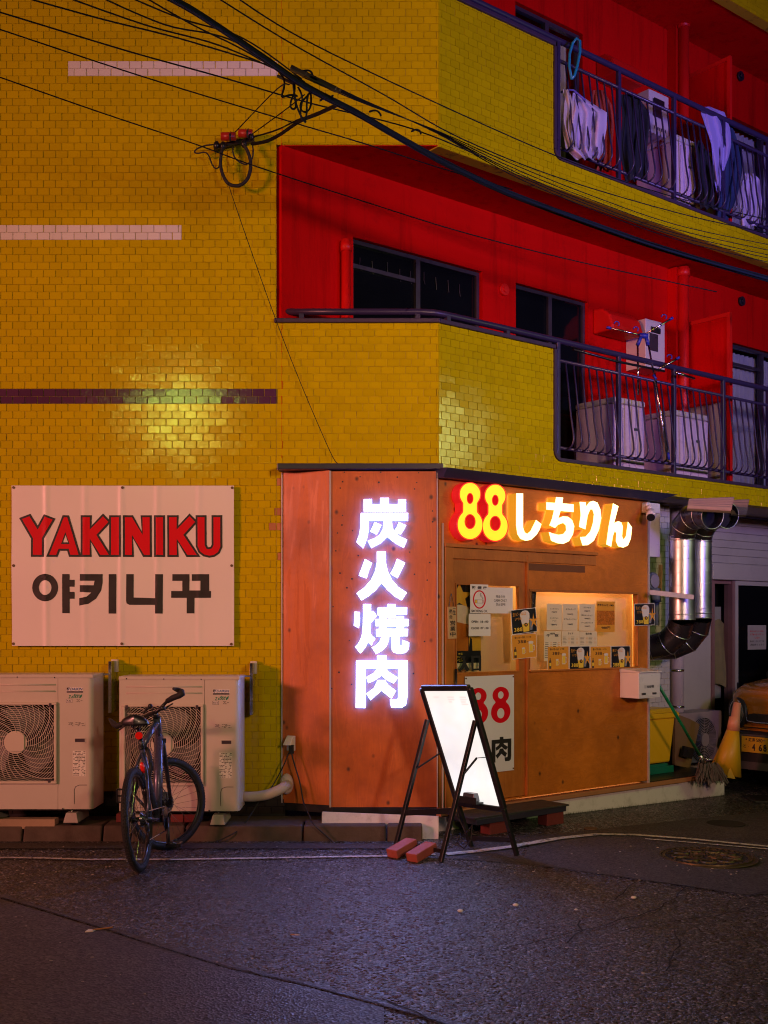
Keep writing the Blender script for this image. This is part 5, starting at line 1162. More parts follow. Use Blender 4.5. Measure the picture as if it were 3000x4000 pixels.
# drive train
cr = BB + V((.06, 0, 0)); xa = V((.99, 0, .09)).normalized()
m = MB(); m.tube([cr - xa * .004, cr + xa * .002], .085, 36); ch = m.build('chainring', M_bikeb, bike)
m = MB(); m.tube([cr + xa * .012, cr + xa * .014 + V((.01, -.05, -.10)), cr + xa * .02 + V((.01, -.06, -.165))], .013, 8); m.build('crank', M_bikeb, ch)
pc = B(775, 1790, 7.86); m = MB()
for dx, dy in ((-.045, 0), (.045, 0)): m.cube(pc.x + dx - .008, pc.x + dx + .008, pc.y - .04, pc.y + .04, pc.z - .012, pc.z + .012)
m.cube(pc.x - .045, pc.x + .045, pc.y - .045, pc.y - .032, pc.z - .014, pc.z + .014); m.cube(pc.x - .045, pc.x + .045, pc.y + .032, pc.y + .045, pc.z - .014, pc.z + .014); m.tube([cr + xa * .02 + V((.01, -.06, -.165)), pc + V((.04, 0, 0))], .010, 8)
m.build('pedal', M_bikeb, bike)
pl_ = B(225, 1260, 7.85); m = MB()
for dx in (-.035, .035): m.cube(pl_.x + dx - .007, pl_.x + dx + .007, pl_.y - .04, pl_.y + .04, pl_.z - .045, pl_.z + .045)
for dz in (-.045, .0, .045): m.cube(pl_.x - .035, pl_.x + .035, pl_.y - .04, pl_.y - .03, pl_.z + dz - .006, pl_.z + dz + .006)
m.tube([BB - xa * .05, BB - xa * .06 + V((-.01, -.08, .10)), B(300, 1210, 7.86), pl_ + V((.03, 0, .02))], .011, 8); m.build('pedal', M_bikeb, bike)
m = MB()
for i in range(8): m.tube([rh + wl.normalized() * (.030 + .004 * i), rh + wl.normalized() * (.0325 + .004 * i)], .055 - .004 * i, 24)
m.build('sprockets', M_steel, bike)
m = MB(); a = rh + wl.normalized() * .055; m.ell(a + V((.01, .02, -.06)), .014, .03, .035); m.tube([a + V((.012, .01, -.05)), a + V((.015, .05, -.12)), a + V((.012, .02, -.17))], .010, 8); m.build('derailleur', M_bikeb, bike)
m = MB(); m.tube([cr + V((0, 0, .085)), a + V((0, 0, .045))], .004, 5); m.tube([cr - V((0, 0, .085)), a + V((.002, .03, -.16))], .004, 5); m.build('chain', M_steel, bike)
ks_ = V((-1.80, 7.78, .006)); m = MB(); m.tube([rxL + V((.02, .08, -.01)), ks_ + V((0, 0, .01))], [.010, .008], 8); m.build('kickstand', M_bikeb, bike)

# ================================================================ THE LIGHT BOARD (A frame) AND ITS BLOCKS
P1, P2 = V((.65, 8.26, 0)), V((.95, 7.94, 0)); T1, T2 = V((.283, 8.20, 1.185)), V((.606, 7.87, 1.205)); Q1, Q2 = V((.080, 8.17, 0)), V((.395, 7.73, 0))
ab = thing('light_board', 'black framed lit advertising board on folding A legs before the shop door', 'sign board', (.5, 8.0, 0))
def on(a, b, t): return a.lerp(b, t)
fn_ = (T2 - T1).cross(P1 - T1).normalized()
if fn_.y > 0: fn_ = -fn_
bot = .72
A_, B_, C_, D_ = T1, T2, on(T2, P2, bot), on(T1, P1, bot)
m = MB(); rad = .022
for a, b in ((A_, B_), (B_, C_), (C_, D_), (D_, A_)): m.bar(a, b, .044, .040, up=fn_)
m.build('frame', M_black, ab, bevel=.010)
m = MB(); s1, s2 = (B_ - A_).normalized(), (D_ - A_).normalized(); i_ = .020
pa = [A_ + s1 * i_ + s2 * i_, B_ - s1 * i_ + s2 * i_, C_ - s1 * i_ - s2 * i_, D_ + s1 * i_ - s2 * i_]
M_panel = NT('lit_opal_panel'); nn = M_panel.noise(3, 3); M_panel.set(Base_Color=(.35, .35, .35), Roughness=.35, Emission_Color=M_panel.mix(M_panel.ramp(nn, .3, .7), (.92, .94, 1.0), (1.0, .95, .86)), Emission_Strength=M_panel.ramp(M_panel.noise(2.2, 3), .3, .7, .80, 1.08)); M_panel = M_panel.m
m.hexa([q_ - fn_ * .006 for q_ in pa] + [q_ + fn_ * .010 for q_ in pa]); m.build('lit_panel', M_panel, ab)
m = MB(); rr = random.Random(5); M_faint = NT('faint_menu_print'); M_faint.set(Base_Color=(.7, .6, .6), Emission_Color=(1, .86, .86), Emission_Strength=.70); M_faint = M_faint.m
for i in range(26):
    for j, x in enumerate((.18, .5, .78)):
        if rr.random() < .25: continue
        p0 = pa[0].lerp(pa[1], x) + (pa[3] - pa[0]) * (.05 + i * .021) + fn_ * .0112; l = (pa[1] - pa[0]) * rr.uniform(.05, .16); hgt = (pa[3] - pa[0]) * .011
        m.add([p0, p0 + l, p0 + l + hgt, p0 + hgt], [(0, 1, 2, 3)])
m.build('faint_lettering', M_faint, ab, fix=False, kind='stuff')
for a, b in ((C_, P2), (D_, P1)):
    m = MB(); m.bar(a, b, .030, .030, up=fn_); m.build('front_leg', M_black, ab, bevel=.003)
pv1, pv2 = on(T1, P1, .19) + fn_ * .035 - s1 * .012, on(T2, P2, .185) + fn_ * .035 + s1 * .0
for a, b in ((pv1, Q1), (pv2, Q2)):
    m = MB(); m.bar(a, b, .028, .030, up=s1); m.build('rear_leg', M_black, ab, bevel=.003)
m = MB(); m.bar(on(pv1, Q1, .72), on(pv2, Q2, .64), .012, .040); m.build('rear_crossbar', M_black, ab)
m = MB(); m.bar(on(pv1, Q1, .955), on(pv2, Q2, .925), .012, .030); m.build('rear_crossbar', M_black, ab)
m = MB(); m.bar(on(T1, P1, .945), on(T2, P2, .905), .012, .035); m.build('front_crossbar', M_black, ab)
M_grey = mat('grey_steel_link', (.12, .12, .14), .35, metal=.7)
for a, b, mid in ((on(pv1, Q1, .375), on(T1, P1, .40), 0), (on(pv2, Q2, .375), on(T2, P2, .41), .05)):
    a = a + s1 * .018; b = b + s1 * .0; c_ = a.lerp(b, .5) + V((0, 0, mid)); m = MB(); m.bar(a, c_, .004, .020, up=s1.cross(V((0, 0, 1)))); m.bar(c_, b, .004, .020, up=s1.cross(V((0, 0, 1)))); m.build('folding_link', M_grey, ab)
cb = on(D_, C_, .38) + fn_ * .05 + V((0, 0, .035)); m = MB()
dN = V((fn_.x, fn_.y, 0)).normalized(); s1h = V((s1.x, s1.y, 0)).normalized()
m.hexa([cb - s1h * .10 - dN * .03, cb + s1h * .10 - dN * .03, cb + s1h * .10 + dN * .05, cb - s1h * .10 + dN * .05] + [q_ + V((0, 0, .012)) for q_ in (cb - s1h * .10 - dN * .03, cb + s1h * .10 - dN * .03, cb + s1h * .10 + dN * .05, cb - s1h * .10 + dN * .05)])
m.hexa([cb - s1h * .10 + dN * .05, cb + s1h * .10 + dN * .05, cb + s1h * .10 + dN * .055, cb - s1h * .10 + dN * .055] + [q_ + V((0, 0, .05)) for q_ in (cb - s1h * .10 + dN * .05, cb + s1h * .10 + dN * .05, cb + s1h * .10 + dN * .055, cb - s1h * .10 + dN * .055)])
m.build('adapter_tray', M_black, ab)
m = MB(); c0 = cb + V((0, 0, .014)) + s1h * .01; m.hexa([c0 - s1h * .06 - dN * .025, c0 + s1h * .06 - dN * .025, c0 + s1h * .06 + dN * .04, c0 - s1h * .06 + dN * .04] + [q_ + V((0, 0, .06)) for q_ in (c0 - s1h * .05 - dN * .02, c0 + s1h * .05 - dN * .02, c0 + s1h * .05 + dN * .035, c0 - s1h * .05 + dN * .035)]); m.build('power_adapter', M_grey, ab, bevel=.004)
c0 = cb + dN * .05; m = MB(); pts = [c0 + V((0, 0, .05)), c0 - s1h * .09 + V((0, 0, .02)), c0 - s1h * .08 + V((0, 0, -.10)), c0 - s1h * .0 + V((0, 0, -.22)), c0 + s1h * .06 + V((0, 0, -.15)), c0 + s1h * .05 + V((0, 0, -.26)), c0 - s1h * .02 + V((0, 0, -.33)), c0 - s1h * .09 + V((0, 0, -.30)), c0 - s1h * .05 + V((0, 0, -.22))]
q_ = []
for a, b in zip(pts, pts[1:]): q_ += [a.lerp(b, k / 4) for k in range(4)]
m.tube(q_, .0045, 6); m.build('adapter_cable', M_rubber, ab)
# two bricks holding the board
for (a, b, lb) in (((1533, 3352), (1612, 3296), 'worn red brick, left one of the pair weighing down the board leg'), ((1610, 3368), (1694, 3304), 'worn red brick, right one of the pair weighing down the board leg')):
    g0 = G(*a); d_ = V((.155, .17, .055)).normalized(); s_ = d_.cross(Zv).normalized(); up = s_.cross(d_); L_ = .225; m = MB()
    q_ = [g0 - s_ * .05, g0 + s_ * .05, g0 + s_ * .05 + d_ * L_, g0 - s_ * .05 + d_ * L_]
    m.hexa(q_ + [x + up * .062 for x in q_]); m.build('brick', M_brick2 if 'M_brick2' in globals() else (globals().__setitem__('M_brick2', mat('worn_red_brick', (.40, .085, .06), .75, var=.3, bump=.7, bs=70, dirt=.35)) or M_brick2), None, bevel=.006, label=lb, cat='brick', group='bricks at the light board')
# black step platform on blocks before the door
stp = thing('door_step', 'low black board step resting on red bricks before the shop door', 'step', (.9, 8.6, 0))
zt_ = .150; a, b, c_, d_ = PW.p(.08, 0, .04), PW.p(1.12, 0, .04), PW.p(1.12, 0, .34), PW.p(.08, 0, .36); m = MB()
m.hexa([V((q_.x, q_.y, zt_ - .055)) for q_ in (a, b, c_, d_)] + [V((q_.x, q_.y, zt_ - .010)) for q_ in (a, b, c_, d_)]); m.build('step_frame', M_crate if False else M_navy, stp, bevel=.003)
m = MB(); m.box(PW, .06, 1.14, zt_ - .010, zt_ + .004, .035, .355); m.build('step_board', mat('black_rubber_mat', (.03, .03, .032), .6, bump=.4, bs=120), stp, bevel=.003)
for u in (.25, .90):
    m = MB(); m.box(PW, u, u + .2, gz(1.2) + .0, zt_ - .056, .22, .33); m.build('support_brick', M_brick, stp, bevel=.005)
for (u, lb) in ((.12, 0),):
    pass

# ================================================================ MAILBOX, CAMERA, PANEL, DUCTS
def c4(x, y): return 2300 + .4522 * x, 2500 + .4522 * y
wv = .22; fu0, fz1 = PW.uv(*c4(432, 285), wv); fu1, _ = PW.uv(*c4(615, 285), wv); fz0 = PW.uv(*c4(432, 508), wv)[1]
bx = thing('mailbox', 'white metal mailbox marked with a flat number at the right end of the shop', 'mailbox', tuple(PW.p((fu0 + fu1) / 2, fz0, .12)))
m = MB(); m.box(PW, fu0, fu1, fz0, fz1, .002, wv); m.build('box', M_white, bx, bevel=.004)
m = MB(); m.hexa([PW.p(fu0 - .008, fz1 + .001, .0), PW.p(fu1 + .008, fz1 + .001, .0), PW.p(fu1 + .008, fz1 + .001, wv + .02), PW.p(fu0 - .008, fz1 + .001, wv + .02), PW.p(fu0 - .008, fz1 + .035, .0), PW.p(fu1 + .008, fz1 + .035, .0), PW.p(fu1 + .008, fz1 + .012, wv + .02), PW.p(fu0 - .008, fz1 + .012, wv + .02)]); m.build('lid', M_white, bx, bevel=.003)
s = Sheet(PW, *c4(438, 367), *c4(608, 495), wv + .004, 0); m = MB(); s.paper(m); dr3 = m.build('door', M_white, bx, bevel=.002)
m = MB(); s.poly(m, [(.24, .58), (.74, .58), (.74, .80), (.24, .80)], 1.5); m.build('name_label', mat('grey_label', (.52, .50, .50), .5), dr3, fix=False)
m = MB(); s.txt(m, '102号', .37, .72, .60, .78, 3, off=.03); m.build('lettering', M_ink, dr3, fix=False)
for x in (.10, .64):
    m = MB(); q_ = [s.q(x, .14, 0), s.q(x + .2, .14, 0), s.q(x + .2, .28, 0), s.q(x, .28, 0)]; n_ = PW.n * .006; m.hexa(q_ + [z_ + n_ for z_ in q_]); m.build('latch', M_grey, bx, bevel=.002)
# camera
cm = thing('security_camera', 'small white security camera on the fascia at the right end of the lit sign', 'camera', tuple(PW.p(wu(2530), 2.45, .05)))
def c5(x, y): return 2400 + .3617 * x, 1850 + .3617 * y
u0, v1 = PW.uv(*c5(288, 315), .0); u1, v0 = PW.uv(*c5(405, 440), .0); m = MB(); m.box(PW, u0, u1 + .04, v0, v1, .0, .07); m.build('mount_box', M_white, cm, bevel=.012)
a = PW.p(*PW.uv(*c5(380, 375), .10), .10); b = PW.p(*PW.uv(*c5(392, 420), .13), .13); e = PW.p(*PW.uv(*c5(393, 478), .17), .17); m = MB(); m.ell(a, .035, .035, .035); m.tube([a - PW.n * .04, a], .02, 10); m.build('swivel', M_white, cm)
m = MB(); m.tube([b + V((0, 0, .02)), b.lerp(e, .3), e.lerp(b, .15)], [.034, .042, .045], 18); m.build('camera_body', M_white, cm); m = MB(); m.tube([e.lerp(b, .14), e.lerp(b, .02)], .038, 18); m.build('lens', M_black, cm)
# white flat panel beyond the corner strip
u0, v1 = PW.uv(*c5(385, 330), -.05); u1, v0 = PW.uv(*c5(495, 905), -.05); m = MB(); m.box(PW, UE + .035, u1, v0, v1, -.14, -.05); m.build('meter_panel', M_white, None, bevel=.008, label='tall white cabinet just right of the shop corner above the gas meter', cat='cabinet')
# gas meter and pipework
gm = thing('gas_meter', 'teal grey round gas meter between the shop corner and the steel ducts', 'gas meter', tuple(PW.p(UE + .12, 1.95, -.15)))
u, v = PW.uv(*c5(430, 1160), -.10); m = MB(); m.tube([PW.p(u, v, -.22), PW.p(u, v, -.10)], .085, 24); m.build('meter_body', mat('teal_grey_paint', (.13, .18, .18), .5), gm, bevel=.01)
m = MB(); m.tube([PW.p(u, v, -.099), PW.p(u, v, -.085)], .065, 24); m.build('dial_cover', mat('pale_dial', (.34, .36, .33), .5), gm)
for (a, b, c, d) in ((470, 1130, 525, 1130),): pass
m = MB(); m.tube([PW.p(*PW.uv(*c5(455, 1380), -.12), -.12), PW.p(*PW.uv(*c5(455, 1640), -.12), -.12)], .028, 12); m.tube([PW.p(*PW.uv(*c5(440, 1240), -.12), -.12), PW.p(*PW.uv(*c5(450, 1390), -.12), -.12)], .05, 12); m.build('gas_pipe', mat('green_grey_pipe', (.16, .22, .20), .5), gm)
m = MB(); m.bar(PW.p(*PW.uv(*c5(500, 985), -.1), -.1), PW.p(*PW.uv(*c5(490, 1270), -.1), -.1), .035, .02); m.build('wooden_lath', M_palew, None, label='narrow wooden slat hanging upright beside the gas meter', cat='slat')
# the two spiral ducts
def duct(name, label, lower, r, Y, top_open):
    t = thing('spiral_duct', label, 'duct', (lower[0].x, lower[0].y, 1.0), 'steel exhaust ducts')
    pts, kinds = lower
    return t
def mk_duct(cx, yb, yt, Yd, r, tail, head, label):
    """cx: pixel x of the upright, yb/yt its ends, tail: points to the shop wall, head: points to the open mouth"""
    t = thing('spiral_duct', label, 'duct', tuple(P(cx, yb, Yd)), 'steel exhaust ducts')
    a, b = P(cx, yb, Yd), P(cx, yt, Yd); m = MB(); m.tube([a, b], r, 36, caps=False); up = m.build('straight_pipe', M_duct, t)
    L_ = (b - a).length; m = MB(); k = 0; pts = []; n = int(L_ / .12 * 28)
    for i in range(n + 1): an = 2 * math.pi * i / 28; pts.append(a + V((math.cos(an) * (r + .001), math.sin(an) * (r + .001), L_ * i / n)))
    m.tube(pts, .0018, 5); m.build('spiral_seam', M_duct, up)
    for f_ in (.0, 1.0, .06, .95):
        c0 = a.lerp(b, f_); m = MB(); m.tube([c0 - V((0, 0, .006)), c0 + V((0, 0, .006))], r + .006, 36); m.build('joint_band', M_duct, up)
    for nm, path in (('lower_elbow', [a] + tail), ('upper_elbow', [b] + head)):
        path = [V(p_) for p_ in path]; m = MB()
        m.tube(path, r * 1.01, 36, caps=False); el = m.build(nm, M_ductd, t, fix=False); m.f and None
        for i in range(1, len(path) - (0 if nm == 'upper_elbow' else 1)):
            tt = (path[min(i + 1, len(path) - 1)] - path[i - 1]).normalized(); x = tt.orthogonal().normalized(); y = tt.cross(x); m2 = MB()
            m2.tube([path[i] + (x * math.cos(q_) + y * math.sin(q_)) * r * 1.01 for q_ in [2 * math.pi * k / 36 for k in range(36)]], .0045, 6, closed=True); m2.build('elbow_seam', M_duct, el)
        if nm == 'upper_elbow':
            tt = (path[-1] - path[-2]).normalized(); m2 = MB(); m2.tube([path[-1] - tt * .12, path[-1] - tt * .11], r * .99, 36); m2.build('damper', M_room, el)
    return t
r1 = .150; Y1 = 10.55
def D(px, py, Y): return P(px, py, Y)
nW, uW = PW.n, PW.u
# mouth faces down the lane towards the viewer's right
mk_duct(2664, 2420, 2095, 10.60, .122, [D(2652, 2465, 10.66), D(2606, 2512, 10.76), D(2545, 2530, 10.84), D(2490, 2534, 10.88)], [D(2672, 2058, 10.55), D(2700, 2022, 10.46), D(2742, 2010, 10.34), D(2784, 2014, 10.20)], 'fat bare metal exhaust duct nearest the shop corner with a bent open top')
mk_duct(2731, 2414, 2100, 10.95, .120, [D(2722, 2458, 11.0), D(2685, 2505, 11.06), D(2630, 2528, 11.1), D(2540, 2533, 11.15)], [D(2742, 2066, 10.90), D(2768, 2030, 10.80), D(2802, 2014, 10.64), D(2842, 2014, 10.48)], 'metal exhaust duct half hidden behind and right of its twin')
m = MB(); m.bar(D(2538, 2313, 10.33), D(2710, 2333, 10.33), .012, .045); m.build('support_strut', M_cream, None, bevel=.002, label='flat pale metal strut holding the fat duct to the shop corner', cat='strut')
def corr(x0, y0, x1, y1, ya, yb, Y0, Y1_, label, mt):
    m = MB(); n = 5
    A0, A1, B0, B1 = D(x0, y0, Y0 + .35), D(x1, y1, Y1_ + .35), D(x0 - 6, ya, Y0), D(x1 - 10, yb, Y1_)
    def f_(s, t): p_ = A0.lerp(A1, t).lerp(B0.lerp(B1, t), s); return p_ + V((0, -.020, .022)) * math.sin(s * n * 6.283)
    m.grid(f_, n * 8, 6); b0 = len(m.v); m.grid(lambda s, t: V(f_(s, t)) - V((0, 0, .003)), n * 8, 6)
    m.build('corrugated_sheet', mt, None, fix=False, label=label, cat='roof sheet', group='corrugated sheets over the ducts')
corr(2690, 1957, 2866, 1949, 1986, 1996, 10.05, 9.85, 'pinkish corrugated metal sheet over the mouth of the fat duct', mat('galvanised_corrugated', (.34, .28, .26), .5, metal=.2, var=.15))
corr(2862, 1960, 2925, 1957, 2008, 2012, 10.55, 10.45, 'grey corrugated sheet over the slimmer duct, behind the pinkish one', mat('weathered_corrugated', (.24, .22, .19), .55, metal=.2, var=.2))

# ================================================================ BIN, MOP, CARDBOARD, SMALL UNIT, CONE
def c6(x, y): return 2500 + .3014 * x, 2600 + .3014 * y
M_yel = mat('yellow_plastic', (.80, .46, .01), .4, var=.06); M_yel2 = mat('scuffed_yellow_plastic', (.58, .34, .01), .45, var=.1, dirt=.15)
cr_ = thing('green_crate', 'green plastic crate lying under the yellow bin on the deck', 'crate', tuple(PW.p(UE + .42, .173, -.45)))
PD = Plane(*PW.p(UE + .05, 0, -.28).to_2d(), ANG); M_gcr = mat('green_crate_plastic', (.005, .17, .11), .45)
m = MB(); m.box(PD, .0, .72, .173, .24, -.30, 0); m.build('base', M_gcr, cr_, bevel=.003)
m = MB(); m.box(PD, .0, .62, .241, .27, -.02, 0); m.box(PD, .0, .62, .241, .27, -.30, -.28); m.box(PD, .60, .62, .241, .27, -.28, -.02)
for i in range(5): m.box(PD, .06 + i * .12, .08 + i * .12, .241, .262, -.28, -.02)
m.build('rim', M_gcr, cr_)
bn2 = thing('yellow_bin', 'tall yellow lidded refuse bin standing on the green crate', 'bin', tuple(PD.p(.2, .24, -.12)))
ytop = PD.uv(*c6(300, 640), .0)[1]; yb_ = .274; ux0, ux1 = -.12, PD.uv(*c6(462, 640), 0)[0]; uxb = PD.uv(*c6(412, 1290), 0)[0]
m = MB(); m.hexa([PD.p(ux0 + .05, yb_, .0 - .02), PD.p(uxb, yb_, -.02), PD.p(uxb, yb_, -.26), PD.p(ux0 + .05, yb_, -.26), PD.p(ux0, ytop, .0), PD.p(ux1, ytop, .0), PD.p(ux1, ytop, -.30), PD.p(ux0, ytop, -.30)]); m.build('body', M_yel, bn2, bevel=.02)
m = MB(); m.box(PD, ux0 - .015, ux1 + .03, ytop - .035, ytop + .02, -.32, .025); m.build('rim', M_yel, bn2, bevel=.012)
m = MB(); m.hexa([PD.p(ux0 - .01, ytop + .021, .02), PD.p(ux1 + .02, ytop + .021, .02), PD.p(ux1 + .02, ytop + .021, -.32), PD.p(ux0 - .01, ytop + .021, -.32), PD.p(ux0, ytop + .06, -.03), PD.p(ux1 - .01, ytop + .06, -.03), PD.p(ux1 - .01, ytop + .06, -.28), PD.p(ux0, ytop + .06, -.28)])
m.build('lid', M_yel, bn2, bevel=.010)
for i in range(3): m = MB(); a = ux0 + .08 + i * .14; m.box(PD, a, a + .07, ytop + .061, ytop + .075, -.26, -.05); m.build('lid_rib', M_yel, bn2, bevel=.005)
# mop
mop = thing('string_mop', 'grey string mop with green handle leaning head down over the plinth', 'mop', tuple(D(2800, 3010, 10.9)))
hb, hd = D(*c6(868, 1320), 10.80), D(*c6(262, 292), 10.30); ht = hb + (hd - hb) * 1.18; mid_ = hb.lerp(ht, .32)
m = MB(); m.tube([hb.lerp(ht, .12), ht], .015, 12); m.build('handle', mat('green_mop_handle', (.005, .20, .07), .3), mop)
m = MB(); m.tube([hb, hb.lerp(ht, .14)], .018, 12); m.build('clamp', M_steel, mop)
m = MB(); m.tube([hb.lerp(ht, .10) - V((.02, 0, 0)), hb + V((-.07, 0, .02)), hb + V((-.065, 0, -.03))], .004, 6); m.tube([hb.lerp(ht, .10) + V((.02, 0, 0)), hb + V((.07, 0, .07)), hb + V((.12, 0, -.03))], .004, 6); m.build('wire_frame', M_steel, mop)
m = MB(); rr = random.Random(9)
for i in range(170):
    t_ = rr.random(); a = hb + V((-.075 + .17 * t_, rr.uniform(-.05, .04), .02 + rr.uniform(-.02, .03))); sp_ = (t_ - .35) * .12
    l = .11 + .06 * rr.random(); b = a + V((sp_ * .6, -.04 + rr.uniform(-.02, .02), -l * .5)); e = a + V((sp_ + rr.uniform(-.02, .02), -.05 + rr.uniform(-.02, .02), -l)); m.tube([a, b, e], .0042, 5, caps=False)
m.build('strings', mat('grey_mop_yarn', (.13, .12, .11), .9, var=.4), mop, fix=False, kind='stuff')
# cardboard
m = MB(); cbp = PR.uv(*c6(560, 900), .42)
def card(a, b, w_, name, label):
    q_ = [PR.p(*PR.uv(*c6(*p_), w_), w_) for p_ in (a, b)]
m = MB(); pts = [PR.uv(*c6(*p_), .5) for p_ in ((450, 1290), (650, 1330), (720, 1000), (775, 760), (640, 690), (510, 640), (460, 660))]; m.prism(PR, pts, .47, .50); m.build('flattened_cardboard', mat('brown_cardboard', (.20, .11, .05), .8, var=.2), None, label='torn brown cardboard leaning between the yellow bin and small unit', cat='cardboard')
m = MB(); pts = [PR.uv(*c6(*p_), .55) for p_ in ((560, 1040), (690, 1075), (650, 1210), (530, 1170))]; m.prism(PR, pts, .54, .57); m.build('dark_carton', M_inkblk, None, label='small dark printed carton stuck in front of the cardboard', cat='carton')
# small outdoor unit beside
su = thing('small_outdoor_unit', 'small purplish outdoor unit in shade behind the mop and cone', 'outdoor unit', tuple(PR.p(PR.uv(*c6(850, 900), .36)[0], .18, .2)))
M_su = mat('dusty_unit_casing', (.32, .24, .26), .5, dirt=.4); u0, v1 = PR.uv(*c6(500, 625), .36); u1, v0 = PR.uv(*c6(1060, 1300), .36); v0 = max(v0, .18)
m = MB(); m.box(PR, u0, u1, v0, v1, .06, .36); m.build('casing', M_su, su, bevel=.01)
fc2 = PR.uv(*c6(825, 960), .37); m = MB(); m.prism(PR, ellp(fc2[0], fc2[1], .235, .235, 40), .361, .364); m.build('fan_cavity', M_room, su)
m = MB()
for k in range(11):
    rr_ = .07 + k * .0165; m.tube([PR.p(fc2[0] + rr_ * math.cos(q_), fc2[1] + rr_ * math.sin(q_), .378) for q_ in [2 * math.pi * i / 40 for i in range(40)]], .0035, 4, closed=True)
for k in range(12):
    q_ = 2 * math.pi * k / 12; m.tube([PR.p(fc2[0] + .06 * math.cos(q_), fc2[1] + .06 * math.sin(q_), .376), PR.p(fc2[0] + .24 * math.cos(q_), fc2[1] + .24 * math.sin(q_), .376)], .003, 4)
m.build('fan_grille', M_su, su, fix=False, kind='stuff'); m = MB(); m.prism(PR, ellp(fc2[0], fc2[1], .07, .07, 28), .37, .392); m.build('grille_hub', M_su, su)
# broken cone
cn = thing('safety_cone', 'battered yellow safety cone with pinkish top section in front of the car', 'cone', tuple(G(2850, 3060)))
Yc = 10.95; m = MB(); pts = [D(*c6(1100, 1400), Yc), D(*c6(1160, 1100), Yc), D(*c6(1205, 830), Yc)]; m.tube(pts, [.16, .105, .060], 20); m.build('cone_body', M_yel2, cn)
m = MB(); m.tube([D(*c6(1206, 840), Yc), D(*c6(1225, 670), Yc), D(*c6(1235, 668), Yc), D(*c6(1262, 478), Yc)], [.064, .052, .044, .036], 20); m.build('pink_sleeve', mat('salmon_plastic', (.62, .28, .16), .45), cn)
m = MB(); a = [D(*c6(x, y), Yc - .16) for x, y in ((1175, 1330), (1235, 1470), (1130, 1450), (1150, 1350))]; b = [p_ + V((.0, .012, 0)) for p_ in a]; m.hexa([a[0], a[1], a[2], a[3], b[0], b[1], b[2], b[3]]); m.build('torn_flap', M_yel2, cn)
m = MB(); c_ = G(2850, 3060); m.cube(c_.x - .19, c_.x + .19, Yc - .19, Yc + .19, c_.z, c_.z + .03); m.build('cone_foot', M_black, cn, bevel=.01)
# ================================================================ THE ORANGE CAR
car = thing('parked_car', 'orange boxy small car parked along the building, its front corner in view', 'car', (3.75, 11.9, -.09))
fwd = -PR.u; latv = PR.n                     # the car faces down the lane, its right flank to the wall
C0 = V((3.62, 11.92, gz(3.7))) + latv * .72  # ground point under the middle of the front bumper
def cp(l, b, z): return C0 + latv * l - fwd * b + V((0, 0, z))    # l: to the viewer's right, b: metres behind the nose
M_car = mat('orange_car_paint', (.50, .175, .008), .25, var=.04, coat=.8); M_carb = mat('black_car_plastic', (.02, .02, .022), .45, var=.1); M_carg = mat('grey_bumper_plastic', (.09, .085, .085), .4)
M_chrome = mat('chrome', (.75, .75, .78), .08, metal=1, var=.03); M_lens = mat('lamp_lens', (.30, .32, .34), .05, metal=.6, var=.5, vs=14)
def loft(m, secs, mi=0, cap=True):
    n = len(secs[0]); b0 = len(m.v)
    for s_ in secs: m.v += [V(p_) for p_ in s_]
    for i in range(len(secs) - 1):
        for k in range(n):
            k2 = (k + 1) % n; m.f.append([b0 + i * n + k, b0 + i * n + k2, b0 + (i + 1) * n + k2, b0 + (i + 1) * n + k]); m.m.append(mi); m.sm.append(True)
    if cap:
        m.f.append([b0 + k for k in range(n)]); m.m.append(mi); m.sm.append(False); m.f.append([b0 + (len(secs) - 1) * n + k for k in range(n)]); m.m.append(mi); m.sm.append(False)
def sec(b, hw, z0, z1, r=.10, n=5):
    pts = []
    for (cx, cz, a0) in ((hw - r, z0 + .05, -90), (hw - r, z1 - r, 0), (-hw + r, z1 - r, 90), (-hw + r, z0 + .05, 180)):
        rz = r if a0 in (0, 90) else .05
        for k in range(n + 1): an = R(a0 + 90 * k / n); pts.append(cp(cx + r * math.cos(an), b, cz + rz * math.sin(an)))
    return pts
m = MB(); loft(m, [sec(.06, .50, .62, .88, .10), sec(.03, .56, .58, .96, .12), sec(.06, .62, .56, 1.02, .12), sec(.14, .68, .54, 1.06, .12), sec(.32, .72, .50, 1.10, .12), sec(.7, .735, .35, 1.14, .12), sec(1.0, .735, .30, 1.16, .10), sec(3.2, .735, .30, 1.16, .10), sec(3.38, .70, .35, 1.12, .10)])
m.build('body', M_car, car)
m = MB(); loft(m, [sec(.98, .66, 1.10, 1.18, .08), sec(1.10, .66, 1.1, 1.34, .10), sec(1.32, .64, 1.1, 1.60, .10), sec(1.6, .63, 1.1, 1.68, .10), sec(3.0, .63, 1.1, 1.68, .10), sec(3.3, .60, 1.1, 1.55, .10)]); m.build('cabin', M_glassd, car)
m = MB(); loft(m, [sec(1.42, .645, 1.60, 1.69, .08), sec(1.6, .64, 1.62, 1.72, .06), sec(3.1, .64, 1.62, 1.72, .06)]); m.build('roof', M_car, car)
m = MB(); loft(m, [sec(-.02, .60, .25, .60, .08), sec(.03, .68, .22, .62, .10), sec(.20, .735, .20, .62, .10), sec(.50, .74, .22, .56, .08)]); bp = m.build('bumper', M_carb, car)
m = MB(); loft(m, [sec(-.045, .58, .42, .56, .05), sec(-.02, .66, .42, .57, .06), sec(.16, .742, .42, .57, .06)]); m.build('bumper_bar', M_carg, bp)
m = MB(); loft(m, [sec(-.035, .56, .22, .30, .03), sec(-.0, .66, .22, .30, .03), sec(.2, .74, .22, .30, .03)]); m.build('lower_lip', M_carg, bp)
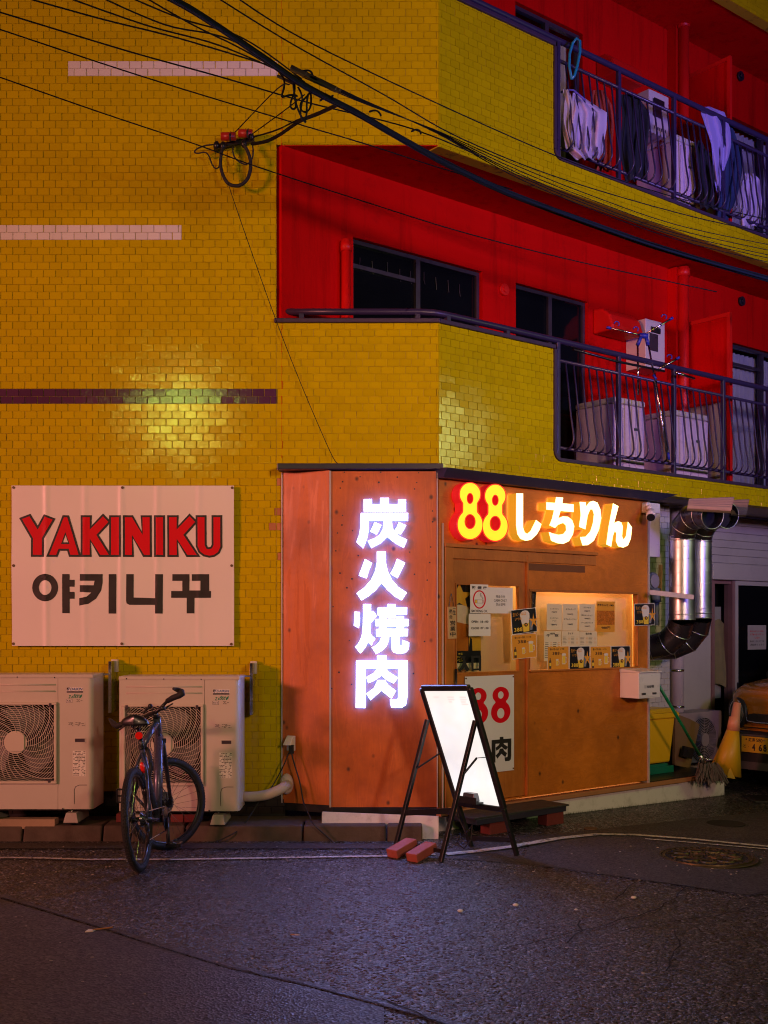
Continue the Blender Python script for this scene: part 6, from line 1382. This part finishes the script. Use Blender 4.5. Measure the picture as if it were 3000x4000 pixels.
# grille slot
m = MB(); loft(m, [sec(-.004, .40, .72, .80, .035), sec(.08, .40, .72, .80, .035)]); gr = m.build('grille', M_carb, car)
m = MB(); m.tube([cp(-.41, .0, .77), cp(-.40, -.010, .725), cp(-.30, -.014, .712), cp(.30, -.014, .712), cp(.40, -.010, .725)], .009, 8); m.build('chrome_trim', M_chrome, gr)
m = MB(); m.tube([cp(-.6, .02, .655), cp(0, .0, .655), cp(.6, .02, .655)], .006, 6); m.build('panel_gap', M_carb, car)
for sg in (-1, 1):
    ax_ = (fwd + latv * sg * .45).normalized(); x = ax_.cross(Zv).normalized(); y = x.cross(ax_); c_ = cp(sg * .555, .085, .80)
    m = MB(); m.tube([c_ + (x * math.cos(a) + y * math.sin(a)) * .150 + ax_ * .02 for a in [2 * math.pi * k / 32 for k in range(32)]], .020, 10, closed=True); hl = m.build('headlight', M_carb, car)
    m = MB(); m.tube([c_ + (x * math.cos(a) + y * math.sin(a)) * .128 + ax_ * .034 for a in [2 * math.pi * k / 32 for k in range(32)]], .008, 8, closed=True); m.build('chrome_ring', M_chrome, hl)
    Mx = Matrix((x, y, ax_)).transposed(); m = MB(); m.ell(c_ + ax_ * .0, .132, .132, .06, 24, 12, M=Mx); m.build('lens', M_lens, hl)
    m = MB(); m.tube([c_ - ax_ * .02, c_ + ax_ * .024], .135, 28); m.build('reflector', M_chrome, hl)
    c2_ = cp(sg * .60, .02, .485); m = MB(); m.tube([c2_ - ax_ * .02, c2_ + ax_ * .02], .055, 24); fl = m.build('fog_lamp', M_carb, bp); m = MB(); m.tube([c2_ + ax_ * .0, c2_ + ax_ * .023], .042, 22); m.build('fog_lens', M_lens, fl)
    for b in (.70, 3.1 - .42):
        w0 = cp(sg * .60, b, .30); ax2 = latv * sg; xx = fwd; m = MB(); m.tube([w0 + (xx * math.cos(a) + Zv * math.sin(a)) * .235 + ax2 * .04 for a in [2 * math.pi * k / 36 for k in range(36)]], .078, 12, closed=True)
        wh = m.build('wheel', M_tyre, car); m = MB(); m.tube([w0, w0 + ax2 * .10], .17, 24); m.build('rim', M_grey, wh)
    m = MB(); mc = cp(sg * .80, 1.12, 1.16); m.ell(mc, .09, .06, .075); m.tube([mc, cp(sg * .66, 1.14, 1.12)], .02, 8); m.build('door_mirror', M_carb, car)
    m = MB(); m.bar(cp(sg * .655, 1.02, 1.16), cp(sg * .63, 1.42, 1.62), .05, .03); m.build('windscreen_pillar', M_car, car)
m = MB(); m.bar(cp(-.5, 1.02, 1.19), cp(.0, .98, 1.20), .012, .012); m.build('wiper', M_carb, car)
# number plate, set beside the lamp
pn = (fwd * 1.0).normalized(); PP = Plane(0, 0, 0); PP.o = V((0, 0, 0)) + cp(-.30, -.055, 0); PP.o.z = 0; PP.u = latv.copy(); PP.n = pn.copy()
zc = .405; pu0, pu1 = -.135, .195
m = MB(); m.box(PP, pu0, pu1, zc - .0825, zc + .0825, .0, .003); plt = m.build('number_plate', mat('yellow_plate', (.62, .40, .02), .4, var=.04), car, bevel=.001)
m = MB(); H_ = zc - .0825
def pt(st_, x0, x1, y0, y1, off=.02): m.text(st_, PP, pu0 + x0, pu0 + x1, H_ + y0, H_ + y1, .0042, offset=off)
pt('練馬', .085, .165, .112, .150, .02); pt('580', .175, .250, .112, .150, .015); pt('と', .025, .055, .045, .080, .02); pt('・', .082, .088, .055, .061, .05); pt('4', .125, .165, .02, .092, .03); pt('6', .205, .245, .02, .092, .03); pt('8', .258, .298, .02, .092, .03)
m.build('lettering', M_ink, plt, fix=False)
m = MB()
for x in (.06, .27): m.tube([PP.p(pu0 + x, H_ + .135, .003), PP.p(pu0 + x, H_ + .135, .008)], .007, 8)
m.build('plate_bolts', M_steel, plt)
m = MB(); m.box(PP, pu0 - .004, pu1 + .05, zc + .09, zc + .105, -.01, .02); m.build('plate_bracket', M_carg, bp)

# ================================================================ THINGS ON THE BALCONIES
M_wm = mat('lilac_white_enamel', (.68, .50, .54), .3, var=.05); M_wm2 = mat('cream_enamel', (.58, .50, .44), .35, var=.05)
def washer(pxc, pxr, pxl, ytop, dz, lab, w_=-.16):
    uc, zt = PB.uv(pxc, ytop, w_); ur = PB.uv(pxr, ytop, w_)[0]; dep = .50; zb = 3.055 + dz
    t = thing('washing_machine', lab, 'washing machine', tuple(PB.p((uc + ur) / 2, zb, w_ - .25)), 'washing machines on the balconies')
    m = MB(); m.box(PB, uc, ur, zb + .02, zt - .06, w_ - dep, w_); m.build('body', M_wm, t, bevel=.02)
    m = MB(); m.box(PB, uc - .004, ur + .004, zt - .058, zt, w_ - dep - .004, w_ + .004); m.build('lid', M_wm2, t, bevel=.018)
    for k in range(3):
        m = MB(); a = uc + (ur - uc) * (.25 + .22 * k); m.tube([PB.p(a, zb + .06, w_ + .001), PB.p(a, zt - .1, w_ + .001)], .008, 6); m.build('pressed_rib', M_wm, t)
    m = MB(); a = uc + (ur - uc) * .62; m.box(PB, a, a + .055, zt - .30, zt - .275, w_ + .002, w_ + .012); m.build('lint_cap', M_grey, t, bevel=.004)
    return t
washer(2402, 2520, 2255, 1547, 0, 'white washing machine on the lower balcony nearest the tiled parapet')
washer(2635, 2768, 2530, 1598, 0, 'white washing machine on the lower balcony, farther one behind the clothes stand')
washer(2637, 2718, 2535, 520, LV, 'white washing machine on the upper balcony behind the railing')
def heater(x0, x1, y0, y1, lab, w_=.26):
    u0, v1 = PR.uv(x0, y0, w_); u1 = PR.uv(x1, y0, w_)[0]; v0 = PR.uv(x0, y1, w_)[1]
    t = thing('water_heater', lab, 'water heater', tuple(PR.p(u0, v0, .1)), 'white water heaters on the red wall'); m = MB(); m.box(PR, u0, u1, v0, v1, .002, w_); m.build('casing', M_wm2, t, bevel=.006)
    m = MB(); m.box(PR, u0 + .08, u1 - .08, v1 - .13, v1 - .07, w_ + .001, w_ + .012); m.build('flue', M_black, t, bevel=.01)
    m = MB(); m.box(PR, u0 + .06, u0 + .20, v0 + .18, v0 + .36, w_ + .001, w_ + .003); m.build('rating_sticker', M_alu, t)
    for k in range(7): m = MB(); m.box(PR, u0 + .08 + k * .03, u0 + .092 + k * .03, v0 + .05, v0 + .08, w_ + .001, w_ + .004); m.build('vent_slot', M_black, t)
heater(2522, 2597, 1243, 1432, 'white gas water heater on the lower red wall behind the clothes stand')
heater(2535, 2612, 345, 512, 'white gas water heater on the upper red wall above the washing machine')
# folding clothes stand
M_bluep = mat('blue_plastic_clamp', (.02, .03, .30), .4)
csd = thing('clothes_stand', 'steel folding clothes stand with blue clamps and hooks on the lower balcony', 'clothes stand', tuple(P(2600, 1790, 10.6)))
def c7(x, y, Y=10.75): return P(2000 + .6028 * x, 1000 + .6028 * y, Y)
for a, b in (((620, 462), (850, 517)), ((862, 508), (1040, 402)), ((878, 540), (1018, 1320)), ((814, 560), (818, 900)), ((925, 760), (1010, 1335)), ((940, 740), (1080, 660))):
    m = MB(); m.tube([c7(*a), c7(*b)], .0095, 8); m.build('pole', M_steel, csd)
m = MB(); m.tube([c7(825, 515), c7(880, 520)], .026, 10); m.tube([c7(835, 525), c7(812, 580)], .018, 8); m.tube([c7(868, 525), c7(882, 580)], .018, 8); cl = m.build('centre_clamp', M_bluep, csd)
for a, b in (((612, 462), (640, 468)), ((1020, 412), (1042, 400)), ((1010, 1275), (1018, 1320)), ((1065, 668), (1084, 655)), ((915, 770), (935, 800))):
    m = MB(); m.tube([c7(*a), c7(*b)], .0135, 8); m.build('end_cap', M_bluep, csd)
for (x, y) in ((678, 440), (802, 475), (985, 395), (1020, 655)):
    m = MB(); m.tube([c7(x + 16 * math.cos(a), y - 16 * math.sin(a)) for a in [R(-60 + 30 * k) for k in range(9)]], .006, 6); m.build('hook', M_bluep, csd)
m = MB(); m.tube([P(2240, 1365, 10.1), P(2410, 1412, 10.4), P(2595, 1450, 10.8)], .012, 8); m.build('laundry_pole', M_black, None, label='dark ribbed laundry pole hanging just under the lower balcony rail', cat='pole')
m = MB(); m.tube([P(2640, 1455, 10.8), P(2712, 1478, 11.0)], .013, 8); m.build('laundry_pole', M_steel, None, label='short steel laundry pole end beside the drainpipe on the lower balcony', cat='pole')
# clothes on the upper balcony
def cloth(name, pts, Y, mt, label, cat, fold=6, amp=.035, dY=0.0, group=None):
    """garment from an outline given as rows: (y, x_left, x_right) in photograph pixels"""
    n = len(pts) - 1; rr = random.Random(len(name) + pts[0][0]); ph = [rr.uniform(0, 6.28) for _ in range(4)]; m = MB()
    def f_(s, t):
        k = min(int(t * n), n - 1); q = t * n - k; y0, a0, b0 = pts[k]; y1, a1, b1 = pts[k + 1]; q2 = q
        y = y0 + (y1 - y0) * q; xa = a0 + (a1 - a0) * q2; xb = b0 + (b1 - b0) * q2; x = xa + (xb - xa) * s
        x += 3 * math.sin(t * 9 + ph[0]) + 3 * math.sin(s * 12 + t * 5)
        Yy = Y + dY * s + amp * math.sin(s * fold * 6.283 + ph[1] + 1.5 * math.sin(t * 4 + ph[2])) * (.3 + .7 * t) + .02 * math.sin(t * 11 + s * 5)
        return P(x, y + 5 * math.sin(s * fold * 6.283 + ph[1]) * t, Yy)
    m.grid(f_, 60, 24); b = [(x) for x in m.v]; nb = len(m.v); m.v += [q_ + V((0, .012, 0)) for q_ in b]
    m.f += [[i + nb for i in reversed(fc_)] for fc_ in list(m.f)]; m.m += [0] * len(m.m); m.sm += [True] * len(m.sm)
    return m.build(name, mt, None, fix=False, label=label, cat=cat, group=group)
def c8(x, y): return 1700 + .7836 * x, .7836 * y
def rows(*r): return [(c8(0, y)[1], c8(a, 0)[0], c8(b, 0)[0]) for y, a, b in r]
M_cw = mat('lilac_white_cotton', (.52, .42, .55), .85, var=.15); M_cw2 = mat('cream_cotton', (.55, .45, .38), .85, var=.2); M_co = mat('orange_red_cotton', (.40, .05, .02), .85); M_cb = mat('black_cotton', (.010, .010, .016), .9)
M_cn = mat('navy_cotton', (.015, .03, .09), .85); M_cl = mat('lavender_cotton', (.34, .28, .55), .85, var=.06)
cloth('shirt', rows((462, 690, 712), (520, 676, 790), (560, 668, 850), (640, 664, 852), (720, 660, 842), (755, 668, 838), (790, 700, 815)), 9.95, M_cw, 'pale lilac shirt hanging behind the upper railing beside the tiled parapet', 'shirt', 3, .055, .25)
cloth('shirt', rows((445, 640, 668), (520, 632, 690), (640, 640, 690), (735, 650, 700)), 9.92, M_cw2, 'cream shirt at the left end of the upper balcony washing line', 'shirt', 3, .03, .05)
cloth('shirt', rows((450, 790, 850), (520, 775, 875), (640, 800, 885), (770, 820, 885), (850, 790, 880)), 10.35, M_co, 'orange red shirt hanging behind the pale shirt on the upper balcony', 'shirt', 3, .04, .1)
cloth('trousers', rows((470, 930, 1010), (560, 925, 1060), (720, 925, 1060), (900, 950, 1060)), 10.5, M_cb, 'black trousers hanging on the upper balcony between two railing posts', 'trousers', 3, .03, .2)
cloth('bath_towel', rows((532, 1330, 1375), (560, 1325, 1445), (640, 1345, 1465), (720, 1370, 1468), (800, 1385, 1460), (880, 1395, 1440), (950, 1405, 1425)), 11.25, M_cl, 'lavender towel slung over the upper balcony rail', 'towel', 3, .03, .25)
cloth('jacket', rows((590, 1420, 1470), (660, 1440, 1495), (760, 1440, 1520), (860, 1425, 1525), (980, 1412, 1510), (1100, 1405, 1470)), 11.45, M_cn, 'navy jacket hanging from the upper rail beside the lavender towel', 'jacket', 2, .04, .2)
cloth('sheet', rows((700, 1310, 1330), (780, 1300, 1370), (900, 1310, 1400), (1040, 1330, 1400)), 11.2, M_cb, 'dark blue black cloth hanging under the lavender towel', 'cloth', 2, .03, .1)
cloth('bag', rows((865, 1540, 1590), (900, 1525, 1615), (1000, 1520, 1630), (1130, 1525, 1620)), 11.7, M_cw, 'bulging pale purple bag behind the upper railing at the right edge', 'bag', 2, .05, .2)
M_teal = mat('teal_plastic', (.01, .20, .30), .3)
hg = [(680, 395), (668, 330), (670, 270), (685, 215), (705, 192), (722, 205), (722, 260), (708, 330), (695, 375), (682, 392)]
m = MB(); m.tube([P(*c8(*q_), 9.90) for q_ in hg], .013, 8, closed=True); m.build('clothes_hanger', M_teal, None, fix=False, label='large teal plastic hanger hooked over the upper balcony rail', cat='hanger')
m = MB(); m.tube([P(*c8(x, y), 10.0) for x, y in ((628, 460), (650, 447), (690, 450), (720, 475), (748, 500))], .009, 6); m.build('clothes_hanger', mat('violet_plastic', (.12, .10, .45), .4), None, fix=False, label='violet hanger holding the pale lilac shirt', cat='hanger')

# ================================================================ OVERHEAD CABLES
M_cab = mat('cable_sheath', (.006, .008, .011), .75, var=.3, spec=.2); M_cabb = mat('blue_black_sheath', (.006, .014, .030), .7, var=.3, spec=.25)
def wire(pts, r, label, mt=None, group=None, name='overhead_cable'):
    return cord(name, [P(*q_) for q_ in pts], r, label, group, mt or M_cab, 'cable', 6, 8)
# depths grow to the right: the line follows the side street
def dep(x): return 5.6 + (x - 500) / 2500 * 4.6
def line(pts, dd=0): return [(x, y, dep(x) + dd) for x, y in pts]
core = [(560, -60), (760, 45), (1000, 205), (1190, 335), (1400, 445), (1620, 572), (1800, 668), (2000, 760), (2300, 872), (2600, 975), (3000, 1090), (3300, 1170)]
for i in range(10):
    an = i * .7; off = (0 if i == 0 else 9)
    j = [(x + off * math.cos(an + x * .004) * .6, y + off * 1.1 * math.sin(an + x * .004)) for x, y in core]
    wire(line(j, .01 * i), .0110 if i == 0 else .0075, 'thick cable twisted into the heavy black bundle crossing above the shop', M_cab if i % 2 else M_cabb, 'cables of the heavy bundle')
wire(line([(880, -40), (1180, 150), (1700, 400), (2200, 620), (2600, 760), (3050, 870)], .1), .0045, 'topmost thin black wire running above the heavy bundle to the right')
wire(line([(800, -40), (1130, 165), (1500, 370), (1800, 540), (2200, 700), (2700, 845), (3100, 930)], .1), .0045, 'second thin black wire above the heavy bundle')
for k, (o, sg) in enumerate(((0, 0), (14, 4), (26, 10), (34, 16), (44, 22))):
    wire(line([(1180, 300 - o * .6), (1400, 395 - o * .3), (1700, 508 + o * .2), (2000, 640 + o), (2300, 760 + o * 1.2), (2650, 880 + o * 1.3), (3050, 965 + o * 1.6)], .15 + .03 * k), .0038, 'thin wire fanning out just over the heavy bundle', None, 'thin wires fanning over the bundle')
for k, (p0, p1, p2, p3) in enumerate((((330, -40), (640, 95), (900, 155), (1190, 320)), ((440, -40), (700, 70), (950, 150), (1180, 310)), ((180, -40), (560, 95), (850, 175), (1110, 285)), ((60, -20), (400, 75), (700, 150), (1100, 270)), ((500, -50), (740, 90), (960, 200), (1200, 345)))):
    wire([(x, y, 6.3 + x / 1500) for x, y in (p0, p1, p2, p3)], .005, 'thin wire sagging in from the upper left to join the bundle', None, 'wires joining from the upper left')
wire([(-60, 35, 6.4), (0, 48, 6.4), (500, 200, 6.8), (860, 300, 7.1), (1200, 400, 7.5), (1600, 500, 8.0), (1900, 620, 8.2)], .0048, 'upper one of two long thin wires crossing the white band')
wire([(-60, 95, 6.8), (0, 115, 6.8), (560, 300, 7.3), (1150, 480, 7.8), (1420, 560, 8.1), (1700, 650, 8.6), (2000, 740, 9.0)], .0045, 'lower one of two long thin wires crossing the white band')
wire([(-60, 282, 7.4), (0, 302, 7.4), (380, 435, 7.8), (760, 562, 8.2), (1000, 650, 8.35), (1400, 780, 8.7), (1800, 905, 9.0), (2250, 1020, 9.4), (2800, 1140, 9.9)], .0045, 'long thin wire crossing the red balcony recess')
wire([(890, 715, 8.75), (960, 920, 8.85), (1078, 1250, 8.93), (1180, 1510, 8.93), (1290, 1765, 8.9), (1320, 1812, 8.82)], .0032, 'fine dark wire dropping from the wall bracket to the flashing')
wire([(1318, 412, 7.4), (1240, 445, 7.7), (1169, 466, 8.0), (1080, 508, 8.4), (990, 535, 8.75)], .006, 'thinner cable running just above the fat armoured one to the wall bracket')
wire([(1330, 404, 7.35), (1240, 445, 7.7), (1170, 474, 8.0), (1096, 524, 8.4), (1040, 552, 8.6), (985, 562, 8.8)], .0135, 'fat armoured cable between the bundle and the wall bracket')
wire([(1130, 330, 7.3), (1080, 350, 7.5), (920, 515, 8.7)], .0045, 'thin stay wire rising from the left insulator to the bundle')
wire([(1190, 370, 7.5), (1100, 440, 8.1), (990, 520, 8.8)], .0045, 'thin wire rising from the right insulator to the bundle')
# wall bracket with red insulators and the big cable loop
def c9(x, y, Y=8.86): return P(750 + .3918 * x, 450 + .3918 * y, Y)
br = thing('wall_bracket', 'cable anchor on the tiled wall with two red insulators', 'bracket', tuple(c9(420, 270, 8.95)))
m = MB(); m.bar(c9(215, 320, 8.95), c9(620, 240, 8.95), .02, .035); m.bar(c9(235, 300, 8.98), c9(235, 360, 8.98), .05, .02, up=(1, 0, 0)); m.build('bracket_arm', M_black, br)
for (a, b) in (((290, 212), (435, 212)), ((465, 180), (605, 185))):
    m = MB(); m.tube([c9(a[0], a[1], 8.88), c9(b[0], b[1], 8.88)], [.032, .034], 14); i_ = m.build('insulator', mat('red_insulator', (.35, .02, .015), .35) if 'red_insulator' not in bpy.data.materials else bpy.data.materials['red_insulator'], br); m = MB()
    x_ = (a[0] + b[0]) / 2 + 20; m.tube([c9(x_, a[1] + 45, 8.84), c9(x_ - 5, a[1] - 15, 8.83), c9(x_ + 5, a[1] - 40, 8.88)], .008, 6); m.build('tie_band', M_rubber, i_)
for (x, y) in ((245, 300), (310, 305), (520, 285), (590, 215)): m = MB(); m.ell(c9(x, y, 8.87), .025, .025, .035); m.build('clamp', M_black, br)
cord('cable_loop', [c9(x, y) for x, y in ((310, 300), (290, 400), (285, 500), (310, 600), (360, 680), (440, 705), (510, 680), (560, 620), (582, 530), (580, 440), (550, 350), (515, 290))], .014, 'thick black cable hanging in a large loop under the wall bracket')
cord('cable_loop', [c9(x, y, 8.88) for x, y in ((260, 290), (150, 300), (60, 330), (25, 365), (60, 380), (130, 370), (170, 410), (200, 490), (240, 533), (275, 500), (285, 420))], .006, 'thin black cable looping out to the left of the wall bracket')
cord('cable_loop', [c9(x, y, 8.85) for x, y in ((410, 310), (410, 380), (440, 440), (500, 480), (545, 488), (590, 450), (610, 380), (600, 260))], .006, 'thin black loop hanging inside the right half of the big loop')
# splice tangle on the bundle
def cA(x, y, Y): return P(1000 + .4822 * x, 200 + .4822 * y, Y)
sp_ = thing('cable_splice', 'tangle of splice boxes, clamps and drooping loops on the heavy bundle', 'cable splice', tuple(cA(330, 250, 7.0)))
rr = random.Random(12)
for (x, y, w_, h_) in ((345, 165, .05, .035), (440, 210, .05, .03), (490, 240, .045, .03), (575, 275, .06, .035), (620, 295, .05, .03), (235, 230, .05, .02)):
    m = MB(); c_ = cA(x, y, 6.95); m.bar(c_ - V((w_, 0, -w_ * .5)), c_ + V((w_, 0, -w_ * .5)), h_ * .9, h_ * .9); m.build('splice_box', M_black, sp_, bevel=.006)
for pts in ([(190, 170), (235, 230), (230, 300), (195, 385), (240, 360), (300, 350), (350, 370)], [(310, 250), (320, 330), (280, 400), (275, 460), (310, 478), (330, 440), (310, 350), (300, 240)], [(430, 290), (440, 340), (400, 380), (355, 420), (360, 480), (400, 500), (440, 470), (450, 400), (440, 300)],
            [(340, 290), (380, 360), (370, 440), (350, 520), (400, 590), (412, 500), (410, 400), (430, 320)], [(300, 240), (310, 380), (340, 480), (400, 590), (405, 560)], [(380, 160), (430, 150), (460, 180), (460, 220)], [(520, 400), (560, 370), (590, 380), (640, 350)], [(920, 490), (960, 475), (1000, 490), (1020, 540)], [(1260, 650), (1300, 630), (1330, 640), (1340, 690)]):
    q_ = [V(cA(x, y, 6.9 + (x - 300) * .0008)) for x, y in pts]; fine = []
    for a, b in zip(q_, q_[1:]): fine += [a.lerp(b, k / 3) for k in range(3)]
    sm_ = fine[:]
    for _ in range(3): sm_ = [sm_[0]] + [(sm_[i - 1] + sm_[i] * 2 + sm_[i + 1]) / 4 for i in range(1, len(sm_) - 1)] + [sm_[-1]]
    m = MB(); m.tube(sm_, .0065, 6); m.build('drooping_loop', M_cabb if rr.random() < .35 else M_cab, sp_, fix=False)

# ================================================================ MANHOLES, LITTER
g = G(2757, 3352); rx = abs(G(2945, 3352).x - g.x); mh = thing('manhole_cover', 'round patterned iron manhole cover in the side lane', 'manhole cover', (g.x, g.y, g.z))
M_iron = mat('rusty_cast_iron', (.11, .085, .04), .45, metal=.7, var=.3, bump=.4, bs=50)
m = MB(); n = 48
def disc(m, r, z0, z1, c): m.tube([c + V((0, 0, z0)), c + V((0, 0, z1))], r, 48)
m.v = []; disc(m, rx, .002, .010, g); m.build('outer_ring', M_iron, mh)
m = MB(); disc(m, rx * .88, .0105, .013, g); m.build('cover', M_crack, mh)
m = MB(); rr = random.Random(4)
for k in range(40):
    a = 2 * math.pi * k / 40; e = g + V((math.cos(a), math.sin(a), 0)) * rx * .82; m.bar(e + V((-.008, 0, .013)), e + V((.012, .0, .013)), .03, .008)
for k in range(9):
    a = 2 * math.pi * k / 9; d_ = V((math.cos(a), math.sin(a), 0)); s_ = V((-d_.y, d_.x, 0)); path = [g + d_ * rx * (.08 + .66 * i / 10) + s_ * rx * .12 * math.sin(i * .65) + V((0, 0, .015)) for i in range(11)]; m.tube(path, .008, 4)
for k in range(9):
    a = 2 * math.pi * (k + .5) / 9; e = g + V((math.cos(a), math.sin(a), 0)) * rx * .52 + V((0, 0, .015)); m.tube([e + V((math.cos(q_) * .055, math.sin(q_) * .055, 0)) for q_ in [2 * math.pi * i / 14 for i in range(14)]], .008, 4, closed=True)
for k in range(14):
    a = 2 * math.pi * k / 14; e = g + V((math.cos(a), math.sin(a), 0)) * rx * .22 + V((0, 0, .014)); m.tube([e, e + V((math.cos(a + .8), math.sin(a + .8), 0)) * rx * .12], .008, 4)
m.tube([g + V((math.cos(q_) * rx * .88, math.sin(q_) * rx * .88, .013)) for q_ in [2 * math.pi * i / 48 for i in range(48)]], .008, 4, closed=True)
m.build('relief_pattern', M_iron, mh, fix=False, kind='stuff')
g2 = G(2835, 3220); m = MB(); m.tube([g2 + V((0, 0, .002)), g2 + V((0, 0, .010))], .16, 32); m.build('valve_cover', M_crack, None, label='small dark round cover farther up the lane', cat='cover')
g3 = G(2308, 3240); m = MB(); m.tube([g3 + V((0, 0, .002)), g3 + V((0, 0, .012))], .055, 24); m.build('valve_cover', M_rust, None, label='tiny rusty round cover near the black door step', cat='cover')
M_butt = mat('cigarette_paper', (.65, .58, .5), .8); M_filt = mat('cigarette_filter', (.55, .25, .06), .8)
def butt(x, y, ang, lab, L_=.05):
    c_ = G(x, y, .012); d_ = V((math.cos(R(ang)), math.sin(R(ang)), 0)); t = thing('cigarette_butt', lab, 'cigarette butt', tuple(c_)); m = MB(); m.tube([c_, c_ + d_ * L_ * .45], .004, 8); m.build('filter', M_filt, t); m = MB(); m.tube([c_ + d_ * L_ * .46, c_ + d_ * L_], .004, 8); m.build('paper', M_butt, t)
butt(1135, 3650, -10, 'cigarette butt lying in the middle of the road')
m = MB(); a, b = G(362, 3632, .010), G(440, 3622, .010); m.bar(a, b, .007, .006); tst = m.build('wooden_stick', M_filt, None, label='short wooden stick lying on the joint in the left foreground', cat='stick')
m = MB(); c_ = G(350, 3638, .004); m.hexa([c_ + V(q_) for q_ in ((-.02, -.02, 0), (.02, -.01, 0), (.03, .02, 0), (-.01, .02, 0), (-.018, -.018, .006), (.02, -.01, .01), (.028, .02, .004), (-.01, .018, .008))]); m.build('paper_scrap', M_paper, None, label='white paper scrap at the end of the wooden stick', cat='paper scrap')
rr = random.Random(21)
M_scrap = mat('pale_litter', (.5, .45, .4), .9, var=.3)
spots = [(1798, 3560, 'paper_scrap', 'small white scrap right of the middle of the road'), (2014, 3537, 'paper_scrap', 'rounded white crumb on the road below the manhole'), (2475, 3508, 'paper_scrap', 'larger pale crumb by the crack under the manhole'), (2250, 3555, 'paper_scrap', 'tiny pale crumb in the middle right of the road')]
for x, y, nm, lb in spots:
    c_ = G(x, y, .006); s_ = .011 if 'tiny' in lb else .018; m = MB(); m.ell(c_ + V((0, 0, .004)), s_, s_ * .8, s_ * .5, 8, 5); m.build(nm, M_paper, None, label=lb, cat='paper scrap')
m = MB()
for i in range(260):
    x = rr.uniform(-200, 3200); y = rr.choice([rr.uniform(3305, 3420), rr.uniform(3305, 3990)]); c_ = G(x, y, .006); s_ = rr.uniform(.002, .006); m.ell(c_ + V((0, 0, .001)), s_ * rr.uniform(1, 2), s_, s_ * .5, 6, 4)
m.build('street_grit', M_scrap, None, fix=False, kind='stuff', label='pale crumbs, ash and grit strewn over the road', cat='litter')
m = MB()
for i in range(900):
    t_ = rr.random() ** .7; u = .35 + t_ * (wu(2830) - .35); b = PW.p(u, gz(PW.p(u, 0, 0).x) - .01, .01 + rr.uniform(0, .015)); h_ = rr.uniform(.008, .032); m.add([b - PW.u * .002, b + PW.u * .002, b + V((rr.uniform(-.01, .01), 0, h_ + .01))], [(0, 1, 2)])
m.build('moss', mat('dark_moss', (.02, .022, .008), .9), None, fix=False, kind='stuff', label='dark moss growing along the foot of the white plinth', cat='moss')
m = MB()
for px in (2538, 2538): pass
